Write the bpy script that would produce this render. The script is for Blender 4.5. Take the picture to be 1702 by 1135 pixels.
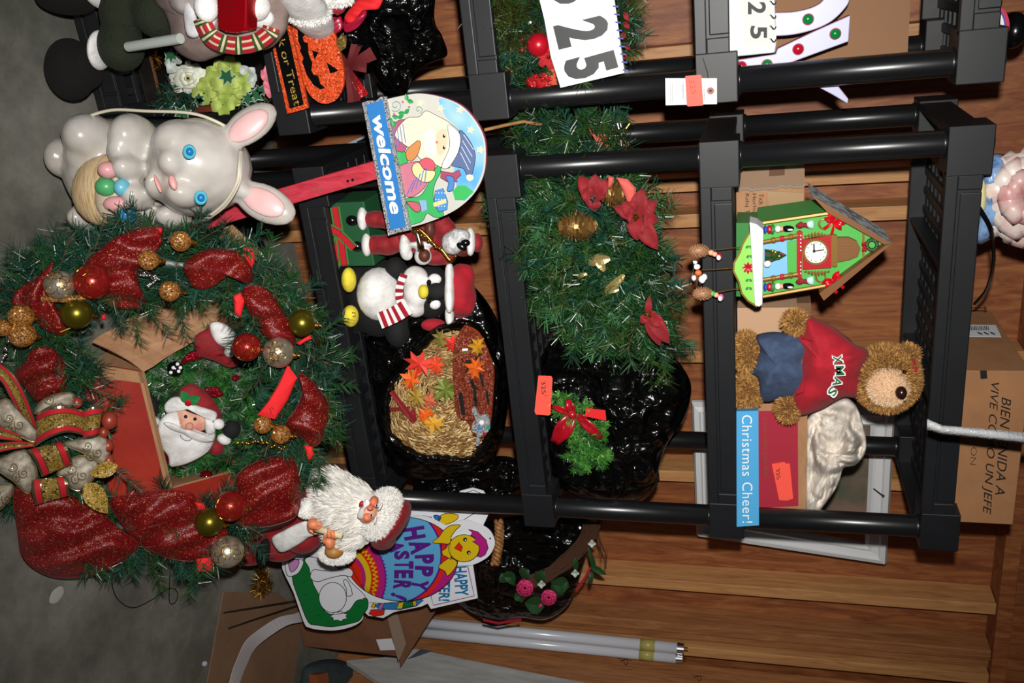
import bpy, bmesh, math, random
import numpy as np
from mathutils import Vector, Matrix, noise
random.seed(7); np.random.seed(7)
for o in list(bpy.data.objects): bpy.data.objects.remove(o)
SC = bpy.context.scene; COL = SC.collection
# ------------------------------------------------------------------ camera, light, exposure
F_PX = 1462.96
CAM = Vector((-0.29570, -1.77186, 1.49978))
CA = Vector((0.10526, 0.25794, 0.96041)); CB = Vector((0.92738, -0.37412, -0.00116)); CF = Vector((0.35900, 0.89079, -0.27859))
cd = bpy.data.cameras.new('camera'); cam = bpy.data.objects.new('camera', cd); COL.objects.link(cam)
cd.sensor_width = 36; cd.lens = F_PX / 1702 * 36; cd.clip_start = 0.05
cam.matrix_world = Matrix(((CA.x, -CB.x, -CF.x, CAM.x), (CA.y, -CB.y, -CF.y, CAM.y), (CA.z, -CB.z, -CF.z, CAM.z), (0, 0, 0, 1)))
SC.camera = cam
w = bpy.data.worlds.new('world'); SC.world = w; w.use_nodes = True
w.node_tree.nodes['Background'].inputs[0].default_value = (0.55, 0.6, 0.7, 1)
w.node_tree.nodes['Background'].inputs[1].default_value = 0.035
ld = bpy.data.lights.new('camera_flash', 'SPOT'); flash = bpy.data.objects.new('camera_flash', ld); COL.objects.link(flash)
ld.energy = 215; ld.spot_size = math.radians(98); ld.spot_blend = 1.0; ld.shadow_soft_size = 0.018; ld.color = (1.0, 0.97, 0.93)
flash.matrix_world = cam.matrix_world.copy(); flash.location = CAM - CB * 0.10 + CA * 0.02
SC.view_settings.view_transform = 'Standard'; SC.view_settings.look = 'None'; SC.view_settings.gamma = 1
SC.view_settings.use_curve_mapping = False; SC.view_settings.exposure = 0.0
# ------------------------------------------------------------------ helpers: points
class PL:
    """a real plane in the room; at(u, v, plane, h) is the point on it (raised by h) seen there"""
    def __init__(s, o, n): s.o = Vector(o); s.n = Vector(n).normalized()
def YP(y): return PL((0, y, 0), (0, -1, 0))
FLOOR = PL((0, 0, 0), (0, 0, 1))
def ray(u, v): return CF + CA * ((u - 851) / F_PX) + CB * ((v - 567.5) / F_PX)
def at(u, v, p, h=0):
    if not isinstance(p, PL): p = YP(p)
    r = ray(u, v); o = p.o + p.n * h
    return CAM + r * ((o - CAM).dot(p.n) / r.dot(p.n))
def sc(u, v, p):
    return (at(u, v, p) - CAM).dot(CF) / F_PX
def cr(pts, n=5, closed=True):
    """smooth curve through points"""
    P = [Vector(p) for p in pts]; N = len(P); out = []
    rng = range(N) if closed else range(N - 1)
    for i in rng:
        if closed: a, b, c, d = P[i - 1], P[i], P[(i + 1) % N], P[(i + 2) % N]
        else: a, b, c, d = P[max(i - 1, 0)], P[i], P[i + 1], P[min(i + 2, N - 1)]
        for k in range(n):
            t = k / n
            out.append(0.5 * ((2 * b) + (c - a) * t + (2 * a - 5 * b + 4 * c - d) * t * t + (3 * b - a - 3 * c + d) * t ** 3))
    if not closed: out.append(P[-1])
    return out
def circ(u, v, r, n=20, ru=None, rot=0):
    ru = ru or r; o = []
    for i in range(n):
        a = 2 * math.pi * i / n; x = ru * math.cos(a); y = r * math.sin(a)
        o.append((u + x * math.cos(rot) - y * math.sin(rot), v + x * math.sin(rot) + y * math.cos(rot)))
    return o
# ------------------------------------------------------------------ helpers: materials
def lin(c):
    if isinstance(c, str):
        c = [int(c[i:i + 2], 16) / 255 for i in (0, 2, 4)]
    return tuple((x / 12.92 if x <= 0.04045 else ((x + 0.055) / 1.055) ** 2.4) for x in c[:3]) + (1,)
MATS = {}
def mat(name, col, rough=0.5, metal=0, kind=None, **k):
    if name in MATS: return MATS[name]
    m = bpy.data.materials.new(name); m.use_nodes = True; MATS[name] = m
    nt = m.node_tree; N = nt.nodes; L = nt.links; b = N['Principled BSDF']
    c = lin(col); b.inputs['Base Color'].default_value = c; b.inputs['Roughness'].default_value = rough; b.inputs['Metallic'].default_value = metal
    if 'alpha' in k: b.inputs['Alpha'].default_value = k['alpha']
    if 'spec' in k: b.inputs['Specular IOR Level'].default_value = k['spec']
    if 'coat' in k: b.inputs['Coat Weight'].default_value = k['coat']; b.inputs['Coat Roughness'].default_value = k.get('coat_rough', 0.1)
    if 'sheen' in k: b.inputs['Sheen Weight'].default_value = k['sheen']
    if 'sss' in k: b.inputs['Subsurface Weight'].default_value = k['sss']; b.inputs['Subsurface Scale'].default_value = 0.01
    tc = N.new('ShaderNodeTexCoord'); mp = N.new('ShaderNodeMapping'); L.new(tc.outputs['Object'], mp.inputs[0])
    mp.inputs['Scale'].default_value = k.get('scale', (1, 1, 1))
    mp.inputs['Rotation'].default_value = k.get('rot', (0, 0, 0))
    def noise_t(s, d=4, r=0.6, dist=0):
        n = N.new('ShaderNodeTexNoise'); n.inputs['Scale'].default_value = s; n.inputs['Detail'].default_value = d; n.inputs['Roughness'].default_value = r
        n.inputs['Distortion'].default_value = dist; L.new(mp.outputs[0], n.inputs['Vector']); return n
    def ramp(src, stops):
        r = N.new('ShaderNodeValToRGB'); L.new(src, r.inputs[0]); e = r.color_ramp.elements
        while len(e) < len(stops): e.new(0.5)
        for i, (p, cc) in enumerate(stops): e[i].position = p; e[i].color = lin(cc)
        return r
    def bump(src, st, dist=0.002):
        bp = N.new('ShaderNodeBump'); bp.inputs['Strength'].default_value = st; bp.inputs['Distance'].default_value = dist
        L.new(src, bp.inputs['Height']); L.new(bp.outputs[0], b.inputs['Normal']); return bp
    if kind == 'wood':
        n = noise_t(k.get('ns', 6), 6, 0.65, 1.2)
        r = ramp(n.outputs[0], k['stops']); L.new(r.outputs[0], b.inputs['Base Color']); bump(n.outputs[0], 0.25)
    elif kind == 'mottle':
        n = noise_t(k.get('ns', 6), k.get('nd', 8), k.get('nr', 0.65)); r = ramp(n.outputs[0], k['stops']); L.new(r.outputs[0], b.inputs['Base Color'])
        bump(n.outputs[0], k.get('bs', 0.2), k.get('bd', 0.002))
    elif kind == 'fabric':
        n = noise_t(k.get('ns', 400), 2); bump(n.outputs[0], k.get('bs', 0.5), k.get('bd', 0.0015))
        n2 = noise_t(k.get('ns2', 25), 4)
        hi = [min(1, x * 1.12) for x in _rgb(col)]; lo = [x * 0.86 for x in _rgb(col)]
        r = ramp(n2.outputs[0], [(0.3, lo), (0.7, hi)]); L.new(r.outputs[0], b.inputs['Base Color'])
    elif kind == 'bag':
        hs = None
        for rot, scl in (((0.5, 0.3, 0.8), (2.6, 2.6, 0.5)), ((-0.7, 0.9, 0.2), (0.6, 2.4, 2.4)), ((0.2, -0.5, 1.6), (2.2, 0.7, 2.2))):
            m2 = N.new('ShaderNodeMapping'); L.new(tc.outputs['Object'], m2.inputs[0]); m2.inputs['Scale'].default_value = scl; m2.inputs['Rotation'].default_value = rot
            n = N.new('ShaderNodeTexNoise'); n.inputs['Scale'].default_value = k.get('ns', 9); n.inputs['Detail'].default_value = 2; n.inputs['Distortion'].default_value = 0.8; L.new(m2.outputs[0], n.inputs['Vector'])
            sb_ = N.new('ShaderNodeMath'); sb_.operation = 'SUBTRACT'; L.new(n.outputs[0], sb_.inputs[0]); sb_.inputs[1].default_value = 0.5
            ab = N.new('ShaderNodeMath'); ab.operation = 'ABSOLUTE'; L.new(sb_.outputs[0], ab.inputs[0])
            if hs is None: hs = ab
            else:
                ad = N.new('ShaderNodeMath'); ad.operation = 'ADD'; L.new(hs.outputs[0], ad.inputs[0]); L.new(ab.outputs[0], ad.inputs[1]); hs = ad
        bump(hs.outputs[0], k.get('bs', 0.8), k.get('bd', 0.02))
    elif kind == 'glitter':
        vo = N.new('ShaderNodeTexVoronoi'); vo.inputs['Scale'].default_value = k.get('ns', 500); L.new(mp.outputs[0], vo.inputs['Vector'])
        sp = N.new('ShaderNodeSeparateColor'); L.new(vo.outputs['Color'], sp.inputs[0])
        r = ramp(sp.outputs[0], [(0.0, k.get('dark', col)), (k.get('thr', 0.8), col), (min(1, k.get('thr', 0.8) + 0.12), k['fleck'])])
        L.new(r.outputs[0], b.inputs['Base Color'])
        g = N.new('ShaderNodeMath'); g.operation = 'GREATER_THAN'; g.inputs[1].default_value = k.get('thr', 0.8); L.new(sp.outputs[0], g.inputs[0])
        if k.get('flake', 1): L.new(g.outputs[0], b.inputs['Metallic'])
        # every flake of glitter tilts its own way
        nm = N.new('ShaderNodeVectorMath'); nm.operation = 'SUBTRACT'; L.new(vo.outputs['Color'], nm.inputs[0]); nm.inputs[1].default_value = (0.5, 0.5, 0.5)
        s2 = N.new('ShaderNodeVectorMath'); s2.operation = 'SCALE'; L.new(nm.outputs[0], s2.inputs[0]); s2.inputs['Scale'].default_value = k.get('tilt', 1.1)
        ge = N.new('ShaderNodeNewGeometry'); ad = N.new('ShaderNodeVectorMath'); ad.operation = 'ADD'
        L.new(ge.outputs['Normal'], ad.inputs[0]); L.new(s2.outputs[0], ad.inputs[1])
        no = N.new('ShaderNodeVectorMath'); no.operation = 'NORMALIZE'; L.new(ad.outputs[0], no.inputs[0]); L.new(no.outputs[0], b.inputs['Normal'])
        if 'mesh' in k:   # open weave: holes between the threads
            wv = N.new('ShaderNodeTexVoronoi'); wv.feature = 'DISTANCE_TO_EDGE'; wv.inputs['Scale'].default_value = 330; L.new(mp.outputs[0], wv.inputs['Vector'])
            gt = N.new('ShaderNodeMath'); gt.operation = 'LESS_THAN'; gt.inputs[1].default_value = k['mesh']; L.new(wv.outputs['Distance'], gt.inputs[0])
            L.new(gt.outputs[0], b.inputs['Alpha'])
    elif kind == 'plaid':
        pass
    return m
def _rgb(c):
    return [int(c[i:i + 2], 16) / 255 for i in (0, 2, 4)] if isinstance(c, str) else list(c[:3])
# ------------------------------------------------------------------ helpers: meshes and objects
def things_root(o):
    L = Vector((0, 0, 0)); p = o
    while p: L = L + p.location; p = p.parent
    return L
class MB:
    """collects faces given in room coordinates; build() links them as one mesh object"""
    def __init__(s): s.v = []; s.f = []; s.m = []; s.ms = []
    def mi(s, m):
        if m not in s.ms: s.ms.append(m)
        return s.ms.index(m)
    def add(s, vs, fs, m):
        o = len(s.v); s.v += [tuple(x) for x in vs]; i = s.mi(m)
        for f in fs: s.f.append(tuple(a + o for a in f)); s.m.append(i)
        return s
    def box(s, lo, hi, m, R=None, c=None):
        x0, y0, z0 = lo; x1, y1, z1 = hi
        vs = [Vector((x, y, z)) for x in (x0, x1) for y in (y0, y1) for z in (z0, z1)]
        if R is not None: c = Vector(c); vs = [c + R @ (p - c) for p in vs]
        return s.add(vs, [(0, 1, 3, 2), (4, 6, 7, 5), (0, 4, 5, 1), (2, 3, 7, 6), (0, 2, 6, 4), (1, 5, 7, 3)], m)
    def hexa(s, a, b, m):
        """a, b: two quads of points (front ring and back ring)"""
        n = len(a); return s.add(list(a) + list(b), [tuple(range(n))[::-1], tuple(range(n, 2 * n))] + [(i, (i + 1) % n, n + (i + 1) % n, n + i) for i in range(n)], m)
    def ball(s, c, r, m, seg=16, rings=10, sq=(1, 1, 1), R=None):
        c = Vector(c); vs = []; fs = []
        for i in range(rings + 1):
            t = math.pi * i / rings
            for j in range(seg):
                a = 2 * math.pi * j / seg; p = Vector((math.sin(t) * math.cos(a) * sq[0], math.sin(t) * math.sin(a) * sq[1], math.cos(t) * sq[2])) * r
                vs.append(c + (R @ p if R else p))
        for i in range(rings):
            for j in range(seg): fs.append((i * seg + j, (i + 1) * seg + j, (i + 1) * seg + (j + 1) % seg, i * seg + (j + 1) % seg))
        return s.add(vs, fs, m)
    def tube(s, path, r, m, seg=8, caps=True, flat=None):
        P = [Vector(p) for p in path]; n = len(P); rr = r if isinstance(r, (list, tuple)) else [r] * n
        ref = None; vs = []; fs = []
        for i, p in enumerate(P):
            d = (P[min(i + 1, n - 1)] - P[max(i - 1, 0)])
            if d.length < 1e-9: d = Vector((0, 0, 1))
            d.normalize()
            if ref is None:
                ref = d.orthogonal().normalized()
            ref = (ref - d * ref.dot(d))
            if ref.length < 1e-6: ref = d.orthogonal()
            ref.normalize(); e = d.cross(ref)
            for j in range(seg):
                a = 2 * math.pi * j / seg; vs.append(p + (ref * math.cos(a) + e * math.sin(a)) * rr[i])
        for i in range(n - 1):
            for j in range(seg): fs.append((i * seg + j, i * seg + (j + 1) % seg, (i + 1) * seg + (j + 1) % seg, (i + 1) * seg + j))
        if caps: fs += [tuple(range(seg))[::-1], tuple(range((n - 1) * seg, n * seg))]
        return s.add(vs, fs, m)
    def lathe(s, prof, c, m, axis=None, seg=24):
        """prof: (radius, height) pairs along axis from c"""
        c = Vector(c); ax = Vector(axis or (0, 0, 1)).normalized(); e = ax.orthogonal().normalized(); g = ax.cross(e); vs = []; fs = []
        for r, h in prof:
            for j in range(seg):
                a = 2 * math.pi * j / seg; vs.append(c + ax * h + (e * math.cos(a) + g * math.sin(a)) * r)
        for i in range(len(prof) - 1):
            for j in range(seg): fs.append((i * seg + j, i * seg + (j + 1) % seg, (i + 1) * seg + (j + 1) % seg, (i + 1) * seg + j))
        return s.add(vs, fs, m)
    def plate(s, px, p, th, m, h=0, side=None):
        """flat shape seen at pixels px, lying on plane p, front raised by h, thickness th behind it"""
        if not isinstance(p, PL): p = YP(p)
        fr = [at(q[0], q[1], p, h) for q in px]; bk = [q - p.n * th for q in fr]
        # orient: normal of front to viewer
        nn = Vector((0, 0, 0))
        for i in range(len(fr)): nn += (fr[i] - fr[0]).cross(fr[(i + 1) % len(fr)] - fr[0])
        if nn.dot(p.n) < 0: fr.reverse(); bk.reverse()
        n = len(fr); o = len(s.v); s.v += [tuple(x) for x in fr + bk]
        s.f.append(tuple(range(o, o + n))); s.m.append(s.mi(m))
        s.f.append(tuple(range(o + 2 * n - 1, o + n - 1, -1))); s.m.append(s.mi(side or m))
        for i in range(n):
            j = (i + 1) % n; s.f.append((o + i, o + n + i, o + n + j, o + j)); s.m.append(s.mi(side or m))
        return s
    def line(s, px, p, wpx, m, h=0.001, closed=False):
        """thin printed or drawn line, width in pixels"""
        if not isinstance(p, PL): p = YP(p)
        P = [Vector((q[0], q[1])) for q in px]; n = len(P)
        L = []; Rr = []
        for i in range(n):
            if closed: d = P[(i + 1) % n] - P[i - 1]
            else: d = P[min(i + 1, n - 1)] - P[max(i - 1, 0)]
            if d.length < 1e-6: d = Vector((1, 0))
            d.normalize(); q = Vector((-d.y, d.x)) * wpx / 2
            L.append(at(*(P[i] + q), p, h)); Rr.append(at(*(P[i] - q), p, h))
        fs = [(i, (i + 1) % n, n + (i + 1) % n, n + i) for i in range(n if closed else n - 1)]
        return s.add(L + Rr, fs, m)
    def grid(s, rows, m, closed=False, two=False):
        """surface lofted through rows of points"""
        n = len(rows[0]); vs = [p for r in rows for p in r]; fs = []
        for i in range(len(rows) - 1):
            for j in range(n if closed else n - 1): fs.append((i * n + j, i * n + (j + 1) % n, (i + 1) * n + (j + 1) % n, (i + 1) * n + j))
        return s.add(vs, fs, m)
    def build(s, name, parent=None, smooth=False, bevel=0, solid=0, remesh=0, sub=0, kind=None, label=None, cat=None, group=None, fix=False, base=False):
        me = bpy.data.meshes.new(name)
        vs = np.array(s.v, dtype=float)
        if parent is not None: org = things_root(parent)
        else:
            org = Vector((float((vs[:, 0].min() + vs[:, 0].max()) / 2), float((vs[:, 1].min() + vs[:, 1].max()) / 2), float(vs[:, 2].min()))) if len(vs) else Vector()
        vs = vs - np.array(org)
        me.from_pydata(vs.tolist(), [], s.f)
        for m in s.ms: me.materials.append(m)
        me.polygons.foreach_set('material_index', s.m)
        if smooth: me.polygons.foreach_set('use_smooth', [True] * len(me.polygons))
        if fix:
            b = bmesh.new(); b.from_mesh(me); bmesh.ops.remove_doubles(b, verts=b.verts, dist=1e-6); bmesh.ops.recalc_face_normals(b, faces=b.faces); b.to_mesh(me); b.free()
        me.update()
        o = bpy.data.objects.new(name, me); COL.objects.link(o)
        if parent is not None: o.parent = parent
        else: o.location = org
        if remesh:
            q = o.modifiers.new('merge', 'REMESH'); q.mode = 'VOXEL'; q.voxel_size = remesh; q.use_smooth_shade = True
            q = o.modifiers.new('smooth', 'SMOOTH'); q.iterations = 6; q.factor = 0.5
        if bevel:
            q = o.modifiers.new('bevel', 'BEVEL'); q.width = bevel; q.segments = 2; q.limit_method = 'ANGLE'; q.harden_normals = False
        if solid:
            q = o.modifiers.new('solid', 'SOLIDIFY'); q.thickness = solid; q.offset = 0
        if sub:
            q = o.modifiers.new('sub', 'SUBSURF'); q.levels = sub; q.render_levels = sub
        if kind: o['kind'] = kind
        if label: o['label'] = label
        if cat: o['category'] = cat
        if group: o['group'] = group
        return o
def thing(name, label, cat, loc, group=None):
    o = bpy.data.objects.new(name, None); COL.objects.link(o); o.location = loc; o.empty_display_size = 0.05
    o['label'] = label; o['category'] = cat
    if group: o['group'] = group
    return o
def copy_thing(src, loc, label=None):
    c = src.copy(); COL.objects.link(c); c.location = loc
    if label: c['label'] = label
    def rec(a, b):
        for ch in list(a.children):
            d = ch.copy(); COL.objects.link(d); d.parent = b; rec(ch, d)
    rec(src, c); return c
def text(mb, body, a, b, hpx, p, m, h=0.001, ext=0.0, shear=0, bold=0.0, sp=1.0):
    """writing whose baseline runs from pixel a to pixel b on plane p, hpx tall"""
    if not isinstance(p, PL): p = YP(p)
    cu = bpy.data.curves.new('writing', 'FONT'); cu.body = body; cu.size = 1; cu.shear = shear; cu.offset = bold; cu.space_character = sp; cu.resolution_u = 3
    to = bpy.data.objects.new('writing', cu); me = bpy.data.meshes.new_from_object(to)
    V = [v.co.copy() for v in me.vertices]
    if not V: return mb
    x0 = min(v.x for v in V); x1 = max(v.x for v in V); y0 = min(v.y for v in V); y1 = max(v.y for v in V)
    a = Vector(a); b = Vector(b); d = b - a; up = Vector((d.y, -d.x)).normalized()
    if up.x < 0: up = -up
    fs = [tuple(q.vertices) for q in me.polygons]; vs = []
    for v in V:
        q = a + d * ((v.x - x0) / (x1 - x0)) + up * (hpx * (v.y - y0) / (y1 - y0)); vs.append(at(q.x, q.y, p, h))
    if ext:
        n = len(vs); vs2 = [x - p.n * ext for x in vs]; mb.add(vs + vs2, fs + [tuple(i + n for i in f) for f in fs], m)
        ec = {}
        for f in fs:
            for i in range(len(f)):
                e = (f[i], f[(i + 1) % len(f)]); k = tuple(sorted(e)); ec.setdefault(k, []).append(e)
        mb.add(vs + vs2, [(e[0][0], e[0][1], e[0][1] + n, e[0][0] + n) for k, e in ec.items() if len(e) == 1], m)
    else: mb.add(vs, fs, m)
    bpy.data.objects.remove(to); bpy.data.meshes.remove(me); bpy.data.curves.remove(cu)
    return mb
def rnd(a, b): return random.uniform(a, b)
def rdir():
    while True:
        v = Vector((rnd(-1, 1), rnd(-1, 1), rnd(-1, 1)))
        if 0.05 < v.length < 1: return v.normalized()
# ------------------------------------------------------------------ materials
G = dict(
 concrete=mat('concrete', '6a6a64', 0.75, kind='mottle', ns=3.5, nd=10, nr=0.7, stops=[(0.3, '4a4a42'), (0.47, '66665c'), (0.6, '7c7b72'), (0.78, '96948a')], bs=0.3),
 ply=mat('plywood', '8a5230', 0.55, kind='wood', ns=5, scale=(7, 7, 1.0), stops=[(0.2, '5a2f18'), (0.45, '8a4e2b'), (0.62, 'a5683b'), (0.85, 'b57c4b')]),
 stud=mat('pine_lumber', 'c08a55', 0.5, kind='wood', ns=4, scale=(14, 14, 1.2), stops=[(0.2, '8f5c32'), (0.45, 'b98350'), (0.7, 'd09c66'), (0.9, 'd9a976')]),
 stud2=mat('aged_lumber', '9a6840', 0.5, kind='wood', ns=4, scale=(14, 14, 1.2), stops=[(0.2, '6c4022'), (0.45, '96613a'), (0.7, 'b07a4c'), (0.9, 'b98458')]),
 black=mat('black_shelf_plastic', '141619', 0.48, kind='fabric', ns=900, bs=0.15, bd=0.0006, ns2=8),
 blackp=mat('black_pole_plastic', '141517', 0.3),
 card=mat('cardboard', 'a87b55', 0.8, kind='mottle', ns=12, stops=[(0.3, '9b704c'), (0.7, 'b3865f')], bs=0.08, scale=(1, 1, 3)),
 cardd=mat('dark_cardboard', '7c5a40', 0.8, kind='mottle', ns=12, stops=[(0.3, '6f4f37'), (0.7, '866246')], bs=0.08),
 white=mat('white_paint', 'e8e8e6', 0.45),
 paper=mat('white_paper', 'd6d8de', 0.6),
 ink=mat('black_ink', '111111', 0.6),
 bag=mat('black_bag_film', '060606', 0.22, kind='bag', ns=3.2, bs=1.0, bd=0.05, scale=(1, 1, 1)),
)
# ------------------------------------------------------------------ the setting
MB().box((-2.2, -2.6, -0.06), (2.6, 0.78, 0), G['concrete']).build('floor', kind='structure')
wall = MB().box((-2.2, 0.755, 0), (2.05, 0.775, 2.9), G['ply']).build('wall_back', kind='structure')
def stud(x1, m='stud', w=0.038, y0=0.66, z1=2.16, y1=0.7545, nm='stud', par=None):
    MB().box((x1 - w, y0, 0), (x1, y1, z1), G[m]).build(nm, par or wall, bevel=0.002)
YS = 0.66
def xs(v, u=1160): return at(u, v, YS).x
for v, m in [(-330, 'stud'), (-115, 'stud'), (98, 'stud'), (318, 'stud'), (378, 'stud'), (603, 'stud'), (802, 'stud'), (984, 'stud')]: stud(xs(v), m)
stud(xs(1055), 'stud2'); stud(xs(1055) + 0.039, 'stud2', y0=0.675); stud(xs(1083) + 0.018, 'stud', y0=0.655)
wr = MB().box((1.93, -2.6, 0), (1.95, 0.754, 2.9), G['ply']).build('wall_right', kind='structure')
for k, (y1, dy) in enumerate([(0.62, 0.14), (0.478, 0.14), (0.336, 0.09), (0.1, 0.04), (-0.3, 0.04), (-0.7, 0.04)]):
    MB().box((1.842, y1 - dy, 0), (1.9295, y1, 2.16), G['stud2']).build('stud', wr, bevel=0.002)
MB().box((-2.2, 0.65, 2.162), (1.94, 0.754, 2.205), G['ply']).build('trim_1', kind='structure', bevel=0.002)
MB().box((1.84, -2.6, 2.162), (1.9295, 0.64, 2.205), G['ply']).build('trim_2', kind='structure', bevel=0.002)
# ------------------------------------------------------------------ shelving units
H = 0.4469; T = 0.0772; W_ = 0.91; DP = 0.436
def zt(k): return T + 0.03 + (k - 1) * H
def shelf_bm(X, Y, z):
    b = MB(); m = G['black']; z0 = z - T
    cb = 0.092
    for xa in (X, X + W_ - cb):
        b.box((xa, Y, z0), (xa + cb, Y + 0.085, z), m); b.box((xa, Y + DP - 0.085, z0), (xa + cb, Y + DP, z), m)
    zm = z - 0.014
    for ya, yb, s in ((Y + 0.005, Y + 0.02, -1), (Y + DP - 0.02, Y + DP - 0.005, 1)):
        b.box((X + cb - 0.01, ya, z0), (X + W_ - cb + 0.01, yb, zm), m)
        y_ = ya - 0.0045 if s < 0 else yb - 0.0005
        b.box((X + cb - 0.002, y_, z0), (X + W_ - cb + 0.002, y_ + 0.005, z0 + 0.022), m)      # lower band, a groove, upper panel
        for xa, xb in ((X + cb - 0.002, X + cb + 0.026), (X + W_ - cb - 0.026, X + W_ - cb + 0.002)): b.box((xa, y_, z0 + 0.0215), (xb, y_ + 0.005, zm), m)
        b.box((X + cb + 0.031, y_, z0 + 0.027), (X + W_ - cb - 0.031, y_ + 0.005, zm), m)
    for xa in (X + 0.004, X + W_ - 0.02):
        b.box((xa, Y + 0.08, z0), (xa + 0.016, Y + DP - 0.08, zm), m)
    # lattice deck
    for i in range(9):
        ya = Y + 0.02 + i * (DP - 0.06) / 8; b.box((X + 0.02, ya, zm - 0.03), (X + W_ - 0.02, ya + 0.018, zm - 0.002), m)
    for i in range(20):
        xa = X + 0.02 + i * (W_ - 0.06) / 19; b.box((xa, Y + 0.02, zm - 0.034), (xa + 0.018, Y + DP - 0.02, zm - 0.004), m)
    for sx in (0.3, 0.62): b.box((X + W_ * sx, Y + 0.02, z0 + 0.004), (X + W_ * sx + 0.012, Y + DP - 0.02, zm - 0.03), m)
    return b
def unit(X, Y, label):
    r = thing('shelving_unit', label, 'shelf', (X + W_ / 2, Y + DP / 2, 0))
    for k in range(1, 6):
        shelf_bm(X, Y, zt(k)).build('shelf', r, bevel=0.0022)
        for px in (X + 0.036, X + W_ - 0.036):
            for py in (Y + 0.038, Y + 0.038 + 0.366):
                if k < 5:
                    z0 = zt(k); z1 = zt(k + 1) - T
                    MB().lathe([(0, z0 - 0.02), (0.0245, z0 - 0.02), (0.0245, z0), (0.028, z0), (0.028, z0 + 0.004), (0.0245, z0 + 0.006), (0.0245, z1 - 0.006), (0.0265, z1 - 0.004), (0.0265, z1), (0.02, z1 + 0.01), (0, z1 + 0.01)], (px, py, 0), G['blackp'], seg=28).build('post', r, smooth=True)
                if k == 1: MB().lathe([(0, 0), (0.024, 0), (0.024, 0.034), (0, 0.034)], (px, py, 0), G['black'], seg=20).build('foot', r)
                if k == 5: MB().lathe([(0, zt(5) - 0.002), (0.02, zt(5) - 0.002), (0.018, zt(5) + 0.005), (0, zt(5) + 0.006)], (px, py, 0), G['black'], seg=20).build('post_cap', r)
    return r
unit(0.0, 0.0, 'black plastic shelving unit holding the penguin, the bear and the cuckoo clock')
LX = -0.985; LY = -0.025
unit(LX, LY, 'black plastic shelving unit behind the rabbit, with the large 325 number sign')
# ------------------------------------------------------------------ more helpers
def Z(ox, oy, s, pts): return [(ox + x * s, oy + y * s) for x, y in pts]
def centroid(o): return (sum(p[0] for p in o) / len(o), sum(p[1] for p in o) / len(o))
def puff(mb, outline, p, h0, bulge, m, back=0.02, K=8, n=4, wave=0, wk=0.3, wa=0, crump=0, cs=30, smooth_out=True, pw=0.5, cen=None):
    """cushion-like closed body whose outline is given in pixels on plane p"""
    if not isinstance(p, PL): p = YP(p)
    o = cr([(a, b, 0) for a, b in outline], n) if smooth_out else [Vector((a, b, 0)) for a, b in outline]
    c = Vector((*(cen or centroid(outline)), 0)); ca, sa = math.cos(wa), math.sin(wa)
    def ringat(t, side):
        r = []
        for q in o:
            x = c + (q - c) * t; e = (max(0, 1 - t ** 2)) ** pw
            h = h0 + (bulge * e if side > 0 else -back * e)
            if side > 0:
                k = (x.x * ca + x.y * sa) * wk
                h += wave * math.sin(k + 2.0 * noise.noise(Vector((x.x * 0.02, x.y * 0.02, 3)))) * min(1, 4 * (1 - t) + 0.15)
                if crump < 0: h -= crump * (noise.turbulence(Vector((x.x / cs + noise.noise(Vector((x.x / 40, x.y / 40, 2))), x.y / cs, c.x * 0.1)), 3, True) - 0.6) * min(1, 5 * (1 - t) + 0.1)
            if crump > 0: h += crump * (noise.ridged_multi_fractal(Vector((x.x / cs / 2.2 + 0.4 * noise.noise(Vector((x.x / 60, x.y / 60, 5))), x.y / cs / 1.5, c.x * 0.1)), 0.9, 2.1, 3, 1.0, 2.0) * 0.5 - 0.5) * min(1, 5 * (1 - t) + 0.1)
            r.append(at(x.x, x.y, p, h))
        return r
    rows = [ringat(math.sin(math.pi / 2 * (K - k) / K) if k < K else 0.001, -1) for k in range(K, 0, -2)] if back else []
    rows = rows + [ringat(1.0, 1)] + [ringat(1 - (k / K) ** 1.3 if k < K else 0.001, 1) for k in range(1, K + 1)]
    mb.grid(rows, m, closed=True); return mb
def leaf(mb, a, b, wpx, p, m, h0=0.0, h1=0.0, arch=0.01, prof=None, fold=0.3, seg=7):
    """leaf or petal from pixel a to pixel b; rises from h0 to h1 with an arch"""
    if not isinstance(p, PL): p = YP(p)
    a = Vector(a); b = Vector(b); d = b - a; n = Vector((-d.y, d.x)).normalized(); prof = prof or (lambda t: math.sin(math.pi * min(1, t ** 0.8 * 0.98 + 0.01)) ** 0.8)
    rows = []
    for i in range(seg + 1):
        t = i / seg; ww = wpx / 2 * prof(t); c = a + d * t; h = h0 + (h1 - h0) * t + arch * math.sin(math.pi * t)
        s_ = sc(c.x, c.y, p)
        rows.append([at(*(c + n * ww * q), p, h + abs(q) * ww * s_ * fold) for q in (-1, -0.5, 0, 0.5, 1)])
    mb.grid(rows, m); return mb
RC = Matrix((CA, CB, CF)).transposed()
def ell(mb, u, v, Y, ru, rv, m, rd=None, rot=0, seg=20, rings=12):
    """ellipsoid with half-axes in pixels along image u and v; rd: half-depth in metres"""
    s = sc(u, v, Y); R = RC @ Matrix.Rotation(rot, 3, 'Z')
    rd = rd if rd is not None else s * (ru + rv) / 2
    return mb.ball(at(u, v, Y), 1, m, seg, rings, (ru * s, rv * s, rd), R)
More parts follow.
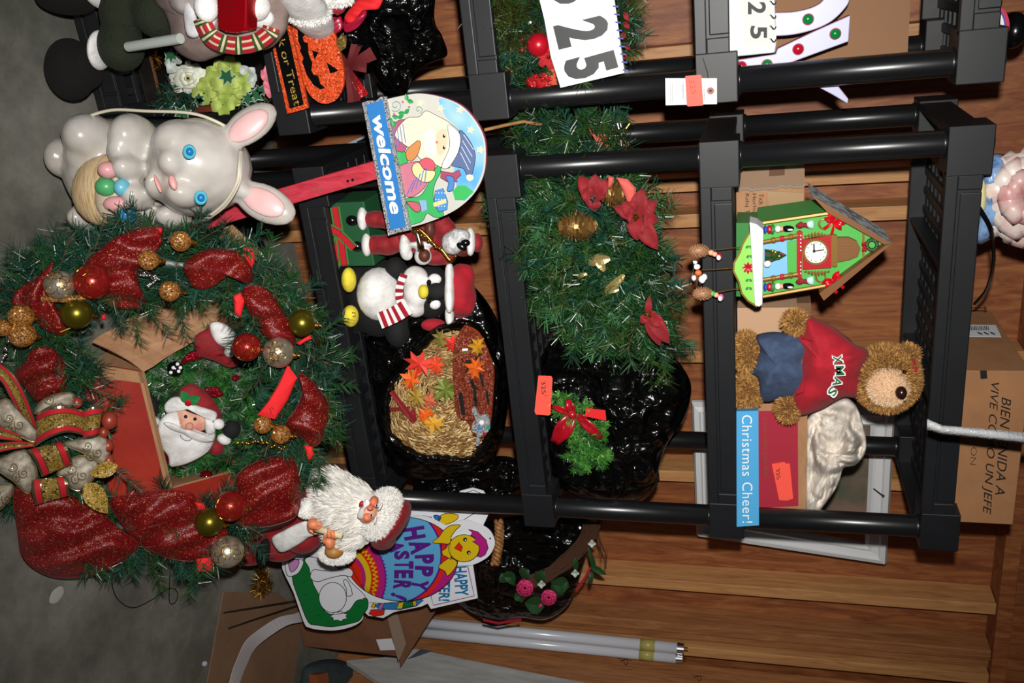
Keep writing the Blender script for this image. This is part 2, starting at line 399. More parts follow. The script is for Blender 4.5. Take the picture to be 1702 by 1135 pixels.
def fuzz(name, ells, L, n, mats, parent, wd=0.0012, grav=0.15, inside=True, kind='stuff'):
    """short fibres growing from ellipsoids (u, v, Y, ru, rv, rd, rot)"""
    vs = []; fs = []; mi = []
    E = []
    for e in ells:
        u, v, Y, ru, rv = e[:5]; s = sc(u, v, Y); rd = e[5] if len(e) > 5 and e[5] else s * (ru + rv) / 2; rot = e[6] if len(e) > 6 else 0
        R = RC @ Matrix.Rotation(rot, 3, 'Z'); E.append((at(u, v, Y), R, (ru * s, rv * s, rd)))
    tot = sum(x[2][0] * x[2][1] for x in E)
    for c, R, r in E:
        for _ in range(int(n * r[0] * r[1] / tot)):
            d = rdir()
            if d.z > 0.45: d.z = -d.z
            q = c + R @ Vector((d.x * r[0], d.y * r[1], d.z * r[2])); nn = (R @ Vector((d.x / r[0], d.y / r[1], d.z / r[2]))).normalized()
            if inside and any(((R2.transposed() @ (q - c2)).x / r2[0]) ** 2 + ((R2.transposed() @ (q - c2)).y / r2[1]) ** 2 + ((R2.transposed() @ (q - c2)).z / r2[2]) ** 2 < 0.85 for c2, R2, r2 in E if c2 is not c): continue
            q = q - nn * 0.002; dd = (nn + rdir() * 0.6 + Vector((0, 0, -grav))).normalized() * L * rnd(0.6, 1.2); s_ = dd.cross(rdir()).normalized() * wd
            mid = q + dd * 0.55 + rdir() * L * 0.1
            k = len(vs); vs += [q - s_, q + s_, mid + s_ * 0.7, q + dd]; fs += [(k, k + 1, k + 2, k + 3)]; mi.append(random.randrange(len(mats)))
    b = MB(); b.v = [tuple(x) for x in vs]; b.f = fs; b.m = mi; b.ms = list(mats)
    return b.build(name, parent, kind=kind)
PINE = [mat('pine_green', '20481f', 0.35, spec=0.6), mat('pine_blue_green', '1e493c', 0.35, spec=0.6), mat('pine_olive', '35501f', 0.38, spec=0.6), mat('pine_dark', '143020', 0.4)]
TWIG = mat('twig_brown', '5a3d22', 0.7)
def sprigs(name, specs, parent, mats=PINE, per=50, nl=0.035, nw=0.0011, seed=1, kind='stuff', spread=1.0):
    """artificial pine: needles round short twigs; specs: (point, direction, twig length)"""
    rs = np.random.RandomState(seed); V = []; Fc = []; MI = []; o = 0
    for i, (p, d, L) in enumerate(specs):
        p = np.array(p); d = np.array(d); d = d / np.linalg.norm(d); n = per
        t = rs.rand(n); base = p + d * (t * L)[:, None]
        rr = rs.randn(n, 3); rr -= (rr @ d)[:, None] * d; rr /= np.linalg.norm(rr, axis=1)[:, None]
        nd = rr * spread + d * (0.55 + 0.3 * rs.rand(n))[:, None]; nd /= np.linalg.norm(nd, axis=1)[:, None]
        ln = nl * (0.7 + 0.5 * rs.rand(n)); tip = base + nd * ln[:, None]
        sd = np.cross(nd, rs.randn(n, 3)); sd /= np.linalg.norm(sd, axis=1)[:, None]; sd *= nw
        vv = np.stack([base - sd, base + sd, tip + sd * 0.5, tip - sd * 0.5], 1).reshape(-1, 3); V.append(vv)
        idx = np.arange(n)[:, None] * 4 + np.arange(4)[None] + o; Fc.append(idx); o += 4 * n
        m1 = rs.randint(len(mats)); MI.append(np.where(rs.rand(n) < 0.8, m1, rs.randint(len(mats))))
    b = MB(); b.v = [tuple(x) for x in np.concatenate(V).tolist()]; b.f = [tuple(x) for x in np.concatenate(Fc).tolist()]; b.m = np.concatenate(MI).tolist(); b.ms = list(mats)
    for i, (p, d, L) in enumerate(specs):
        if i % 2 == 0: p = Vector(p); d = Vector(d).normalized(); b.tube([p - d * 0.01, p + d * L], 0.0012, TWIG, 3, False)
    return b.build(name, parent, kind=kind)
def inpoly(x, y, P):
    r = False; j = len(P) - 1
    for i in range(len(P)):
        if (P[i][1] > y) != (P[j][1] > y) and x < (P[j][0] - P[i][0]) * (y - P[i][1]) / (P[j][1] - P[i][1]) + P[i][0]: r = not r
        j = i
    return r
def scatter(poly, n):
    us = [p[0] for p in poly]; vs = [p[1] for p in poly]; o = []; t = 0
    while len(o) < n and t < n * 50:
        x = rnd(min(us), max(us)); y = rnd(min(vs), max(vs)); t += 1
        if inpoly(x, y, poly): o.append((x, y))
    return o
def pine_patch(poly, p, n, h=0.0, bulge=0.05, L=0.05, flow=(0, 0), out=0.8, cen=None):
    """sprigs over a mound seen inside a pixel polygon"""
    if not isinstance(p, PL): p = YP(p)
    c = Vector(cen or centroid(poly)); R = max((Vector(q) - c).length for q in poly); r = []
    for x, y in scatter(poly, n):
        q = Vector((x, y)) - c; t = min(1, q.length / R * 1.2); hh = h + bulge * math.sqrt(max(0, 1 - t * t))
        uu = q.normalized() * out * t + Vector(flow)
        d = CA * uu.x + CB * uu.y + p.n * (0.5 * (1 - t) + 0.25) + rdir() * 0.55
        r.append((at(x, y, p, hh), d, L * rnd(0.7, 1.2)))
    return r
def crumple_bag(name, outline, p, bulge, parent=None, h0=0, back=0.06, amp=0.035, cs=28, K=34, n=10, m=None, **kw):
    b = MB(); puff(b, outline, p, h0, bulge, m or G['bag'], back=back, K=K, n=n, crump=amp, cs=cs, pw=0.45)
    return b.build(name, parent, smooth=True, fix=True, **kw)
M_ = mat
RED = M_('red_fleece', 'a60e22', 0.85, kind='fabric', sheen=0.05); REDV = M_('red_velvet', '860a16', 0.75, kind='fabric', sheen=0.08, ns2=60)
WFUR = M_('white_plush', 'e9e6e2', 0.9, kind='fabric', ns=300, bs=0.8); WF2 = M_('white_fibre', 'f2efe8', 0.8)
BPL = M_('black_plush', '0c0c0e', 0.85, kind='fabric'); YPL = M_('yellow_plush', 'e8d23a', 0.85, kind='fabric')
GOLD = M_('gold_metal', 'b98a3a', 0.3, 1); GOLDP = M_('gold_paint', '8c6a2c', 0.45, 0.4); ORS = M_('fluorescent_orange_sticker', 'ff5a48', 0.6)
GREENP = M_('green_paint', '4fae4a', 0.45); GREEND = M_('dark_green_paint', '2c7a33', 0.5); REDP = M_('red_paint', 'b01424', 0.4); GLIR = M_('red_glitter', 'b01018', 0.35, kind='glitter', ns=700, fleck='ffb0a0', thr=0.9)
SILV = M_('silver_foil', 'd8d8dc', 0.2, 1); SKIN = M_('doll_skin', 'f0a888', 0.5); BRSK = M_('brown_skin', '5a2c20', 0.5); BLK = M_('black_gloss', '0a0a0c', 0.2); WHT = M_('white_gloss', 'f4f4f4', 0.3)
SATR = M_('red_satin', 'a50f20', 0.3, kind='fabric', bs=0.1, ns=80); FELT = M_('red_felt_ribbon', 'e01c22', 0.8)
# ================================================================== right unit, fourth shelf: cuckoo clock
def C6(*p): return Z(1120, 320, 0.24677, p)
YC = 0.0
clk = thing('cuckoo_clock', 'green gabled toy cuckoo clock with pine cone weights hanging from gold chains', 'clock', (0.17, 0.07, zt(4)))
b = MB(); b.plate(C6((560, 205), (1040, 140), (1440, 350), (1040, 620), (560, 700)), YC, 0.13, GREENP, side=M_('green_stained_side', '4c9c48', 0.6)); b.build('case', clk)
b = MB(); b.plate(C6((420, 205), (560, 205), (560, 700), (420, 700)), 0.03, 0.09, GREEND); b.build('base', clk)
ROOF = M_('brown_roof_trim', '7a4e28', 0.5); SNOW = M_('snowy_roof', 'b8bcbc', 0.6, kind='mottle', ns=60, stops=[(0.4, '6c7070'), (0.6, 'd8dcdc')])
b = MB(); b.plate(C6((930, 20), (1465, 345), (1420, 352), (1035, 135), (915, 5)), YC, 0.10, ROOF, h=0.025, side=SNOW); b.build('roof', clk)
b = MB(); b.plate(C6((1465, 347), (1425, 356), (980, 680), (1010, 728)), YC, 0.10, ROOF, h=0.025); b.build('roof', clk)
b = MB(); b.plate(C6((508, 200), (560, 215), (603, 250), (597, 755), (575, 772), (545, 762)), YC, 0.05, M_('white_snow_paint', 'dedede', 0.5), h=0.055); b.build('snowy_ledge', clk, bevel=0.002, label='white snowy ledge')
ap = C6((545, 248), (500, 285), (465, 345), (445, 405), (405, 475), (402, 530), (438, 600), (458, 680), (500, 730), (560, 768), (560, 240))
b = MB(); b.plate(ap, YC, 0.012, M_('light_green_paint', '8cd05a', 0.45), h=0.045); b.line(ap[:10], YC, 3, GOLDP, h=0.047)
for x, y in ((505, 360), (510, 425), (505, 585), (505, 640)): 
    for a in (-1, 1): leaf(b, C6((x, y))[0], C6((x + 22 * a, y + 14))[0], 4.5, YC, GREEND, 0.047, 0.047, 0.001)
for k in range(8): leaf(b, C6((500, 508))[0], C6((500 + 42 * math.cos(k * .785), 508 + 42 * math.sin(k * .785)))[0], 4.5, YC, REDP, 0.047, 0.048, 0.001)
b.build('scalloped_apron', clk)
b = MB(); b.plate(C6((600, 345), (835, 312), (835, 548), (605, 582)), YC, 0.004, M_('sky_blue_print', '7cb8e0', 0.5), h=0.002); b.plate(C6((760, 330), (835, 318), (835, 548), (765, 560)), YC, 0.003, GREENP, h=0.004); b.build('window_scene', clk)
b = MB()
for a, c in (((600, 335), (835, 290)), ((600, 588), (835, 550))):
    b = MB(); b.tube([at(*C6(a)[0], YC, 0.012), at(*C6(c)[0], YC, 0.012)], 0.0045, GOLDP, 10)
    for t in (0.3, 0.55, 0.8): q = at(*C6((a[0] + (c[0] - a[0]) * t, a[1] + (c[1] - a[1]) * t))[0], YC, 0.012); b.ball(q, 0.0065, REDP if t == 0.55 else GOLDP, 8, 6)
    b.build('column', clk)
b = MB()
for a, c in (((600, 205), (1040, 140)), ((600, 700), (1040, 622))): b.tube([at(*C6(a)[0], YC, 0.003), at(*C6(c)[0], YC, 0.003)], 0.004, GOLDP, 6)
for x, y in ((1010, 212), (990, 572)): b.tube([at(*C6((x + 33 * math.cos(t * .6), y + 33 * math.sin(t * .6)))[0], YC, 0.004) for t in range(11)], 0.002, GOLDP, 6)
b.plate(C6((1270, 265), (1285, 265), (1285, 470), (1270, 470)), YC, 0.003, GOLDP, h=0.004)
b.build('gold_moulding', clk, label='gold painted moulding')
b = MB(); b.plate(C6((828, 272), (850, 262), (868, 275), (862, 575), (845, 582), (828, 570)), YC, 0.012, REDP, h=0.012)
for y in (290, 315, 340, 365, 390, 470, 495, 520, 545): b.plate(Z(1120, 320, .24677, circ(855, y, 5, 6)), YC, 0.001, WHT, h=0.013)
b.build('sill', clk)
b = MB(); b.plate(C6((868, 322), (1062, 290), (1062, 508), (868, 518)), YC, 0.012, REDP, h=0.014)
for y0, sg in ((300, -1), (525, 1)):
    for k in range(8): x = 885 + k * 22; leaf(b, C6((x, y0))[0], C6((x + 4, y0 + sg * (14 + 26 * math.sin(k / 7 * 3.14))))[0], 5, YC, GOLDP, 0.013, 0.013, 0.001)
b.build('dial_panel', clk)
b = MB(); dc = C6((957, 402))[0]; b.plate(circ(*dc, 21.5, 28), YC, 0.006, GOLDP, h=0.02); b.plate(circ(*dc, 18, 28), YC, 0.001, WHT, h=0.0205)
for k in range(12): a = k * math.pi / 6; b.line([(dc[0] + 14 * math.cos(a), dc[1] + 14 * math.sin(a)), (dc[0] + 16.5 * math.cos(a), dc[1] + 16.5 * math.sin(a))], YC, 1.2, G['ink'], h=0.0212)
b.build('dial', clk)
b = MB(); b.line(C6((945, 395), (943, 345)), YC, 2.4, G['ink'], h=0.0225); b.line(C6((945, 395), (1012, 385)), YC, 1.8, G['ink'], h=0.0225); b.plate(circ(*C6((945, 395))[0], 2.6, 10), YC, 0.001, G['ink'], h=0.023); b.build('hands', clk)
b = MB(); b.plate(C6((1060, 292), (1075, 285), (1100, 292), (1102, 497), (1078, 502), (1060, 492)), YC, 0.01, GOLDP, h=0.018)
b.plate(C6((1100, 305), (1180, 305), (1232, 330), (1258, 380), (1240, 430), (1180, 455), (1100, 470)), YC, 0.01, ROOF, h=0.014)
for k in range(6): b.line(C6((1104, 325 + k * 24), (1225, 335 + k * 17)), YC, 0.8, GOLDP, h=0.0146)
b.build('cuckoo_door', clk)
def bow(mb, c, r, p, m, h=0.0, ang=0, tails=True, arch=0.008):
    for a in (ang, ang + math.pi):
        for da in (-0.35, 0.35): leaf(mb, c, (c[0] + r * math.cos(a + da), c[1] + r * math.sin(a + da)), r * 0.55, p, m, h, h + 0.002, arch)
    if tails:
        for a in (ang + 1.2, ang + 1.9): leaf(mb, c, (c[0] + r * 1.2 * math.cos(a), c[1] + r * 1.2 * math.sin(a)), r * 0.3, p, m, h, h, arch / 2, prof=lambda t: 0.5 + 0.5 * t)
    q = at(*c, p, h + arch * 0.8); mb.ball(q, sc(*c, p) * r * 0.18, m, 8, 6)
SHR = M_('shiny_red_ribbon', 'c8101e', 0.25)
for x, y, a in ((1085, 190, 0.6), (1070, 590, -0.6)):
    b = MB(); bow(b, C6((x, y))[0], 19, YC, SHR, 0.012, a); b.build('ribbon_bow', clk)
b = MB()
for k in range(14): a = k * math.pi / 7; q = C6((1335 + 34 * math.cos(a), 352 + 34 * math.sin(a)))[0]; ell(b, *q, YC - 0.008, 3.6, 3.6, PINE[0], seg=6, rings=4)
bow(b, C6((1282, 365))[0], 9, YC, REDP, 0.014, 1.5, tails=False); b.build('tiny_wreath', clk)
for y in (245, 632):
    s_ = MB()
    for x, r1, r2, m in ((615, 10, 30, M_('blue_print', '2a4cc0', .5)), (645, 22, 30, REDP), (665, 14, 36, GREEND), (700, 20, 24, WHT), (725, 18, 20, SKIN), (768, 44, 22, BLK)):
        ell(s_, *C6((x, y + (x - 700) * -0.04))[0], YC - 0.014, r1 * .247, r2 * .247, m, rd=0.007, seg=10, rings=6)
    ell(s_, *C6((785, y + 6))[0], YC - 0.024, 5, 2, WHT, rd=0.003, seg=8, rings=4); s_.build('toy_soldier', clk)
for y in (220, 598):
    s_ = MB(); puff(s_, C6((820, y), (855, y - 25), (880, y - 15), (930, y - 30), (940, y), (925, y + 25), (880, y + 15), (850, y + 25), (830, y + 20)), YC, 0.006, 0.006, REDV, back=0.003, K=4)
    puff(s_, C6((895, y - 22), (940, y - 32), (942, y + 22), (900, y + 15)), YC, 0.009, 0.006, M_('mint_print', 'bfe8dc', .5), back=0.002, K=3); s_.build('stocking', clk)
b = MB(); b.lathe([(0.014, 0), (0.011, 0.012), (0.013, 0.013), (0.008, 0.026), (0.009, 0.027), (0, 0.042)], at(*C6((612, 425))[0], YC, 0.014), PINE[0], (0.0, 0, 1), 10)
for k in range(14): ell(b, *C6((620 + k * 9, 425 + rnd(-1, 1) * (50 - k * 3)))[0], YC - 0.026, 1.6, 1.6, random.choice([GOLD, REDP, WHT, YPL]), seg=6, rings=4)
ell(b, *C6((630, 480))[0], YC - 0.02, 6, 6, WHT); b.build('toy_tree', clk)
CONE = M_('gold_brown_cone', '9a6a48', 0.45, kind='mottle', ns=300, stops=[(0.3, '6a4028'), (0.7, 'c09068')])
YO = -0.05
for cx_, cy_, fx, fy, tx, ty, k in ((170, 392, 290, 420, 450, 368, 0), (195, 680, 300, 695, 440, 645, 1)):
    b = MB(); u0, v0 = C6((cx_, cy_))[0]; ell(b, u0, v0, YO, 16, 10.5, CONE, seg=14, rings=8)
    for i in range(90):
        t = i / 90; a = i * 2.4; uu = -16 + 32 * t; rr = 10.5 * math.sqrt(max(0.05, 1 - (uu / 16) ** 2)); s_ = sc(u0, v0, YO)
        q = at(u0, v0, YO) + CA * uu * s_ + (CB * math.cos(a) + CF * math.sin(a)) * rr * s_; b.ball(q, 0.0022, CONE, 5, 3, (1.2, 1, 0.6))
    b.build('pine_cone_weight', clk, smooth=True)
    b = MB(); ell(b, *C6((fx - 40, fy - 15))[0], YO, 5, 5, SKIN if k == 0 else GREENP, seg=10, rings=6); ell(b, *C6((fx - 15, fy - 5))[0], YO, 4.5, 4.5, SKIN, seg=10, rings=6)
    ell(b, *C6((fx + 15, fy + 10))[0], YO, 5, 6, REDP if k == 0 else M_('pink_paint', 'e86a9a', .5), seg=10, rings=6); ell(b, *C6((fx + 12, fy + 18))[0], YO - 0.004, 4, 5, WHT, seg=8, rings=5); b.build('cone_figure', clk)
    b = MB()
    A_ = at(*C6((cx_ + 60, cy_))[0], YO); B_ = at(*C6((tx, ty))[0], YC, 0.04)
    for i in range(24): b.ball(A_.lerp(B_, i / 23), 0.0014, GOLD, 5, 4)
    b.build('chain', clk)
b = MB()
for x, y, r1, r2, m in ((155, 500, 6, 5, WHT), (165, 540, 6, 5, M_('orange_paint', 'e07030', .5)), (190, 585, 6, 7, WHT), (205, 570, 5, 6, WHT), (175, 610, 4, 7, BLK), (140, 470, 5, 3, WHT), (135, 575, 4, 5, WHT)): ell(b, *C6((x, y))[0], YO, r1, r2, m, seg=10, rings=6)
b.tube([at(*C6((120 + 12 * math.sin(t * .5), 455 + t * 15))[0], YO, 0.008) for t in range(11)], 0.0015, SILV, 6); b.build('skating_figure', clk)
b = MB(); A_ = at(*C6((190, 522))[0], YO); B_ = at(*C6((400, 510))[0], YC, 0.04)
for i in range(24): b.ball(A_.lerp(B_, i / 23), 0.0014, GOLD, 5, 4)
b.build('chain', clk)
# ------------------------------------------------------------------ boxes on the fourth shelf
z4 = zt(4) - 0.0135
def bxx(lo, hi, m, name, par=None, **k): return MB().box(lo, hi, m).build(name, par, **k)
x0 = at(1250, 276, 0.20).x; x1 = at(1250, 376, 0.20).x; zt_ = at(1337, 300, 0.20).z
tb = thing('torn_cardboard_box', 'torn tan cardboard box lettered Tick behind the cuckoo clock', 'box', ((x0 + x1) / 2, 0.3, z4))
bxx((x0, 0.2, z4), (x1 + 0.02, 0.4, zt_), G['card'], 'carton', tb)
b = MB(); pts = [(1222, 262), (1337, 262), (1336, 306)] + [(1336 - i * 5.7, 310 + rnd(-3, 3) + i * 0.3) for i in range(21)]
b.plate(pts, 0.2, 0.003, M_('packing_tape_flap', '86684e', 0.35), h=0.012); b.line(pts[2:], 0.2, 3.0, M_('torn_grey_edge', '8a8478', .9), h=0.0125); b.build('torn_flap', tb, label='taped flap with a torn grey edge')
b = MB(); b.plate([(1275, 318), (1278, 345), (1281, 372), (1310, 372), (1336, 345), (1336, 320)], 0.2, 0.002, M_('pale_tape', 'a5855f', .4), h=0.003); b.plate([(1281, 255), (1306, 255), (1304, 291), (1278, 293)], 0.2, 0.001, M_('brown_tape', '5f3c26', .3), h=0.0135); b.build('packing_tape', tb)
b = MB(); text(b, 'Tick Tock', (1261, 322), (1262, 366), 8, 0.2, G['ink'], h=0.003); text(b, 'Horloge', (1249, 322), (1250, 362), 8, 0.2, G['ink'], h=0.003); text(b, 'Reloj Tic', (1237, 322), (1238, 362), 8, 0.2, G['ink'], h=0.003); b.build('lettering', tb)
x0 = at(1225, 512, 0.16).x; x1 = at(1225, 700, 0.16).x; z1 = at(1325, 520, 0.16).z
pb = thing('small_cardboard_box', 'plain pale cardboard box standing behind the teddy bear', 'box', ((x0 + x1) / 2, 0.27, z4))
bxx((x0, 0.16, z4), (x1, 0.38, z1), M_('pale_cardboard', 'c39c7c', 0.8), 'carton', pb); MB().box((x0 - 0.003, 0.18, z1), (x0 + 0.06, 0.36, z1 + 0.03), G['cardd']).build('flap', pb)
# red printed box with sign and cloth
YR = 0.087; x0 = at(1290, 672, YR).x; x1 = at(1300, 851, YR).x; z1 = at(1341, 760, YR).z
rb = thing('red_fronted_box', 'cardboard box with a red printed front under the white cloth', 'box', ((x0 + x1) / 2, YR + 0.12, z4))
bxx((x0, YR, z4), (x1, YR + 0.28, z1), G['card'], 'carton', rb, bevel=0.002)
b = MB(); b.plate([(1226, 684), (1326, 682), (1327, 841), (1226, 846)], YR, 0.001, M_('red_box_print', 'a82a3c', 0.5), h=0.0015)
text(b, 'Love what you find.', (1266, 694), (1268, 795), 10, YR, M_('gold_print', '8a4a3a', .5), h=0.0025, shear=0.3); b.build('printed_front', rb)
b = MB(); b.plate(Z(1140, 500, .3524, [(405, 770), (465, 760), (470, 768), (490, 768), (506, 932), (478, 942), (440, 940)]), YR, 0.0012, ORS, h=0.004); text(b, '325', (1290, 778), (1291, 797), 6, YR, G['ink'], h=0.0046, shear=-.3)
tag_ = b.build('price_sticker', label='orange 325 sticker on the red fronted box', cat='sticker')
cs_ = MB(); cs_.plate([(1224, 683.5), (1260.5, 682.5), (1261.5, 873), (1224.5, 875.5)], -0.012, 0.012, M_('light_blue_board', '4fa8dc', 0.5), side=M_('board_edge', '3a80a8', .6)); 
cs = cs_.build('word_sign', label='light blue wooden sign reading Christmas Cheer! on the shelf edge', cat='sign')
b = MB(); text(b, 'Christmas Cheer!', (1233, 690), (1234, 869), 17, -0.012, WHT, h=0.0008, sp=1.08, bold=-0.004); b.build('lettering', cs)
CLOTH = M_('cream_fleece_cloth', 'cfc6ba', 0.95, kind='fabric', ns=150, bs=0.4)
b = MB(); puff(b, Z(1140, 500, .3524, [(572, 560), (640, 505), (740, 455), (800, 490), (832, 570), (850, 650), (845, 720), (800, 775), (745, 790), (725, 850), (690, 915), (610, 1012), (568, 1008), (566, 850), (568, 700)]), 0.1, 0, 0.06, CLOTH, back=0.05, K=18, n=6, crump=-0.085, cs=34, wave=0.004, wk=0.12, wa=1.0)
b.build('cloth', smooth=True, fix=True, label='crumpled cream cloth heaped on the red fronted box', cat='cloth')
# ------------------------------------------------------------------ teddy bear
def C7(*p): return Z(1140, 500, 0.3524, p)
YB = 0.055
br = thing('teddy_bear', 'brown teddy bear in a red XMAS sweatshirt and denim trousers', 'stuffed toy', (0.4, YB, z4))
BF = [M_('bear_fur', 'a8753a', 0.8), M_('bear_fur_light', 'cc9c55', 0.8), M_('bear_fur_dark', '7a5226', 0.8)]
E_ = []
for x, y, r1, r2, dY in ((285, 238, 58, 88, -.0), (290, 425, 58, 85, 0), (515, 100, 48, 50, -.02), (478, 505, 45, 62, -.02), (945, 365, 138, 150, 0), (1045, 252, 45, 40, 0), (600, 250, 200, 130, .03)):
    E_.append((*C7((x, y))[0], YB + dY, r1 * .3524, r2 * .3524, None))
b = MB()
for e in E_: ell(b, *e[:5], BF[2])
b.build('body', br, smooth=True, remesh=0.006)
fuzz('fur', E_[:6], 0.014, 26000, BF, br, wd=0.0009)
mz = (*C7((955, 400))[0], YB - 0.045, 34, 34, 0.035)
MF = [M_('muzzle_fur', 'd8b48c', 0.8), M_('muzzle_fur_light', 'ecd2b0', .8)]
b = MB(); ell(b, *mz[:5], MF[0], rd=0.035); b.build('muzzle', br, smooth=True); fuzz('muzzle_fur', [mz], 0.007, 5000, MF, br, wd=0.001)
b = MB(); ell(b, *C7((1015, 433))[0], YB - 0.085, 9, 11, M_('brown_plastic_nose', '2a1410', .25)); b.build('nose', br, smooth=True)
for y in (335, 470): b = MB(); ell(b, *C7((1030, y))[0], YB - 0.062, 3, 3, BLK); b.build('eye', br, smooth=True)
DEN = M_('denim', '3a4a66', 0.9, kind='fabric', ns=600, ns2=60, bs=0.4)
b = MB(); puff(b, C7((330, 165), (400, 146), (470, 150), (600, 160), (640, 290), (600, 440), (430, 470), (385, 480), (345, 465), (338, 370), (300, 335), (325, 270), (345, 220)), YB, 0, 0.06, DEN, back=0.05, K=10, crump=0.02, cs=30, wave=0.003, wk=.15, wa=1.2); b.build('denim_trousers', br, smooth=True, fix=True)
b = MB(); puff(b, C7((545, 150), (568, 72), (640, 95), (720, 140), (790, 200), (862, 240), (838, 320), (830, 400), (805, 455), (740, 458), (640, 512), (525, 540), (495, 450), (515, 425), (530, 310), (535, 210), (520, 165)), YB, 0.005, 0.072, RED, back=0.055, K=12, n=6, crump=0.016, cs=40, wave=0.002, wk=.12, wa=.8); b.build('red_sweatshirt', br, smooth=True, fix=True)
b = MB(); b.line(C7((545, 170), (600, 190), (585, 300), (555, 430), (520, 440)), YB, 1.0, M_('seam_red', '7a0c1a', .9), h=0.081); b.build('hem_seam', br)
XG = M_('green_letter', '1f5c34', .6)
for ch, a, c in (('X', (700, 300), (694, 262)), ('M', (708, 352), (706, 308)), ('A', (690, 398), (702, 356)), ('S', (665, 432), (686, 402))):
    a, c = c, a; b = MB(); p0, p1 = C7(a, c)
    d = (Vector(p1) - Vector(p0)).normalized() * 1.4
    text(b, ch, (p0[0] - 2 - d.x, p0[1] - d.y), (p1[0] - 2 + d.x, p1[1] + d.y), 18, YB, WHT, h=0.088, ext=0.004, bold=0.08); text(b, ch, p0, p1, 14, YB, XG, h=0.0905, bold=0.02); b.build('appliqued_letter', br)
b = MB(); ell(b, *C7((1062, 325))[0], YB - 0.02, 8, 22, RED); b.build('red_cap', br, smooth=True)
# ------------------------------------------------------------------ picture frame behind the posts
fr = thing('picture_frame', 'chipped white picture frame hung on the studs behind the right shelving unit', 'picture', (1.1, 0.6, 1.3))
fx0, fx1, fz0, fz1 = 0.862, 1.31, 1.285, 1.842; fw = 0.062; WP = M_('chipped_white_paint', 'c9ccce', 0.45, kind='mottle', ns=30, scale=(1, 1, 1), stops=[(0.25, 'a2a29c'), (0.36, 'dcdedf')])
def mitre(a, c, ia, ic, name='frame_rail'):
    b = MB(); prof = [(0, 0.0), (0.12, 0.018), (0.35, 0.022), (0.42, 0.014), (0.7, 0.010), (0.85, 0.014), (1, 0.004)]; rows = []
    for t, h in prof: rows.append([Vector((a[0] + (ia[0] - a[0]) * t, 0.62 - h, a[1] + (ia[1] - a[1]) * t)), Vector((c[0] + (ic[0] - c[0]) * t, 0.62 - h, c[1] + (ic[1] - c[1]) * t))])
    rows.append([Vector((r.x, 0.632, r.z)) for r in rows[-1]]); rows.insert(0, [Vector((r.x, 0.632, r.z)) for r in rows[0]]); b.grid(rows, WP); b.build(name, fr, solid=0.001)
o4 = [(fx0, fz0), (1.325, fz0), (1.385, fz1), (fx0, fz1)]; i4 = [(fx0 + fw, fz0 + fw), (1.325 - fw, fz0 + fw), (1.385 - fw, fz1 - fw), (fx0 + fw, fz1 - fw)]
for k in range(4): mitre(o4[k], o4[(k + 1) % 4], i4[k], i4[(k + 1) % 4])
MB().box((fx0 + .05, 0.626, fz0 + .05), (fx1 - .05, 0.634, fz1 - .05), M_('dull_landscape_painting', '6b5a4e', 0.6, kind='mottle', ns=5, nd=4, nr=.5, bs=.05, stops=[(0.35, '2f4450'), (0.45, '5a5a48'), (0.55, '7d6558'), (0.7, '8a7263')])).build('painting', fr)
b = MB(); b.tube([at(1452, 812, 0.59), at(1468, 824, 0.56)], 0.0018, M_('rusty_nail', '6a6460', .4, 1), 6); b.ball(at(1468, 824, 0.56), 0.004, MATS['rusty_nail'], 8, 5, (1, 1, 1)); b.build('nail', fr)
# ------------------------------------------------------------------ right unit, top shelf
z5 = zt(5) - 0.0135; x0 = at(1600, 616, 0.05).x; x1 = at(1620, 869, 0.05).x; zb = at(1692, 800, 0.05).z
tb = thing('big_cardboard_box', 'brown cardboard box printed BIENVENIDA A VIVE COMO UN JEFE on the top shelf', 'box', ((x0 + x1) / 2, 0.2, z5))
CB5 = M_('brown_carton', '9a6c46', 0.8, kind='mottle', ns=10, stops=[(0.3, '8f6440'), (0.7, 'a5754d')], bs=.05)
bxx((x0, 0.05, z5), (x1, 0.40, zb), CB5, 'carton', tb, bevel=0.002)
b = MB(); text(b, 'BIENVENIDA A', (1665, 660), (1654, 822), 16, .05, G['ink'], h=0.001, shear=0.25); text(b, 'VIVE COMO UN JEFE', (1643, 635), (1629, 854), 18, .05, G['ink'], h=0.001, shear=0.25); text(b, 'ON', (1614, 743), (1612, 772), 10, .05, G['ink'], h=0.001, bold=-0.02)
b.plate([(1629, 616), (1640, 616), (1641, 629), (1630, 630)], .05, .001, G['ink'], h=0.001); b.build('lettering', tb)
PX = PL((x0, 0, 0), (-1, 0, 0)); b = MB(); b.plate(C7((1326, 112), (1462, 114), (1488, 170), (1325, 168)), PX, 0.0005, G['paper'], h=0.001)
for i in range(12): b.plate(C7((1335 + i * 8, 118), (1339 + i * 8 - (i % 3), 118), (1342 + i * 8, 138), (1338 + i * 8, 138)), PX, 0.0003, G['ink'], h=0.0015)
for i in range(3): b.line(C7((1375 + i * 30, 148), (1398 + i * 30, 158)), PX, 2, G['ink'], h=0.0015)
b.build('shipping_label', tb)
b = MB()
for y in (32, 46): b.line(C7((1345, y), (1420, y + 2)), PX, 1.5, G['ink'], h=0.001); b.line(C7((1405, y - 6), (1420, y + 2), (1405, y + 9)), PX, 1.2, G['ink'], h=0.001)
b.build('printed_arrows', tb)
b = MB(); P_ = [(1541, 705), (1565, 713), (1600, 716), (1650, 722), (1740, 733)]
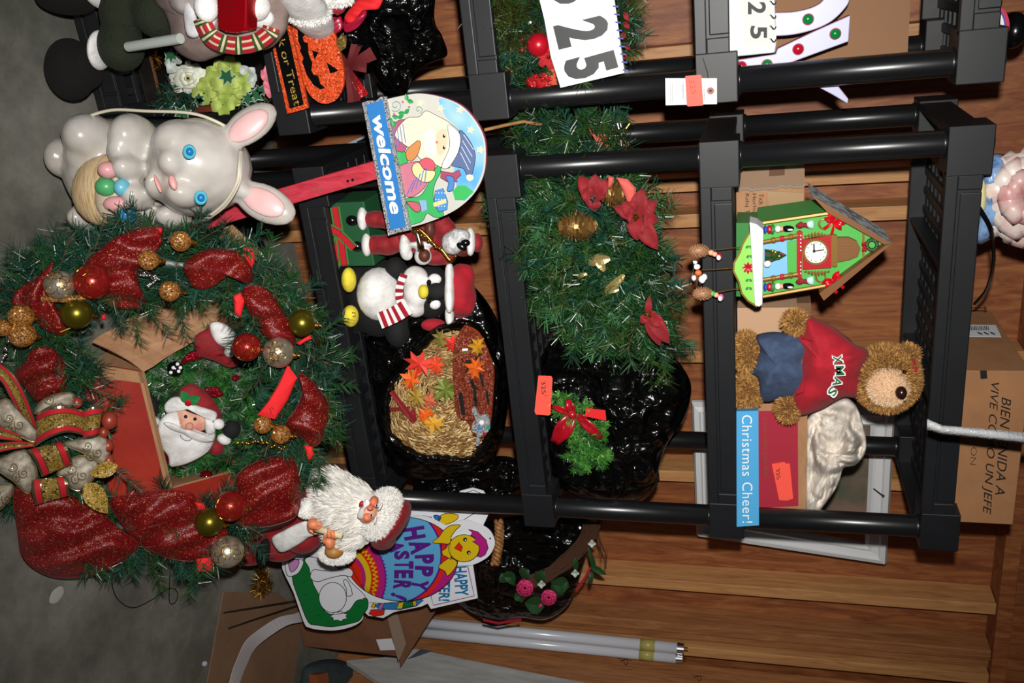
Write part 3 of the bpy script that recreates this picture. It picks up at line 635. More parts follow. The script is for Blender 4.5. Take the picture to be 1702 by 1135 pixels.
rows = [[at(u, v - 8 + 3 * math.sin(i), -0.22), at(u, v, -0.22, 0.006), at(u, v + 8, -0.22)] for i, (u, v) in enumerate(P_)]; b.grid(rows, M_('grey_plastic_wrap', 'b4b6b8', 0.25, kind='bag', ns=30, bs=.5, bd=.006)); b.build('hanging_strap', solid=0.004, smooth=True, label='crinkled silver grey strap hanging in front of the top shelf', cat='strap')
# flower shaped ceramic lamp
fl = thing('flower_lamp', 'ceramic lamp with blue base and white and pink petals on the top shelf', 'lamp', (*at(1640, 330, 0.12).xy, z5))
BLUC = M_('blue_glaze', '3a66a8', 0.25, kind='mottle', ns=25, stops=[(0.4, '2f5590'), (0.6, '8fb0dc')]); PETC = M_('white_pink_glaze', 'e6d6cc', 0.35, kind='mottle', ns=14, stops=[(0.35, 'd9a8a4'), (0.55, 'e8dcd2')])
b = MB(); puff(b, [(1628, 290), (1640, 262), (1662, 255), (1690, 270), (1680, 320), (1675, 370), (1640, 402), (1622, 400), (1625, 340)], 0.12, 0, 0.05, BLUC, back=0.08, crump=.02, cs=12); b.build('base', fl, smooth=True, fix=True)
for ring_, (R1, R0, n_, hh, m_) in enumerate(((92, 20, 10, .02, PETC), (74, 14, 9, .04, PETC), (52, 8, 8, .055, M_('pink_glaze', 'd8908c', .35, kind='mottle', ns=12, stops=[(.35, 'd07c7c'), (.6, 'e4ccc4')])))):
    for k in range(n_):
        a = 1.45 + 3.5 * k / (n_ - 1) * .97 + ring_ * .2; R2 = R1 * rnd(.9, 1.05); b = MB(); ca_, sa_ = math.cos(a), math.sin(a)
        leaf(b, (1712 + R0 * ca_, 330 + R0 * sa_), (1712 + R2 * ca_, 330 + R2 * .92 * sa_), R1 * .62, YP(.12), m_, hh, hh + rnd(.0, .012), .016, prof=lambda t: .3 + .7 * math.sin(3.14 * min(1, t * .8)) ** .6, fold=-.35); b.build('petal', fl, solid=.003, smooth=True)
b = MB(); puff(b, [(1628, 305), (1636, 300), (1640, 330), (1635, 352), (1627, 345)], 0.12, 0.05, 0.012, M_('pale_yellow_glaze', 'd8d49a', .3)); b.build('leaf', fl, smooth=True, fix=True)
b = MB(); b.tube(cr([at(1628, 345, .02), at(1645, 375, .02), at(1650, 400, .05), at(1651, 440, .1), at(1640, 480, .2), at(1620, 505, .3)], 6, False), 0.0035, BLK, 6); b.build('power_cord', fl)
# left top: round white plate shape with pink rim
pl_ = thing('round_rimmed_plate', 'white disc with a bright pink rim on the left unit\'s top shelf', 'lamp', (*at(1655, 42, 0.1).xy, zt(5)))
b = MB(); b.plate(circ(1652, 42, 34, 32, ru=26), 0.1, 0.03, M_('hot_pink', 'd0204c', .4)); b.plate(circ(1650, 42, 30, 32, ru=22), 0.1, 0.002, M_('purple_band', '5040b0', .4), h=.001);b.plate(circ(1649, 42, 27, 32, ru=20), 0.1, 0.002, WHT, h=.003); b.build('disc', pl_)
b = MB(); ell(b, 1684, 50, 0.16, 22, 30, BLK); b.build('dark_pot', pl_, smooth=True)  # black pot behind the plate
# ================================================================== right unit, third shelf
def C2(*p): return Z(780, 280, 0.29948, p)
def C3(*p): return Z(780, 560, 0.29948, p)
z3 = zt(3) - 0.0135
wr3 = thing('wreath', 'oblong pine wreath with gold pine cones and red poinsettias leaning on the third shelf', 'wreath', (0.3, 0.12, z3))
WP3 = YP(0.09); wpoly = C2((250, 70), (420, 45), (600, 50), (760, 60), (900, 110), (1000, 180), (1050, 330), (1080, 500), (1095, 700), (1105, 900), (1090, 1050), (1000, 1060), (860, 1010), (740, 1000), (620, 930), (520, 820), (440, 680), (400, 560), (330, 480), (340, 370), (270, 280), (240, 180))
b = MB(); puff(b, [(u * .9 + .1 * 985, v * .9 + .1 * 445) for u, v in wpoly], WP3, -0.02, 0.06, PINE[3], back=0.05, crump=.02); b.build('wreath_core', wr3, smooth=True, fix=True)
sp = pine_patch([(u * .93 + .07 * 985, v * .93 + .07 * 445) for u, v in wpoly], WP3, 380, 0.0, 0.045, 0.07, flow=(-0.1, 0.25), out=0.9)
sp += [(at(u, v, WP3, 0.02), CA * a + CB * c + rdir() * .2 - CF * .2, 0.07) for u, v, a, c in ((860, 345, -1, .2), (870, 350, -1, .1), (885, 420, -1, 0.3), (1085, 590, .2, 1), (1100, 590, .3, 1), (950, 230, -.5, -1), (900, 290, -.8, -.3), (1090, 500, 1, .3))]
sprigs('pine_needles', sp, wr3, mats=PINE + [M_('pine_light', '3f6e44', .35, spec=.6), PINE[0]], per=64, nl=0.030, nw=0.0013, seed=3, spread=.85)
# behind the post it goes on towards the left unit
sp2 = pine_patch([(880, 190), (960, 190), (1010, 200), (1020, 240), (960, 262), (880, 262), (862, 215)], YP(0.14), 90, 0, 0.03, 0.05, flow=(.2, -.2)); sprigs('pine_needles', sp2, wr3, per=60, nl=0.03, seed=4)
GC = M_('gold_cone_scale', '7a5a2c', 0.4, 0.45)
def cone(name, c, ru, rv, p, par, h=0.05, m=None, n=75):
    b = MB(); m = m or GC; s_ = sc(*c, p); q0 = at(*c, p, h)
    b.ball(q0, 1, m, 12, 8, (ru * s_ * .75, rv * s_ * .75, rv * s_ * .6), RC)
    for i in range(n):
        t = (i + .5) / n; a = i * 2.39996; uu = -1 + 2 * t; rr = math.sqrt(max(0.03, 1 - uu * uu))
        dv = CB * math.cos(a) * rv * s_ * rr + CF * math.sin(a) * rv * s_ * rr * .8 + CA * uu * ru * s_; n_ = (dv + CA * 0.4 * ru * s_).normalized(); e = n_.cross(CA).normalized()
        q = q0 + dv * .62; L = rv * s_ * .5; w_ = rv * s_ * .34
        b.add([q - e * w_ * .4, q + e * w_ * .4, q + n_ * L * .8 + e * w_, q + n_ * L, q + n_ * L * .8 - e * w_], [(0, 1, 2, 3, 4)], m)
    return b.build(name, par, solid=0.0012)
cone('pine_cone', C2((600, 320))[0], 34, 24, WP3, wr3, 0.10); cone('pine_cone', C2((790, 140))[0], 17, 20, WP3, wr3, 0.09, n=60)
def poinsettia(par, c, pet, p, m, h=0.10, cen=GOLD, prof=None):
    b = MB()
    for k in range(7): b.ball(at(c[0] + rnd(-5, 5), c[1] + rnd(-5, 5), p, h + 0.012), 0.0035, cen, 7, 5)
    r = b.build('poinsettia', par)
    for (u, v, w_) in pet:
        b = MB(); leaf(b, c, (u, v), w_, p, m, h, h + rnd(-.01, .012), 0.012); b.build('petal', r, smooth=True, solid=0.0008)
    return r
poinsettia(wr3, C2((925, 270))[0], [(*C2(q)[0], w_) for q, w_ in (((1050, 290), 34), ((1040, 180), 30), ((960, 110), 30), ((850, 180), 26), ((800, 210), 22), ((930, 400), 30), ((1045, 450), 32), ((1000, 380), 28), ((870, 260), 24))], WP3, REDV)
poinsettia(wr3, C2((690, 170))[0], [(*C2(q)[0], w_) for q, w_ in (((610, 40), 28), ((700, 30), 28), ((760, 60), 26), ((640, 190), 22), ((700, 240), 22), ((620, 120), 24), ((760, 110), 20))], WP3, REDV, cen=SILV)
poinsettia(wr3, C2((990, 815))[0], [(*C2(q)[0], w_) for q, w_ in (((1000, 705), 12), ((1090, 880), 22), ((1110, 970), 28), ((1060, 985), 24), ((950, 860), 16), ((1050, 830), 20))], WP3, REDV)
GLF = M_('gold_lame', 'cdb878', 0.35, 0.7, kind='fabric', ns=250, bs=.6)
for a, c, w_ in (((660, 520), (780, 500), 22), ((745, 700), (860, 590), 18), ((740, 690), (830, 670), 12), ((600, 605), (650, 580), 9), ((700, 480), (750, 570), 18)):
    b = MB(); leaf(b, *C2(a, c), w_, WP3, GLF, 0.10, 0.115, 0.008, prof=lambda t: 0.8 * math.sin(3.14 * (t * .8 + .15)) ** .6); b.build('gold_leaf', wr3, solid=0.0008)
PNK = M_('salmon_ribbon_back', 'c8554a', 0.7)
for o in (((815, 50), (880, 60), (925, 110), (915, 225), (880, 200), (850, 120)), ((770, 40), (805, 50), (790, 105), (765, 110))):
    b = MB(); puff(b, C2(*o), WP3, 0.10, 0.006, PNK, back=.002, K=3, smooth_out=False); b.build('ribbon_tail', wr3, fix=True)
b = MB(); b.plate([(958, 192), (972, 190), (1003, 218), (1016, 250), (1000, 250), (985, 225), (968, 210)], 0.11, 0.002, PNK); b.build('ribbon_tail', wr3)
b = MB()
for k in range(160):
    u, v = rnd(1000, 1048), rnd(205, 250); q = at(u, v, 0.12, rnd(0, .03)); d = rdir() * .012; b.tube([q, q + d], 0.0008, random.choice([SILV, GOLD]), 3, False)
b.build('tinsel', wr3, kind='stuff')
# black bag with garland
bag3 = thing('trash_bag', 'bulging black trash bag with green garland and red bow in its mouth, third shelf', 'bag', (0.6, 0.15, z3))
bo = C3((500, -20), (430, 50), (370, 150), (330, 250), (335, 330), (375, 430), (395, 560), (415, 680), (470, 800), (570, 880), (700, 930), (860, 942), (960, 910), (1050, 810), (1055, 720), (1100, 590), (1190, 460), (1232, 300), (1205, 200), (1130, 110), (1000, 40), (850, 10), (650, -40))
crumple_bag('bag_film', bo, YP(0.13), 0.11, bag3, amp=0.05, cs=26, back=0.12)
gp = C3((470, 325), (540, 350), (640, 385), (720, 480), (735, 560), (772, 660), (730, 690), (620, 720), (570, 660), (550, 540), (500, 440))
TG = [M_('garland_green', '3a7a2a', 0.4), M_('garland_light', '5a9a3c', 0.4), PINE[0]]
sprigs('garland_needles', pine_patch(gp, YP(0.13), 190, 0.115, 0.012, 0.02, out=.4), bag3, mats=TG, per=55, nl=0.014, nw=0.0009, seed=5)
b = MB()
for a, c, w_ in (((570, 430), (460, 385), 11), ((575, 440), (545, 345), 15), ((580, 430), (470, 590), 30), ((585, 430), (735, 560), 16), ((590, 430), (660, 470), 12)): leaf(b, *C3(a, c), w_, YP(0.13), SATR, 0.135, 0.14, 0.012, prof=lambda t: .35 + .65 * math.sin(3.14 * min(1, t)) if t < .9 else .5)
b.ball(at(*C3((572, 430))[0], .13, .143), 0.01, SATR, 10, 8); b.build('red_bow', bag3, smooth=True, solid=0.001)
b = MB(); b.plate(C3((650, 395), (755, 408), (760, 465), (640, 440)), YP(0.13), .002, FELT, h=0.14); b.build('ribbon_loop', bag3)
b = MB(); b.plate(C3((383, 215), (455, 218), (462, 230), (450, 430), (440, 436), (370, 430), (362, 415)), YP(-0.006), 0.0012, ORS); text(b, '325', C3((400, 243))[0], C3((402, 318))[0], 7, YP(-0.006), G['ink'], h=.0006, shear=-.2)
b.line(C3((415, 326), (436, 326)), YP(-0.006), .6, G['ink'], h=.0006)
b.build('price_sticker', label='orange 325 sticker on the front edge of the third shelf', cat='sticker')
# ================================================================== right unit, second shelf
def C5(*p): return Z(400, 340, 0.35246, p)
def C1(*p): return Z(460, 180, 0.26426, p)
z2 = zt(2) - 0.0135
def Y(y): return YP(y)
# gift box with the saxophone santa standing on it
gb = thing('gift_box', 'green gift box tied with red and green ribbon under the small saxophone Santa', 'gift box', (*at(560, 380, .05).xy, z2))
q0 = at(560, 337, .03); q1 = at(570, 440, .03); zt_ = at(600, 390, .05).z
MB().box((q0.x, 0.03, z2 + .001), (q1.x + .005, 0.15, z2 + .085), M_('green_velvet_box', '14502c', .6)).build('carton', gb, bevel=.003)
RG = M_('ribbon_green', '4a7a3a', .5); RR_ = M_('ribbon_red', 'c01c2c', .5)
def stripe(a, c, w_, h=0.006):
    for dw, m, dh in ((w_, RG, 0), (w_ * .55, RR_, .001)): b.line(C1(a, c), Y(.03), dw * .264, m, h=h + dh)
    for sg in (-1, 1): 
        d = Vector(c) - Vector(a); n_ = Vector((-d.y, d.x)).normalized() * w_ * .3 * sg; b.line(C1((a[0] + n_.x, a[1] + n_.y), (c[0] + n_.x, c[1] + n_.y)), Y(.03), .5, GOLD, h=h + .002)
b = MB(); stripe((365, 620), (425, 990), 60, .002); stripe((245, 715), (400, 790), 60, .012); stripe((395, 800), (350, 1070), 66, .012); stripe((400, 800), (425, 985), 60, .014); stripe((405, 800), (485, 880), 55, .016); b.build('ribbon', gb, solid=.001)
sx = thing('saxophone_santa', 'small Santa figurine in red velvet playing a gold saxophone beside the penguin', 'figurine', (*at(600, 390, .06).xy, z2 + .086))
def bb(name, par, L, vox=0, m=None, **k):
    b = MB()
    for e in L: ell(b, *e[:5], e[5] if len(e) > 5 and e[5] is not None else m, rd=(e[6] if len(e) > 6 else None), rot=(e[7] if len(e) > 7 else 0))
    return b.build(name, par, smooth=True, remesh=vox, **k)
y_ = .03
for n_, L in (('boot', [(*C5((527, 75))[0], y_, 11, 9)]), ('boot', [(*C5((552, 197))[0], y_, 10, 9)])): bb(n_, sx, L, m=BLK)
bb('fur_cuff', sx, [(*C5((575, 65))[0], y_, 9, 20), ], m=WFUR); bb('fur_cuff', sx, [(*C5((595, 188))[0], y_, 9, 20)], m=WFUR)
bb('trousers', sx, [(*C5((640, 70))[0], y_ + .01, 24, 15), (*C5((700, 78))[0], y_ + .01, 25, 14), (*C5((640, 190))[0], y_ + .01, 20, 17), (*C5((690, 190))[0], y_ + .01, 26, 18), (*C5((740, 170))[0], y_ + .01, 20, 20)], .004, m=REDV)
bb('jacket', sx, [(*C5((810, 140))[0], y_ + .02, 28, 32), (*C5((870, 150))[0], y_ + .02, 34, 34), (*C5((960, 110))[0], y_, 20, 16), (*C5((920, 70))[0], y_, 24, 14), (*C5((920, 255))[0], y_, 24, 12), (*C5((960, 240))[0], y_ + .01, 22, 16)], .004, m=REDV)
bb('fur_trim', sx, [(*C5((775, 200))[0], y_ - .02, 10, 22, WFUR), (*C5((785, 235))[0], y_ - .02, 10, 11, WFUR), (*C5((860, 245))[0], y_ - .03, 15, 15, WFUR), (*C5((775, 160))[0], y_ - .01, 8, 12, WFUR), (*C5((850, 190))[0], y_ - .022, 24, 6, WFUR)], .004, m=WFUR)
bb('hand', sx, [(*C5((866, 240))[0], y_ - .05, 10, 11)], m=BRSK); bb('hand', sx, [(*C5((893, 110))[0], y_ - .05, 9, 16), (*C5((880, 150))[0], y_ - .05, 11, 7)], m=BRSK)
bb('face', sx, [(*C5((1050, 190))[0], y_ - .01, 20, 20)], m=BRSK)
BEARD = M_('silver_white_beard', 'dfe0e2', .35, .2, kind='mottle', ns=90, stops=[(.4, 'b8babc'), (.6, 'f0f0f0')], bs=1, bd=.006)
bb('beard', sx, [(*C5((1000, 180))[0], y_ - .03, 19, 20), (*C5((1030, 150))[0], y_ - .03, 20, 14), (*C5((990, 210))[0], y_ - .03, 12, 9)], .003, m=BEARD)
bb('sunglasses', sx, [(*C5((1040, 195))[0], y_ - .045, 11, 6, None, .006, .6), (*C5((1060, 180))[0], y_ - .045, 8, 6, None, .006)], m=BLK)
bb('hat_fur', sx, [(*C5((1083, 175))[0], y_ - .01, 9, 24)], m=WFUR); bb('hat', sx, [(*C5((1115, 180))[0], y_, 10, 16)], m=REDV)
b = MB(); sxp = [(815, 120), (840, 115), (880, 150), (915, 190), (950, 215), (985, 260), (1005, 258), (1015, 240)]; b.tube(cr([at(*C5(q)[0], y_ - .065) for q in sxp], 5, False), .0035, GOLD, 8)
b.tube([at(*C5(q)[0], y_ - .06) for q in ((850, 215), (846, 180), (835, 140), (812, 118))], [.009, .007, .005, .004], M_('silver_gold', 'c8b898', .2, 1), 10)
for k in range(7): b.ball(at(*C5((835 + k * 17, 122 + k * 14 + 8 * (k % 2)))[0], y_ - .072), .004, GOLD, 8, 5)
b.build('saxophone', sx, smooth=True)
# penguin
pg = thing('penguin_plush', 'plush penguin in a red Santa hat with a red and white striped scarf', 'stuffed toy', (*at(600, 480, .06).xy, z2))
y_ = .05
bb('body', pg, [(*C5((650, 440))[0], y_ + .06, 52, 66), (*C5((560, 360))[0], y_ + .04, 24, 28), (*C5((570, 520))[0], y_ + .04, 24, 30), (*C5((730, 300))[0], y_ + .03, 18, 20), (*C5((740, 590))[0], y_ + .01, 22, 30), (*C5((900, 410))[0], y_ + .03, 32, 46), (*C5((840, 410))[0], y_ + .05, 40, 46)], .006, m=BPL)
bb('belly', pg, [(*C5((655, 422))[0], y_ + .01, 38, 45, None, .06)], m=WFUR)
bb('face', pg, [(*C5((825, 350))[0], y_ - .005, 22, 22), (*C5((825, 460))[0], y_ - .005, 22, 26), (*C5((830, 405))[0], y_ - .01, 22, 30), (*C5((915, 352))[0], y_ - .012, 12, 10), (*C5((915, 468))[0], y_ - .012, 11, 10)], .004, m=WFUR)
bb('brow', pg, [(*C5((925, 408))[0], y_ - .04, 16, 14, None, .014)], m=BPL)
for y in (365, 452): bb('eye', pg, [(*C5((888, y))[0], y_ - .047, 4, 4)], m=BLK)
bb('beak', pg, [(*C5((862, 410))[0], y_ - .052, 9, 12)], m=YPL)
bb('foot', pg, [(*C5((510, 355))[0], y_ - .045, 12, 21, None, .03)], m=YPL); bb('foot', pg, [(*C5((518, 526))[0], y_ - .045, 13.5, 18.5, None, .03)], m=YPL)
b = MB(); c_ = C5((530, 518))[0]; b.line([(c_[0] - 2, c_[1] - 3), (c_[0] + 4, c_[1] - 3), (c_[0] + 4, c_[1] + 3), (c_[0] - 1, c_[1] + 3)], Y(y_ - .078), 1, M_('brown_stitch', '7a4a18', .8)); b.build('stitched_note', pg)
bb('hat_brim', pg, [(*C5((985, 330))[0], y_ - .015, 8, 22), (*C5((985, 420))[0], y_ - .03, 9, 34), (*C5((985, 520))[0], y_ - .015, 8, 20), (*C5((985, 565))[0], y_ - .01, 5, 6)], .004, m=WFUR)
bb('hat', pg, [(*C5((1035, 400))[0], y_ + .01, 24, 44), (*C5((1070, 440))[0], y_ + .01, 15, 30), (*C5((1060, 340))[0], y_ + .02, 16, 22), (*C5((1040, 495))[0], y_ + .02, 20, 16)], .005, m=RED)
bb('ear_muff', pg, [(*C5((910, 568))[0], y_ - .01, 21, 11, None, .02)], m=RED)
b = MB(); sc1 = C5((770, 330), (752, 380), (748, 430), (760, 480), (785, 520)); 
def band(path, wd, p, h, ms, n=10):
    P = cr([(a, c, 0) for a, c in path], n, False); N = len(P)
    for i in range(N - 1):
        if i % 2 and False: continue
        d = (P[min(i + 2, N - 1)] - P[i]).normalized() if i < N - 1 else d; n_ = Vector((-d.y, d.x, 0)) * wd / 2
        q = [P[i] + n_, P[i] - n_, P[i + 1] - n_, P[i + 1] + n_]
        b.add([at(x.x, x.y, p, h + .004 * math.sin(i)) for x in q], [(0, 1, 2, 3)], ms[(i // 2) % 2])
band(sc1, 12, Y(y_), .055, (RED, WHT), 6); band(C5((790, 480), (740, 510), (700, 530), (655, 548)), 27, Y(y_), .066, (WHT, RED), 6); b.build('striped_scarf', pg, solid=.004)
# open bag of straw with a brown plaque
def CS(*p): return Z(640, 520, .22917, p)
sb = thing('open_trash_bag', 'open black trash bag holding a straw wreath with autumn leaves, second shelf', 'bag', (.6, .15, z2))
crumple_bag('bag_film', [(596, 560), (588, 610), (590, 680), (610, 745), (650, 785), (715, 797), (785, 782), (828, 745), (846, 660), (842, 580), (818, 515), (780, 470), (740, 462), (700, 480), (640, 530)], Y(.14), .10, sb, amp=.05, cs=24, back=.1)
op = CS((580, 110), (430, 130), (330, 200), (220, 310), (150, 430), (60, 520), (25, 650), (30, 860), (130, 960), (260, 1030), (420, 1040), (580, 1060), (660, 1010), (740, 880), (780, 700), (785, 430), (700, 250), (640, 140))
b = MB(); o_ = cr([(a, c, 0) for a, c in op], 5); ring = []
for i, q in enumerate(o_):
    n_ = (o_[(i + 1) % len(o_)] - o_[i - 1]).normalized(); n_ = Vector((-n_.y, n_.x, 0)); row = []
    for k in range(13):
        t = k / 12; w_ = 17 + 6 * noise.noise(Vector((i * .35, 0, 0))); r_ = (t - .25) * w_; sgn = -1 if n_.dot(q - Vector((735, 655, 0))) < 0 else 1
        x = q + n_ * sgn * r_; row.append(at(x.x, x.y, Y(.14), .105 + .022 * math.sin(t * 3.14) + .014 * noise.turbulence(Vector((x.x / 9, x.y / 9, 1)), 3, True)))
    ring.append(row)
ring.append(ring[0]); b.grid(ring, G['bag']); b.build('rolled_rim', sb, smooth=True, solid=.002)
ST = [M_('straw', 'c9a468', .4, coat=.5), M_('straw_light', 'e2c690', .4, coat=.5), M_('straw_dark', '8a6436', .6)]
b = MB(); puff(b, op, Y(.14), .095, .012, ST[2], back=.0, K=6, crump=.01, cs=12); b.build('straw_core', sb)
b = MB()
for u, v in scatter(op, 2600):
    a = math.atan2(v - 655, u - 735) + 1.57 + rnd(-.6, .6); L = rnd(6, 20); w_ = rnd(.4, 1.1); b.ms or [b.mi(m) for m in ST]
    h_ = .108 + rnd(0, .018); p0 = Vector((u, v)); d = Vector((math.cos(a), math.sin(a))); n_ = Vector((-d.y, d.x)) * w_
    q = [p0 - d * L / 2 - n_, p0 - d * L / 2 + n_, p0 + n_ + d * 0, p0 - n_ + d * 0, p0 + d * L / 2]
    if not inpoly(*(p0 + d * L / 2), op) or not inpoly(*(p0 - d * L / 2), op): continue
    hh = [h_, h_, h_ + rnd(.002, .008), h_ + rnd(.002, .008), h_]; P = [at(x.x, x.y, Y(.14), y) for x, y in zip(q, hh)]; b.add(P, [(0, 1, 2, 3), (3, 2, 4)], random.choice(ST))
b.build('straw', sb, kind='stuff')
pq = MB(); PLB = M_('russet_glitter_board', '7a2c12', .5, kind='glitter', ns=420, fleck='e08848', thr=.94)
pq.plate(cr([(a, c, 0) for a, c in CS((560, 108), (600, 105), (680, 155), (740, 280), (785, 420), (780, 600), (762, 800), (720, 900), (640, 880), (600, 790), (545, 765), (510, 700), (500, 560), (490, 380), (500, 230))], 4), Y(.14), .008, PLB, h=.15, side=M_('orange_edge', 'b0481c', .5))
pq = pq.build('plaque', sb)
b = MB()
for pts, w_ in ((((640, 200), (625, 250), (665, 230)), 6), (((585, 350), (620, 360), (640, 420)), 6), (((600, 390), (590, 440)), 4), (((680, 300), (690, 400)), 4), (((625, 480), (650, 560), (660, 680)), 5), (((690, 440), (715, 540)), 4), (((735, 560), (750, 660)), 4), (((545, 580), (560, 680), (570, 740)), 7), (((620, 500), (675, 560)), 3), (((640, 620), (670, 640)), 4)): b.line(CS(*pts), Y(.14), w_, G['ink'], h=.1512)
text(b, 'fall', CS((668, 230))[0], CS((640, 450))[0], 10, Y(.14), G['ink'], h=.1515, shear=.2, bold=.02); b.build('painted_lettering', pq)
MAPLE = [(0, -.5), (.12, -.2), (.45, -.35), (.35, -.1), (.6, 0), (.3, .08), (.42, .35), (.15, .22), (.12, .3), (0, .6), (-.12, .3), (-.15, .22), (-.42, .35), (-.3, .08), (-.6, 0), (-.35, -.1), (-.45, -.35), (-.12, -.2)]
def maple(c, r, a, m, h, nm='maple_leaf'):
    b = MB(); p = Y(.14); o = [(c[0] + r * (x * math.cos(a) - y * math.sin(a)), c[1] + r * (x * math.sin(a) + y * math.cos(a))) for x, y in MAPLE]
    P = [at(*q, p, h + rnd(-.006, .01)) for q in o]; cc = at(*c, p, h + .006); b.add([cc] + P, [(0, i + 1, (i + 1) % len(P) + 1) for i in range(len(P))], m); b.build(nm, sb, solid=.001)
for c, r, a, m, l in (((250, 370), 46, .3, ('autumn_red', 'e03a2c'), 0), ((370, 380), 32, 1.5, ('autumn_redorange', 'e8502c'), 0), ((190, 480), 36, 2, ('autumn_orange', 'e86a1c'), 0), ((400, 190), 30, 1.2, ('autumn_olive', '8a7a38'), 0), ((490, 220), 28, 2.2, ('autumn_red', 'd03024'), 0), ((230, 610), 34, 1.3, ('autumn_mustard', 'a88a34'), 0), ((440, 560), 42, .9, ('autumn_green', '7a8a38'), 0), ((350, 800), 36, .2, ('autumn_yellow', 'e0a838'), 0), ((290, 740), 28, 2.4, ('autumn_orange', 'e8601c'), 0), ((330, 640), 24, 1, ('autumn_coral', 'e07050'), 0), ((655, 400), 34, 1.9, ('autumn_orange', 'e8601c'), 1), ((670, 240), 30, 1.6, ('autumn_gold', 'd09a28'), 1), ((530, 500), 22, 1.6, ('autumn_green', '7a8a38'), 0)):
    maple(CS(c)[0], r, a, M_(m[0], m[1], .6), .136 + .028 * l)
b = MB(); b.line(cr([(*q, 0) for q in CS((640, 270), (500, 320), (440, 430), (450, 520), (380, 640), (360, 730))], 4, False), Y(.14), 1.6, M_('stem_green', '6a6a30', .6), h=.155); b.line(CS((600, 265), (560, 268)), Y(.14), 4, WHT, h=.16); b.build('stem', sb, solid=.001)
b = MB(); 
for a, c, w_ in (((45, 570), (190, 760), 9), ((35, 700), (180, 690), 6), ((130, 690), (215, 790), 10), ((200, 700), (215, 780), 8)): leaf(b, *CS(a, c), w_, Y(.14), REDV, .135, .14, .006, prof=lambda t: .9)
b.build('ribbon_cross', sb, solid=.001)
SG = M_('silver_glitter', '9a9ea0', .4, kind='glitter', ns=500, fleck='ffffff', thr=.8)
b = MB(); b.plate(cr([(*q, 0) for q in CS((640, 685), (660, 700), (680, 745), (735, 740), (758, 790), (755, 850), (720, 880), (690, 900), (680, 960), (655, 955), (665, 880), (630, 860), (635, 800), (655, 770), (628, 710))], 3), Y(.14), .006, SG, h=.162)
b.plate(circ(*CS((683, 838))[0], 3.5, 8), Y(.14), .001, M_('blue_gem', '3a80c8', .3), h=.164); b.plate(circ(*CS((748, 832))[0], 3.5, 8), Y(.14), .001, M_('teal_gem', '2a9a80', .3), h=.164); b.plate(circ(*CS((720, 880))[0], 3, 8), Y(.14), .001, REDP, h=.164); b.plate(circ(*CS((700, 795))[0], 4, 8), Y(.14), .001, WHT, h=.164); b.build('glitter_rabbit', pq)
# dark bag at the back right of the second shelf
crumple_bag('trash_bag', [(690, 800), (720, 770), (770, 775), (820, 758), (860, 765), (868, 800), (850, 830), (790, 850), (720, 850), (690, 830)], Y(.25), .05, None, amp=.05, cs=20, back=.05, label='knotted black trash bag end behind the right front post, second shelf', cat='bag')
# ================================================================== WELCOME yard sign
def CW(*p): return Z(600, 150, .22022, p)
wp = PL((0, -.085, .8), (0, -1, 0.0))
ws = thing('welcome_sign', 'painted Santa and gift sack welcome sign on a red wooden stake', 'sign', (*at(110, 433, wp).xy, 0))
b = MB(); SK = M_('red_stained_wood', 'c03848', .45, kind='wood', ns=6, scale=(14, 14, 3), stops=[(.3, 'a82434'), (.6, 'c83c4c'), (.8, 'd45060')]); b.plate([(640, 262), (643, 293), (103, 452), (98, 422)], wp, .018, SK, h=-.008); b.build('stake', ws, bevel=.002)
b = MB()
for u, v in ((586, 299), (578, 301), (522, 316), (532, 314), (477, 318)): b.plate(circ(u, v, 2.6, 10), wp, .001, SILV if u > 560 else M_('rust', '8a5a48', .6), h=-.0065)
b.build('screw', ws)
bd = cr([(*q, 0) for q in CW((185, 70), (330, 38), (450, 25), (600, 50), (750, 112), (850, 210), (920, 330), (942, 450), (930, 620), (860, 770), (740, 885), (600, 960), (480, 1005), (370, 1035))], 5, False)
b = MB(); b.plate(bd, wp, .01, M_('cream_board', 'c6c6be', .5), h=.002, side=M_('pink_board_edge', 'b05068', .6)); board = b.build('board', ws)
def pt(cols, name='painted_design', par=board, h0=.0026, p=wp, CC=CW, lw=.9):
    b = MB(); h = h0
    for it in cols:
        c, o = it[0], it[1]; out = len(it) > 2 and it[2]
        P = cr([(*q, 0) for q in CC(*o)], 4) if not (len(it) > 3) else CC(*o)
        b.plate(P, p, .0002, c if not isinstance(c, str) else M_('paint_' + c, c, .5), h=h)
        if out: b.line([(q[0], q[1]) for q in P], p, lw, G['ink'], h=h + .0002, closed=True)
        h += .0003
    return b, h
SKY = M_('sky_gradient_paint', '6ab0e0', .5, kind='mottle', ns=9, nd=2, stops=[(.35, '58a8e2'), (.65, 'a8d0ea')], bs=0)
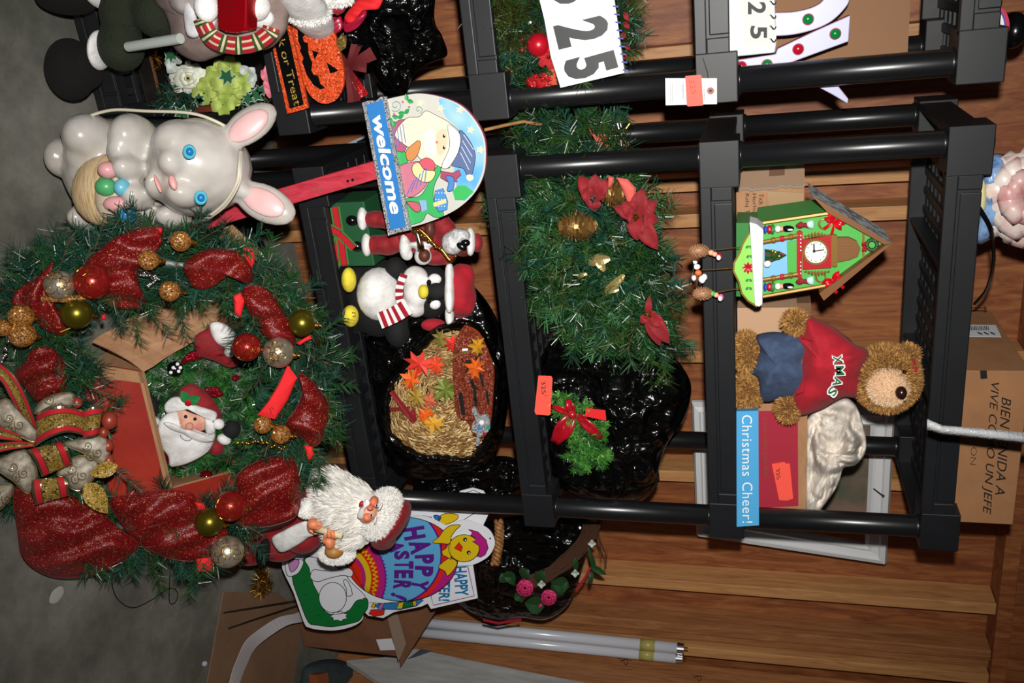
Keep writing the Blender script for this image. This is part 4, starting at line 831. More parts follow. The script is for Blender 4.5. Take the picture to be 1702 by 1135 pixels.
b, h = pt([(SKY, ((590, 60), (740, 118), (840, 215), (908, 335), (928, 450), (916, 615), (848, 760), (760, 830), (700, 600), (740, 320), (640, 200))),
 ('3cb45c', ((850, 770), (780, 830), (710, 830), (690, 760), (730, 720), (790, 720), (850, 765)), 0, 1),
 ('3cb060', ((330, 830), (360, 1000), (420, 1005), (470, 980), (500, 930), (560, 960), (620, 950), (610, 900), (560, 860), (545, 780), (560, 700), (600, 620), (600, 560), (560, 590), (500, 720), (440, 800)), 1),
 ('3cb060', ((265, 470), (340, 470), (350, 545), (290, 560)), 1), ('b05a78', ((250, 430), (235, 300), (270, 235), (345, 225), (360, 300), (330, 460)), 1), ('c8788c', ((290, 580), (400, 540), (470, 560), (500, 700), (400, 800), (330, 790), (310, 700)), 1),
 ('ece0c4', ((255, 335), (340, 215), (440, 200), (490, 155), (570, 190), (660, 240), (745, 320), (745, 440), (690, 560), (650, 590), (600, 580), (560, 560), (450, 520), (400, 450), (340, 420)), 1),
 ('5a6e98', ((745, 300), (820, 380), (862, 480), (855, 570), (835, 640), (800, 640), (770, 590), (680, 560), (745, 440)), 1), ('e8d8c0', ((800, 640), (840, 640), (848, 670), (820, 685), (798, 670)), 0),
 ('f4f0e6', ((655, 260), (745, 330), (742, 440), (700, 530), (650, 590), (610, 570), (670, 420)), 1), ('e8c8a8', ((570, 330), (640, 290), (650, 400), (620, 480), (575, 470)), 0), ('dcdad6', ((480, 330), (540, 290), (560, 400), (560, 480), (500, 490), (475, 420)), 0),
 ('d08a50', ((340, 500), (345, 450), (400, 400), (430, 380), (450, 400), (430, 480), (390, 530), (355, 530)), 1), ('d85868', ((440, 540), (490, 510), (540, 530), (560, 570), (540, 620), (490, 600), (440, 570)), 1),
 ('e4d8a0', ((400, 555), (440, 550), (480, 600), (555, 610), (555, 650), (520, 690), (460, 690), (400, 640), (385, 590)), 1), ('a84868', ((605, 610), (690, 625), (740, 600), (755, 640), (720, 670), (730, 690), (650, 690), (600, 660)), 1, 1), ('4a86c8', ((640, 650), (700, 660), (695, 750), (650, 760), (660, 700)), 1),
 ('4a90d0', ((560, 760), (620, 740), (655, 840), (650, 900), (590, 920), (550, 860)), 1, 1), ('e8d48c', ((545, 850), (640, 820), (645, 850), (550, 880)), 0, 1), ('c86070', ((350, 840), (430, 850), (450, 900), (420, 920), (370, 880)), 1), ('8ab0d8', ((440, 830), (490, 830), (500, 900), (460, 920)), 0, 1)])
for o in (((350, 250), (290, 330)), ((340, 330), (265, 300))): pass
for k in range(5): b.line(CW((345 + k * 34, 790 - k * 24), (400 + k * 24, 680 - k * 26)), wp, 1.5, M_('stripe_blue', '4a70c0', .5), h=h)
for k in range(4): b.line(CW((250 + k * 22, 300 - k * 15), (270 + k * 22, 430 - k * 12)), wp, 1.2, MATS['stripe_blue'], h=h); b.line(CW((750 + k * 8, 470 - k * 45), (815 + k * 12, 600 - k * 50)), wp, .8, WHT, h=h)
for x, y in ((745, 150), (828, 300), (900, 450), (600, 140), (445, 105)): b.plate([(CW((x, y))[0][0] + (8 if i % 2 == 0 else 3.6) * math.cos(i * .628), CW((x, y))[0][1] + (8 if i % 2 == 0 else 3.6) * math.sin(i * .628)) for i in range(10)], wp, .0002, M_('star_cream', 'e0dcb8', .5), h=h)
for x, y in ((627, 345), (627, 432)): b.plate(circ(*CW((x, y))[0], 3, 10, ru=2.4), wp, .0002, G['ink'], h=h); b.plate(circ(*CW((x + 4, y - 6))[0], 1, 6), wp, .0002, WHT, h=h + .0003)
b.plate(circ(*CW((573, 392))[0], 2.2, 8), wp, .0002, M_('nose_red', 'd07070', .5), h=h)
for x, y in ((350, 75), (330, 175), (280, 210), (240, 230)): 
    for a in (0, 2.2): leaf(b, CW((x, y))[0], (CW((x, y))[0][0] + 11 * math.cos(a + x), CW((x, y))[0][1] + 11 * math.sin(a + x)), 7, wp, M_('holly_green', '2c9a50', .5), h, h, .0005)
b.line([(CW((262, 115))[0][0] + (2 + k * .5) * math.cos(k * .5), CW((262, 115))[0][1] + (2 + k * .5) * math.sin(k * .5)) for k in range(18)], wp, .7, M_('teal_line', '3a8a78', .5), h=h); b.line([(CW((435, 145))[0][0] + (1 + k * .4) * math.cos(k * .5), CW((435, 145))[0][1] + (1 + k * .4) * math.sin(k * .5)) for k in range(16)], wp, .7, MATS['teal_line'], h=h)
for x, y in ((363, 125), (315, 88), (250, 178)): b.plate(circ(*CW((x, y))[0], 1.8, 8), wp, .0002, MATS['paint_d85868'], h=h)
for k in range(12): b.plate(circ(*CW((565 + (k % 4) * 22, 775 + (k // 4) * 50))[0], 1, 6), wp, .0002, WHT, h=h + .0003)
b.build('painted_design', board)
b = MB(); bp = CW((8, 95), (60, 78), (110, 82), (150, 50), (185, 50), (230, 300), (375, 1055), (290, 1072), (205, 1097)); b.plate(bp, wp, .008, SG, h=.012); bn = b.build('glitter_banner', ws)
b = MB(); b.plate(CW((38, 110), (165, 72), (340, 1030), (222, 1055)), wp, .0003, M_('banner_blue', '2c7ac0', .5), h=.0126); text(b, 'welcome', CW((80, 195))[0], CW((225, 940))[0], 20, wp, WHT, h=.0132, bold=.03, shear=.15); b.plate(circ(*CW((182, 577))[0], 2.2, 8), wp, .0004, M_('rust', '8a5a48', .6), h=.0136); b.build('lettering', bn)
# lot tag on the left unit
tg = thing('lot_tag', 'white lot tag with an orange 325 sticker on the black post', 'tag', at(1150, 165, -.08))
b = MB(); b.plate(Z(1100, 100, .2027, [(28, 148), (452, 148), (452, 360), (32, 370)]), Y(-.075), .0006, G['paper']); text(b, 'LOT NUMBER', (1168.5, 137), (1169.5, 166), 2.4, Y(-.075), G['ink'], h=.0004); text(b, 'QUANTITY', (1132.5, 141), (1133.5, 163), 2.8, Y(-.075), G['ink'], h=.0004)
for x in (70, 85, 175): b.line(Z(1100, 100, .2027, [(x, 175), (x + 2, 350)]), Y(-.075), .4, G['ink'], h=.0004)
b.plate(circ(1181, 151, 6, 16), Y(-.075), .0005, M_('tag_washer', '9a6a60', .8), h=.0006); b.plate(circ(1181, 151, 2.2, 10), Y(-.075), .0004, G['ink'], h=.001); b.build('card', tg)
b = MB(); b.plate(Z(1100, 100, .2027, [(192, 130), (315, 120), (325, 130), (340, 370), (215, 380), (205, 368)]), Y(-.075), .0006, ORS, h=.0016); text(b, '325', (1145, 133), (1150, 157), 8, Y(-.075), M_('red_marker', '9a1a1a', .6), h=.002, bold=-.015); b.build('sticker', tg)
b = MB(); b.tube([at(1181, 151, -.075), at(1176, 120, -.05), at(1168, 95, -.03)], .0006, TWIG, 5); b.build('string', tg)
# ================================================================== left unit, fourth shelf: number sign and bulb letters
ns = thing('flip_number_board', 'white board with small flip cards reading 25 on the left unit', 'sign', (*at(1240, 40, .0).xy, z4))
b = MB(); b.plate(Z(1200, 0, .16451, [(15, -260), (490, -300), (535, 10), (550, 440), (535, 535), (80, 580), (45, 560)]), YP(-.01), .02, M_('cool_white_plastic', 'c8d2d6', .35)); b.build('board', ns, bevel=.003)
b = MB()
for o in (((160, -160), (460, -170), (475, -10), (195, 0)), ((178, 10), (505, 0), (540, 190), (240, 200), (195, 180), (180, 130)), ((205, 215), (520, 205), (552, 300), (545, 430), (500, 450), (240, 460), (215, 430))): b.plate(Z(1200, 0, .16451, o), YP(-.01), .001, M_('ivory_card', 'c2c0ba', .5), h=.002)
b.build('number_card', ns)
b = MB(); text(b, '2', Z(1200, 0, .16451, [(262, 18)])[0], Z(1200, 0, .16451, [(262, 145)])[0], 30, YP(-.01), G['ink'], h=.003, bold=.03); b.build('number', ns); b = MB(); text(b, '5', Z(1200, 0, .16451, [(285, 262)])[0], Z(1200, 0, .16451, [(285, 392)])[0], 28, YP(-.01), G['ink'], h=.003, bold=.03); b.build('number', ns); b = MB(); text(b, '3', (1240, -40), (1240, -20), 28, YP(-.01), G['ink'], h=.003, bold=.05); b.build('number', ns)
for y in (10, 150, 260, 390):
    b = MB(); b.tube([at(*Z(1200, 0, .16451, [(485 + k * 12, y + 60 * math.sin(k * .6) * (k / 5))])[0], YP(-.012), .004 * math.sin(k * .6)) for k in range(6)], .0014, SILV, 6); b.build('ring', ns)
lt = thing('bulb_letter_sign', 'white letters with red and green bulbs behind the flip number board', 'sign', (*at(1300, 100, .06).xy, z4))
def CL(*p): return Z(1200, 0, .16451, p)
LW = M_('lilac_white_letter', 'b4b6d0', .4); LE = M_('pink_letter_edge', 'b0587a', .35)
LY_ = YP(.045)
b = MB(); outer = [(500, -250)] + [CLp for CLp in ()]
arc_o = [(300, 368), (560, 365), (700, 355), (850, 325), (1000, 275), (1130, 200), (1240, 90), (1290, 0), (1300, -150), (1300, -300)]
arc_i = [(1120, -300), (1090, -150), (1020, 0), (940, 60), (840, 95), (720, 118), (600, 125), (300, 130)]
P = [(q.x, q.y) for q in cr([(*q, 0) for q in CL(*arc_o)], 4, False)] + [(q.x, q.y) for q in cr([(*q, 0) for q in CL(*arc_i)], 4, False)]
b.plate(P, LY_, .025, LW, h=.0, side=LE); b.build('letter', lt, bevel=.002)
b = MB(); b.plate(CL((90, 615), (540, 545), (560, 490), (920, 320), (1300, 150), (1280, 420), (680, 640), (980, 730), (1120, 800), (1280, 1000), (1270, 1050), (1120, 960), (800, 790), (140, 790)), LY_, .025, LW, side=LE); b.build('letter', lt, bevel=.002)
BR = M_('red_bulb', 'b01020', .15); BGN = M_('green_bulb', '0c7a34', .15)
for x, y, m in ((870, 195, 0), (1145, 342, 0), (770, 497, 1), (455, 655, 0), (195, 675, 1), (770, 745, 1)):
    b = MB(); c = CL((x, y))[0]; b.ball(at(*c, LY_, .0), sc(*c, LY_) * 8.5, BR if m else BGN, 14, 8, (1, .6, 1)); b.lathe([(sc(*c, LY_) * 9.5, 0), (sc(*c, LY_) * 9.5, .002), (sc(*c, LY_) * 8, .003)], at(*c, LY_, -.001), LE, (0, -1, 0), 16); b.build('bulb', lt, smooth=True)
x0 = at(1320, -40, .17).x; q = at(1508, 98, .17)
bxx((x0 - .2, .17, z4), (q.x, .345, q.z), M_('plain_brown_carton', '8a6446', .8), 'cardboard_box', None, label='plain brown cardboard box behind the bulb letters on the left unit', cat='box')
# ------------------------------------------------------------------ left unit, third shelf: garland and big flip numbers
def C1b(*p): return Z(780, 0, .27027, p)
def CD(*p): return Z(740, 0, .19383, p)
wl = thing('tinsel_garland', 'green and olive garland with a red ball and flowers behind the large 325 sign', 'garland', (*at(880, 80, .05).xy, z3))
gp = [(800, -40), (880, -40), (960, -40), (1030, -20), (1045, 30), (1035, 80), (1010, 120), (960, 135), (890, 148), (850, 130), (825, 95), (815, 40)]
b = MB(); puff(b, [(u * .9 + 92, v * .9 + 4) for u, v in gp], YP(.06), -.03, .03, PINE[3], back=.03, crump=.01); b.build('garland_core', wl, smooth=True, fix=True)
OLV = [M_('olive_tinsel', '3e3a18', .35, .2), M_('olive_dark', '24260f', .4), PINE[2]]
sprigs('olive_needles', pine_patch([(800, -40), (870, -40), (870, 60), (840, 70), (815, 40)], YP(.06), 90, 0, .02, .05), wl, mats=OLV, per=70, nl=.035, seed=7)
sprigs('pine_needles', pine_patch(gp, YP(.06), 170, -.01, .03, .05), wl, per=62, nl=.028, seed=8)
b = MB(); b.ball(at(*CD((800, 385))[0], -.005), sc(900, 75, .02) * 19, M_('matte_red_ball', 'c01428', .3, .3), 28, 18); b.build('ball_ornament', wl, smooth=True, label='matte red ball')
for x, y, r in ((665, 340, 4), (693, 405, 3.5), (725, 195, 3.5), (660, 430, 3)):
    b = MB(); b.ball(at(*CD((x, y))[0], .01), sc(880, 70, .01) * r, REDP if x != 725 else WHT, 10, 7); b.build('berry', wl, smooth=True)
fr_ = MB(); fr_.ball(at(*CD((885, 490))[0], -.01), .004, GOLD, 8, 6); fp = fr_.build('felt_flower', wl)
for k in range(6): b = MB(); a = k * 1.047 + .3; c = CD((885, 490))[0]; leaf(b, c, (c[0] + 20 * math.cos(a), c[1] + 20 * math.sin(a)), 13, YP(-.005), M_('red_felt', 'a81420', .85), 0, .002, .004, prof=lambda t: .4 + .6 * math.sin(3.14 * min(1, t * .9)) ** .7); b.build('petal', fp, solid=.0008)
b = MB(); b.plate(CD((900, 560), (930, 580), (970, 750), (900, 755), (870, 640)), YP(.0), .002, M_('orange_ribbon_back', 'c03c24', .7)); puff(b, CD((690, 690), (760, 640), (900, 620), (930, 700), (900, 755), (760, 770)), YP(.005), 0, .01, GLIR, back=.01, crump=.01, cs=8); b.build('glitter_ribbon', wl)
for k in range(5): b = MB(); c = (1037, 20 + k * 17); leaf(b, c, (c[0] + rnd(-5, 10), c[1] + rnd(10, 18)), 9, YP(.02), REDV, 0, .002, .004); b.build('red_leaf', wl, solid=.0008)
b = MB()
for k in range(120):
    c = (rnd(800, 870), rnd(0, 130)); q = at(*c, .03, rnd(0, .02)); b.tube([q, q + rdir() * .018], .0006, random.choice([GOLD, GOLD, SILV]), 3, False)
b.build('tinsel', wl, kind='stuff')
bn_ = thing('large_flip_number_sign', 'large white flip number sign reading 325 hanging in front of the garland', 'sign', (*at(960, 60, -.02).xy, at(900, 100, -.02).z))
npn = YP(-.03); b = MB(); 
b.plate(C1b((400, -130), (860, -230), (890, 10), (955, 448), (560, 540), (500, 350), (460, 120), (430, 0)), npn, .012, M_('white_sign_board', 'd0d2d2', .4)); b.build('back_board', bn_, bevel=.001)
for o, ch, a, c, hh in ((((400, -130), (860, -240), (893, -6), (462, 122)), '3', (480, -110), (515, 45), 84), (((462, 128), (893, 0), (925, 238), (520, 360)), '2', (515, 162), (550, 306), 90), (((520, 366), (925, 244), (955, 448), (560, 540)), '5', (570, 380), (606, 510), 88)):
    b = MB(); b.plate(C1b(*o), npn, .0015, M_('white_number_card', 'd6d8da', .4), h=.004); cdn = b.build('number_card', bn_)
    b = MB(); A_, B_ = C1b(a, c)
    text(b, ch, A_, B_, hh, npn, M_('dark_grey_number', '303234', .5), h=.005, bold=.05); b.build('number', cdn)
b = MB()
for k in range(11):
    t = k / 10; x = 868 + (945 - 868) * t; y = -60 + (430 + 60) * t; c = C1b((x, y))[0]; b.line([c, (c[0] + 9, c[1] + 1)], npn, 2.6, M_('blue_binding', '2a3c90', .5), h=.0062)
b.build('binding_coil', bn_, solid=.001)
# ------------------------------------------------------------------ left unit, second shelf: trick or treat sign, bag, bows
def CT(*p): return Z(440, 0, .18801, p)
tp = YP(-.055)
tt = thing('trick_or_treat_sign', 'black and orange Trick or Treat sign with a glittery pumpkin face', 'sign', (*at(470, 100, tp).xy, z2))
OG = M_('orange_glitter', 'd84a18', .45, kind='glitter', ns=420, fleck='ffd080', thr=.93)
b = MB(); b.plate(cr([(*q, 0) for q in CT((240, 120), (360, 100), (500, 120), (610, 280), (670, 480), (700, 640), (695, 760), (640, 870), (560, 915), (470, 900), (380, 810), (300, 600), (240, 350))], 4), tp, .006, OG, side=M_('orange_board_edge', 'a83c14', .6)); pk = b.build('pumpkin', tt)
b = MB(); b.plate(CT((290, 255), (350, 250), (360, 300), (335, 330), (345, 370), (380, 380), (385, 470), (420, 560), (410, 620), (430, 660), (470, 670), (490, 740), (535, 780), (490, 790), (430, 750), (370, 660), (330, 545), (345, 515), (310, 450), (320, 420), (295, 360)), tp, .001, BLK, h=.001); b.plate(CT((418, 445), (475, 465), (440, 525)), tp, .001, BLK, h=.001); b.plate(CT((545, 550), (655, 625), (580, 650)), tp, .001, BLK, h=.001)
b.plate(CT((625, 370), (680, 300), (720, 340), (715, 420), (665, 460)), tp, .003, M_('gold_glitter_stem', '6a5018', .5, kind='glitter', ns=420, fleck='e0c060', thr=.9), h=.001); b.build('face', pk)
b = MB(); b.plate(CT((-10, 60), (190, 210), (225, 230), (385, 955), (200, 1010)), tp, .006, OG, h=.008, side=MATS['orange_board_edge']); wd_ = b.build('word_panel', tt)
b = MB(); b.plate(CT((20, 100), (195, 240), (345, 925), (222, 960)), tp, .0005, BLK, h=.0086); text(b, 'Trick or Treat', CT((55, 120))[0], CT((262, 940))[0], 12, tp, M_('gold_glitter_letter', 'b89a3c', .4, kind='glitter', ns=420, fleck='fff0a0', thr=.8), h=.0095); b.build('lettering', wd_)
bl = thing('black_bag_bundle', 'crumpled black trash bag under red bows on the left unit\'s second shelf', 'bag', (*at(700, 60, .12).xy, z2))
crumple_bag('bag_film', [(520, -60), (640, -80), (720, -60), (722, 30), (735, 60), (743, 92), (715, 105), (690, 122), (672, 155), (640, 150), (610, 110), (570, 90), (520, 60)], YP(.12), .08, bl, amp=.06, cs=22, back=.08)
rbw = thing('red_bows', 'dark red bows and a red ribbon lying against the crumpled black bag', 'bow', (*at(600, 60, .0).xy, z2 + .05))
DR = M_('dark_red_velvet', '5c0a10', .8)
for a, c, w_, m in ((((740, 590), (560, 830)), 0, 18, DR), (((740, 590), (640, 490)), 0, 20, DR), (((740, 590), (810, 400)), 0, 20, DR), (((740, 590), (960, 470)), 0, 26, DR), (((740, 600), (790, 900)), 0, 24, DR), (((750, 630), (880, 850)), 0, 18, GLIR), (((740, 590), (900, 600)), 0, 18, DR)):
    b = MB(); leaf(b, *CT(*a), w_, YP(.02), m, .02, .03, .01, prof=(lambda t: .5 + .4 * t)); b.build('loop', rbw, solid=.001)
PR = M_('raspberry_satin', 'a01838', .3)
b = MB(); puff(b, CT((450, 260), (520, 200), (660, 130), (690, 250), (600, 330), (510, 420), (475, 360)), YP(-.02), 0, .012, PR, back=.005, wave=.002, wk=.4, wa=1); puff(b, CT((690, 200), (740, 130), (880, 80), (900, 140), (820, 250), (710, 290)), YP(-.02), 0, .012, PR, back=.005, wave=.002, wk=.4, wa=1); b.build('satin_ribbon', rbw, smooth=True)
b = MB(); puff(b, CT((700, 150), (760, 60), (840, -20), (1040, -30), (1010, 80), (960, 70), (880, 90), (780, 200), (720, 205)), YP(-.03), 0, .014, FELT, back=.005, wave=.003, wk=.3, wa=2); b.build('felt_ribbon', rbw, smooth=True)
# ------------------------------------------------------------------ left unit, lowest shelf: flowers in a dark case
def CF_(*p): return Z(240, 0, .17621, p)
z1_ = zt(1) - .0135
x1 = at(268, 184, .06).x
cs1 = thing('dark_storage_case', 'dark case with a thin brown edge on the lowest shelf of the left unit', 'case', (-.4, .2, z1_))
q = at(262, 150, .06)
MB().box((-.85, .062, z1_), (x1, .075, q.z), M_('dark_case', '17130f', .4)).build('front_panel', cs1, bevel=.003); MB().box((-.85, .058, q.z), (x1, .064, q.z + .004), M_('brown_edge', '6a4a30', .4)).build('edge_strip', cs1); MB().box((-.85, .076, z1_), (x1, .34, q.z - .03), MATS['dark_case']).build('body', cs1); MB().box((-.85, .325, q.z - .029), (x1 + .02, .34, zt(2) - T - .02), MATS['dark_case']).build('dark_fill_panel', cs1)  # last box: dark panel added to black out the wall above the case
fl_ = thing('artificial_flowers', 'artificial white rose, green hydrangea and pink lily in the dark case', 'flowers', (*at(330, 130, .05).xy, q.z - .03))
WPt = M_('cream_petal', 'e4e6d4', .7); YPt = M_('cream_yellow_petal', 'e0dcae', .7)
def blossom(nm, c, r, p, m, h=0, n1=7, seed=0, lay=3, m2=None, sq=.7, fd=-.5):
    random.seed(seed); b = MB()
    for L in range(lay):
        k_ = n1 - L
        for k in range(k_):
            a = k * 6.283 / k_ + L * .5 + rnd(-.2, .2); R_ = r * (1 - L * .27); leaf(b, (c[0] + .05 * r * math.cos(a), c[1] + .05 * r * math.sin(a)), (c[0] + R_ * math.cos(a) * 1, c[1] + R_ * math.sin(a) * sq), R_ * 1.0, p, (m2 or m) if L == lay - 1 else m, h + L * .008, h + L * .010 + rnd(0, .006), .008, prof=lambda t: .35 + .65 * math.sin(3.14 * min(1, t * .85 + .05)) ** .5, fold=fd)
    o = b.build(nm, fl_, smooth=True, solid=.0006, sub=1); random.seed(seed + 5); return o
FP = YP(.03)
blossom('white_rose', CF_((410, 740))[0], 33, FP, WPt, .0, seed=3, m2=YPt, lay=4)
HG = M_('hydrangea_green', 'a8bc50', .7, kind='mottle', ns=40, stops=[(.3, '8aa838'), (.7, 'c0cc70')], bs=.1)
for k, (x, y, r) in enumerate(((700, 680, 16), (800, 640, 15), (640, 800, 17), (560, 880, 15), (760, 780, 18), (880, 730, 17), (720, 880, 17), (830, 870, 17), (900, 830, 14), (740, 990, 15), (680, 760, 15), (820, 960, 12))): blossom('hydrangea_floret', CF_((x, y))[0], r * 1.35, FP, HG, .004 + .005 * (k % 5), seed=k, lay=1, n1=4, sq=1, fd=.25)
PKP = M_('pink_petal', 'd87888', .7)
for a, c, w_ in (((1190, 760), (1160, 590), 22), ((1190, 760), (1100, 660), 20), ((1190, 760), (1250, 900), 18), ((1190, 760), (1180, 930), 22), ((1190, 760), (1120, 830), 15), ((1195, 760), (1240, 800), 16)):
    b = MB(); leaf(b, *CF_(a, c), w_, YP(.0), PKP, 0, .012, .012); b.build('lily_petal', fl_, solid=.0006, sub=1, smooth=True)
GW = M_('pale_grey_petal', 'c4ccc8', .7)
for a, c, w_ in (((980, 700), (900, 620), 17), ((980, 700), (1040, 640), 16), ((980, 700), (1060, 760), 17), ((980, 730), (1030, 830), 17), ((270, 600), (190, 590), 20), ((290, 600), (220, 690), 20), ((290, 600), (330, 530), 18), ((400, 620), (430, 570), 12)):
    b = MB(); leaf(b, *CF_(a, c), w_, YP(.02), GW, 0, .01, .01); b.build('petal', fl_, solid=.0006)
IVY = M_('ivy_green', '285c3c', .4)
for c, r, a in (((780, 720), 15, .4), ((1060, 890), 13, 1.2), ((980, 930), 12, 2), ((360, 1060), 14, .2), ((1250, 1070), 12, 2.8), ((520, 930), 10, 1), ((250, 520), 12, 0), ((1100, 850), 10, .4), ((520, 960), 9, 2.4)):
    b = MB(); cc = CF_(c)[0]; o = [(cc[0] + r * (x * math.cos(a) - y * math.sin(a)) * 1.5, cc[1] + r * (x * math.sin(a) + y * math.cos(a)) * 1.5) for x, y in ((0, -.55), (.2, -.2), (.6, -.3), (.4, .1), (.5, .4), (.15, .3), (0, .7), (-.15, .3), (-.5, .4), (-.4, .1), (-.6, -.3), (-.2, -.2))]
    b.plate([(cc[0] + (x - cc[0]) * 1.18, cc[1] + (y - cc[1]) * 1.18) for x, y in o], YP(-.0), .0006, M_('ivory_leaf_rim', 'b8c4b0', .5), h=.006); b.plate(o, YP(-.0), .0006, IVY, h=.0072); b.build('ivy_leaf', fl_)
sprigs('fern_needles', [(at(*CF_((x, y))[0], .05), CA * rnd(-1, 1) + CB * rnd(-.2, 1) - CF * .3, .04) for x, y in [(rnd(250, 480), rnd(820, 1050)) for _ in range(26)] + [(rnd(950, 1150), rnd(800, 960)) for _ in range(12)]], fl_, mats=[PINE[1], PINE[3]], per=40, nl=.02, seed=9)
b = MB(); puff(b, CF_((420, 1000), (600, 960), (800, 1000), (1000, 1080), (900, 1200), (420, 1200)), YP(.06), 0, .03, M_('rust_fabric', '6a2412', .8), back=.02, crump=.01, cs=15); b.build('rust_fabric', smooth=True, fix=True, label='rust red cloth under the green hydrangea', cat='cloth')
sprigs('gold_tinsel', [(at(*CF_((x, y))[0], .045), rdir(), .02) for x, y in [(75, 280), (60, 340), (70, 400), (100, 540), (130, 580), (150, 610)]], fl_, mats=[GOLD], per=40, nl=.012, seed=12)
# ================================================================== tall snowman figure at the far left
YS_ = -.16
sm = thing('fabric_snowman', 'tall cloth figure with black boots, green knitted legs and a grey coat', 'figure', (-.36, -.14, 0))
def C0(*p): return Z(0, 0, .33489, p)
BOOT = M_('black_felt_boot', '060505', .95, kind='fabric', ns=200); KN = M_('green_knit', '1c2410', .9, kind='fabric', ns=220, bs=1, bd=.004)
bb('boot', sm, [(*C0((350, 345))[0], YS_ + .01, 39, 52, None, .055), (*C0((440, 330))[0], YS_ + .02, 20, 36, None, .05)], .006, m=BOOT)
bb('boot', sm, [(*C0((330, 0))[0], YS_ + .01, 50, 22, None, .05)], .006, m=BOOT)
bb('boot_fur', sm, [(*C0((495, 250))[0], YS_ + .0, 12, 32, None, .045, .18)], m=WFUR); bb('boot_fur', sm, [(*C0((480, -10))[0], YS_ + .0, 14, 14, None, .04)], m=WFUR)
bb('legs', sm, [(*C0((600, 230))[0], YS_ + .01, 38, 42, None, .05), (*C0((600, 80))[0], YS_ + .01, 34, 36, None, .05), (*C0((600, -60))[0], YS_ + .01, 34, 36, None, .05), (*C0((780, 60))[0], YS_ + .02, 40, 44, None, .05)], .008, m=KN)
COAT = M_('grey_felt_coat', '85736c', .9, kind='fabric', ns=250); 
b = MB(); puff(b, CF_((60, -300), (90, 0), (180, 110), (235, 250), (245, 380), (300, 480), (420, 560), (540, 582), (660, 545), (850, 480), (1150, 470), (1300, 350), (1360, 180), (1340, -300)), YP(YS_ - .02), 0, .07, COAT, back=.06, K=12, crump=.02, cs=50); b.build('coat', sm, smooth=True, fix=True)
b = MB(); puff(b, CF_((230, -200), (225, 20), (300, 120), (400, 180), (390, 335), (530, 330), (500, 200), (560, 100), (600, -200)), YP(YS_ - .02), .05, .04, M_('off_white_felt', 'a39a97', .9, kind='fabric'), back=.02, K=8, wave=.002, wk=.2); b.build('apron', sm, smooth=True, fix=True)
bb('mitten', sm, [(*CF_((585, 60))[0], YS_ - .12, 20, 26)], m=WFUR)
b = MB(); puff(b, CF_((380, 30), (455, 35), (520, 325), (405, 335), (370, 150)), YP(YS_ - .02), .085, .008, M_('white_felt_hem', 'c8c8cc', .9, kind='fabric'), back=.01, K=5); b.build('trim', sm, smooth=True, fix=True)
CN = M_('candle_wax', 'b4bcb4', .35, sss=.2)
b = MB(); A_ = at(213, 78, YS_ - .06); B_ = at(300, 64, YS_ - .1); b.tube([A_, B_], .0095, CN, 16); b.build('wax_candle', label='pale wax taper held by the cloth figure\'s coat', cat='candle', smooth=False)
# plaid basket rim and metallic present
bs_ = thing('plaid_lined_basket', 'basket lining of red, green and cream plaid ribbon around a shiny red gift', 'basket', at(395, 60, YS_ - .13))
PRd = M_('plaid_red', 'a81426', .7); PC = M_('plaid_cream', 'cfc4a0', .7); PG = M_('plaid_green', '2c4a1c', .7)
arc = cr([(*q, 0) for q in CF_((540, 170), (580, 270), (650, 370), (780, 420), (900, 430), (1050, 400), (1170, 320), (1200, 260))], 6, False); N_ = len(arc)
rows = []; b = MB(); bp_ = YP(YS_ - .12)
def prow(i, k):
    d = (arc[min(i + 1, N_ - 1)] - arc[max(i - 1, 0)]).normalized(); n_ = Vector((-d.y, d.x, 0)); 
    if n_.y < 0: n_ = -n_
    x = arc[i] + n_ * (-14 + 28 * k / 8); return at(x.x, x.y, bp_, .01 * math.sin(3.14 * k / 8))
for i in range(N_ - 1):
    for k in range(8):
        m = PRd
        if i % 7 in (2,): m = PC
        elif i % 7 in (1, 3): m = PG
        elif k in (2, 5) : m = PC if i % 7 not in (1, 3) else PG
        b.add([prow(i, k), prow(i, k + 1), prow(i + 1, k + 1), prow(i + 1, k)], [(0, 1, 2, 3)], m)
b.build('plaid_ribbon', bs_, solid=.002)
RMT = M_('red_metallic_wrap', 'b00c18', .2, .6)
b = MB(); b.plate(CF_((680, -100), (970, -100), (965, 200), (960, 290), (860, 315), (760, 305), (690, 270)), YP(YS_ - .15), .04, RMT); 
for k in range(7): b.line(CF_((690, 20 + k * 40), (870, 20 + k * 40)), YP(YS_ - .15), 1, M_('dark_red_line', '5a0510', .4), h=.001)
b.build('metallic_gift', bs_, bevel=.004)
for e_ in [(*CF_((1060, 60))[0], YS_ - .1, 22, 24), (*CF_((1110, 170))[0], YS_ - .08, 20, 16), (*CF_((600, 180))[0], YS_ - .09, 14, 14)]: bb('cotton_stuffing', bs_, [e_], m=WFUR)
ar = thing('mitten_arm', 'red sleeve with a thick white fur cuff hanging over the orange pumpkin sign', 'figure', at(515, 20, -.12))
bb('sleeve', ar, [(*CT((150, 60))[0], -.13, 20, 24), (*CT((200, 0))[0], -.12, 24, 18), (*CT((300, -20))[0], -.12, 30, 18), (*CT((640, 50))[0], -.1, 16, 16)], .006, m=RED)
E1 = [(*CT((380, 110))[0], -.14, 38, 20, None, -.15), (*CT((640, -10))[0], -.12, 26, 12)]
bb('fur_cuff', ar, E1, .006, m=WFUR)
fuzz('fur', [e[:5] for e in E1], .008, 3500, [WFUR, WF2], ar)
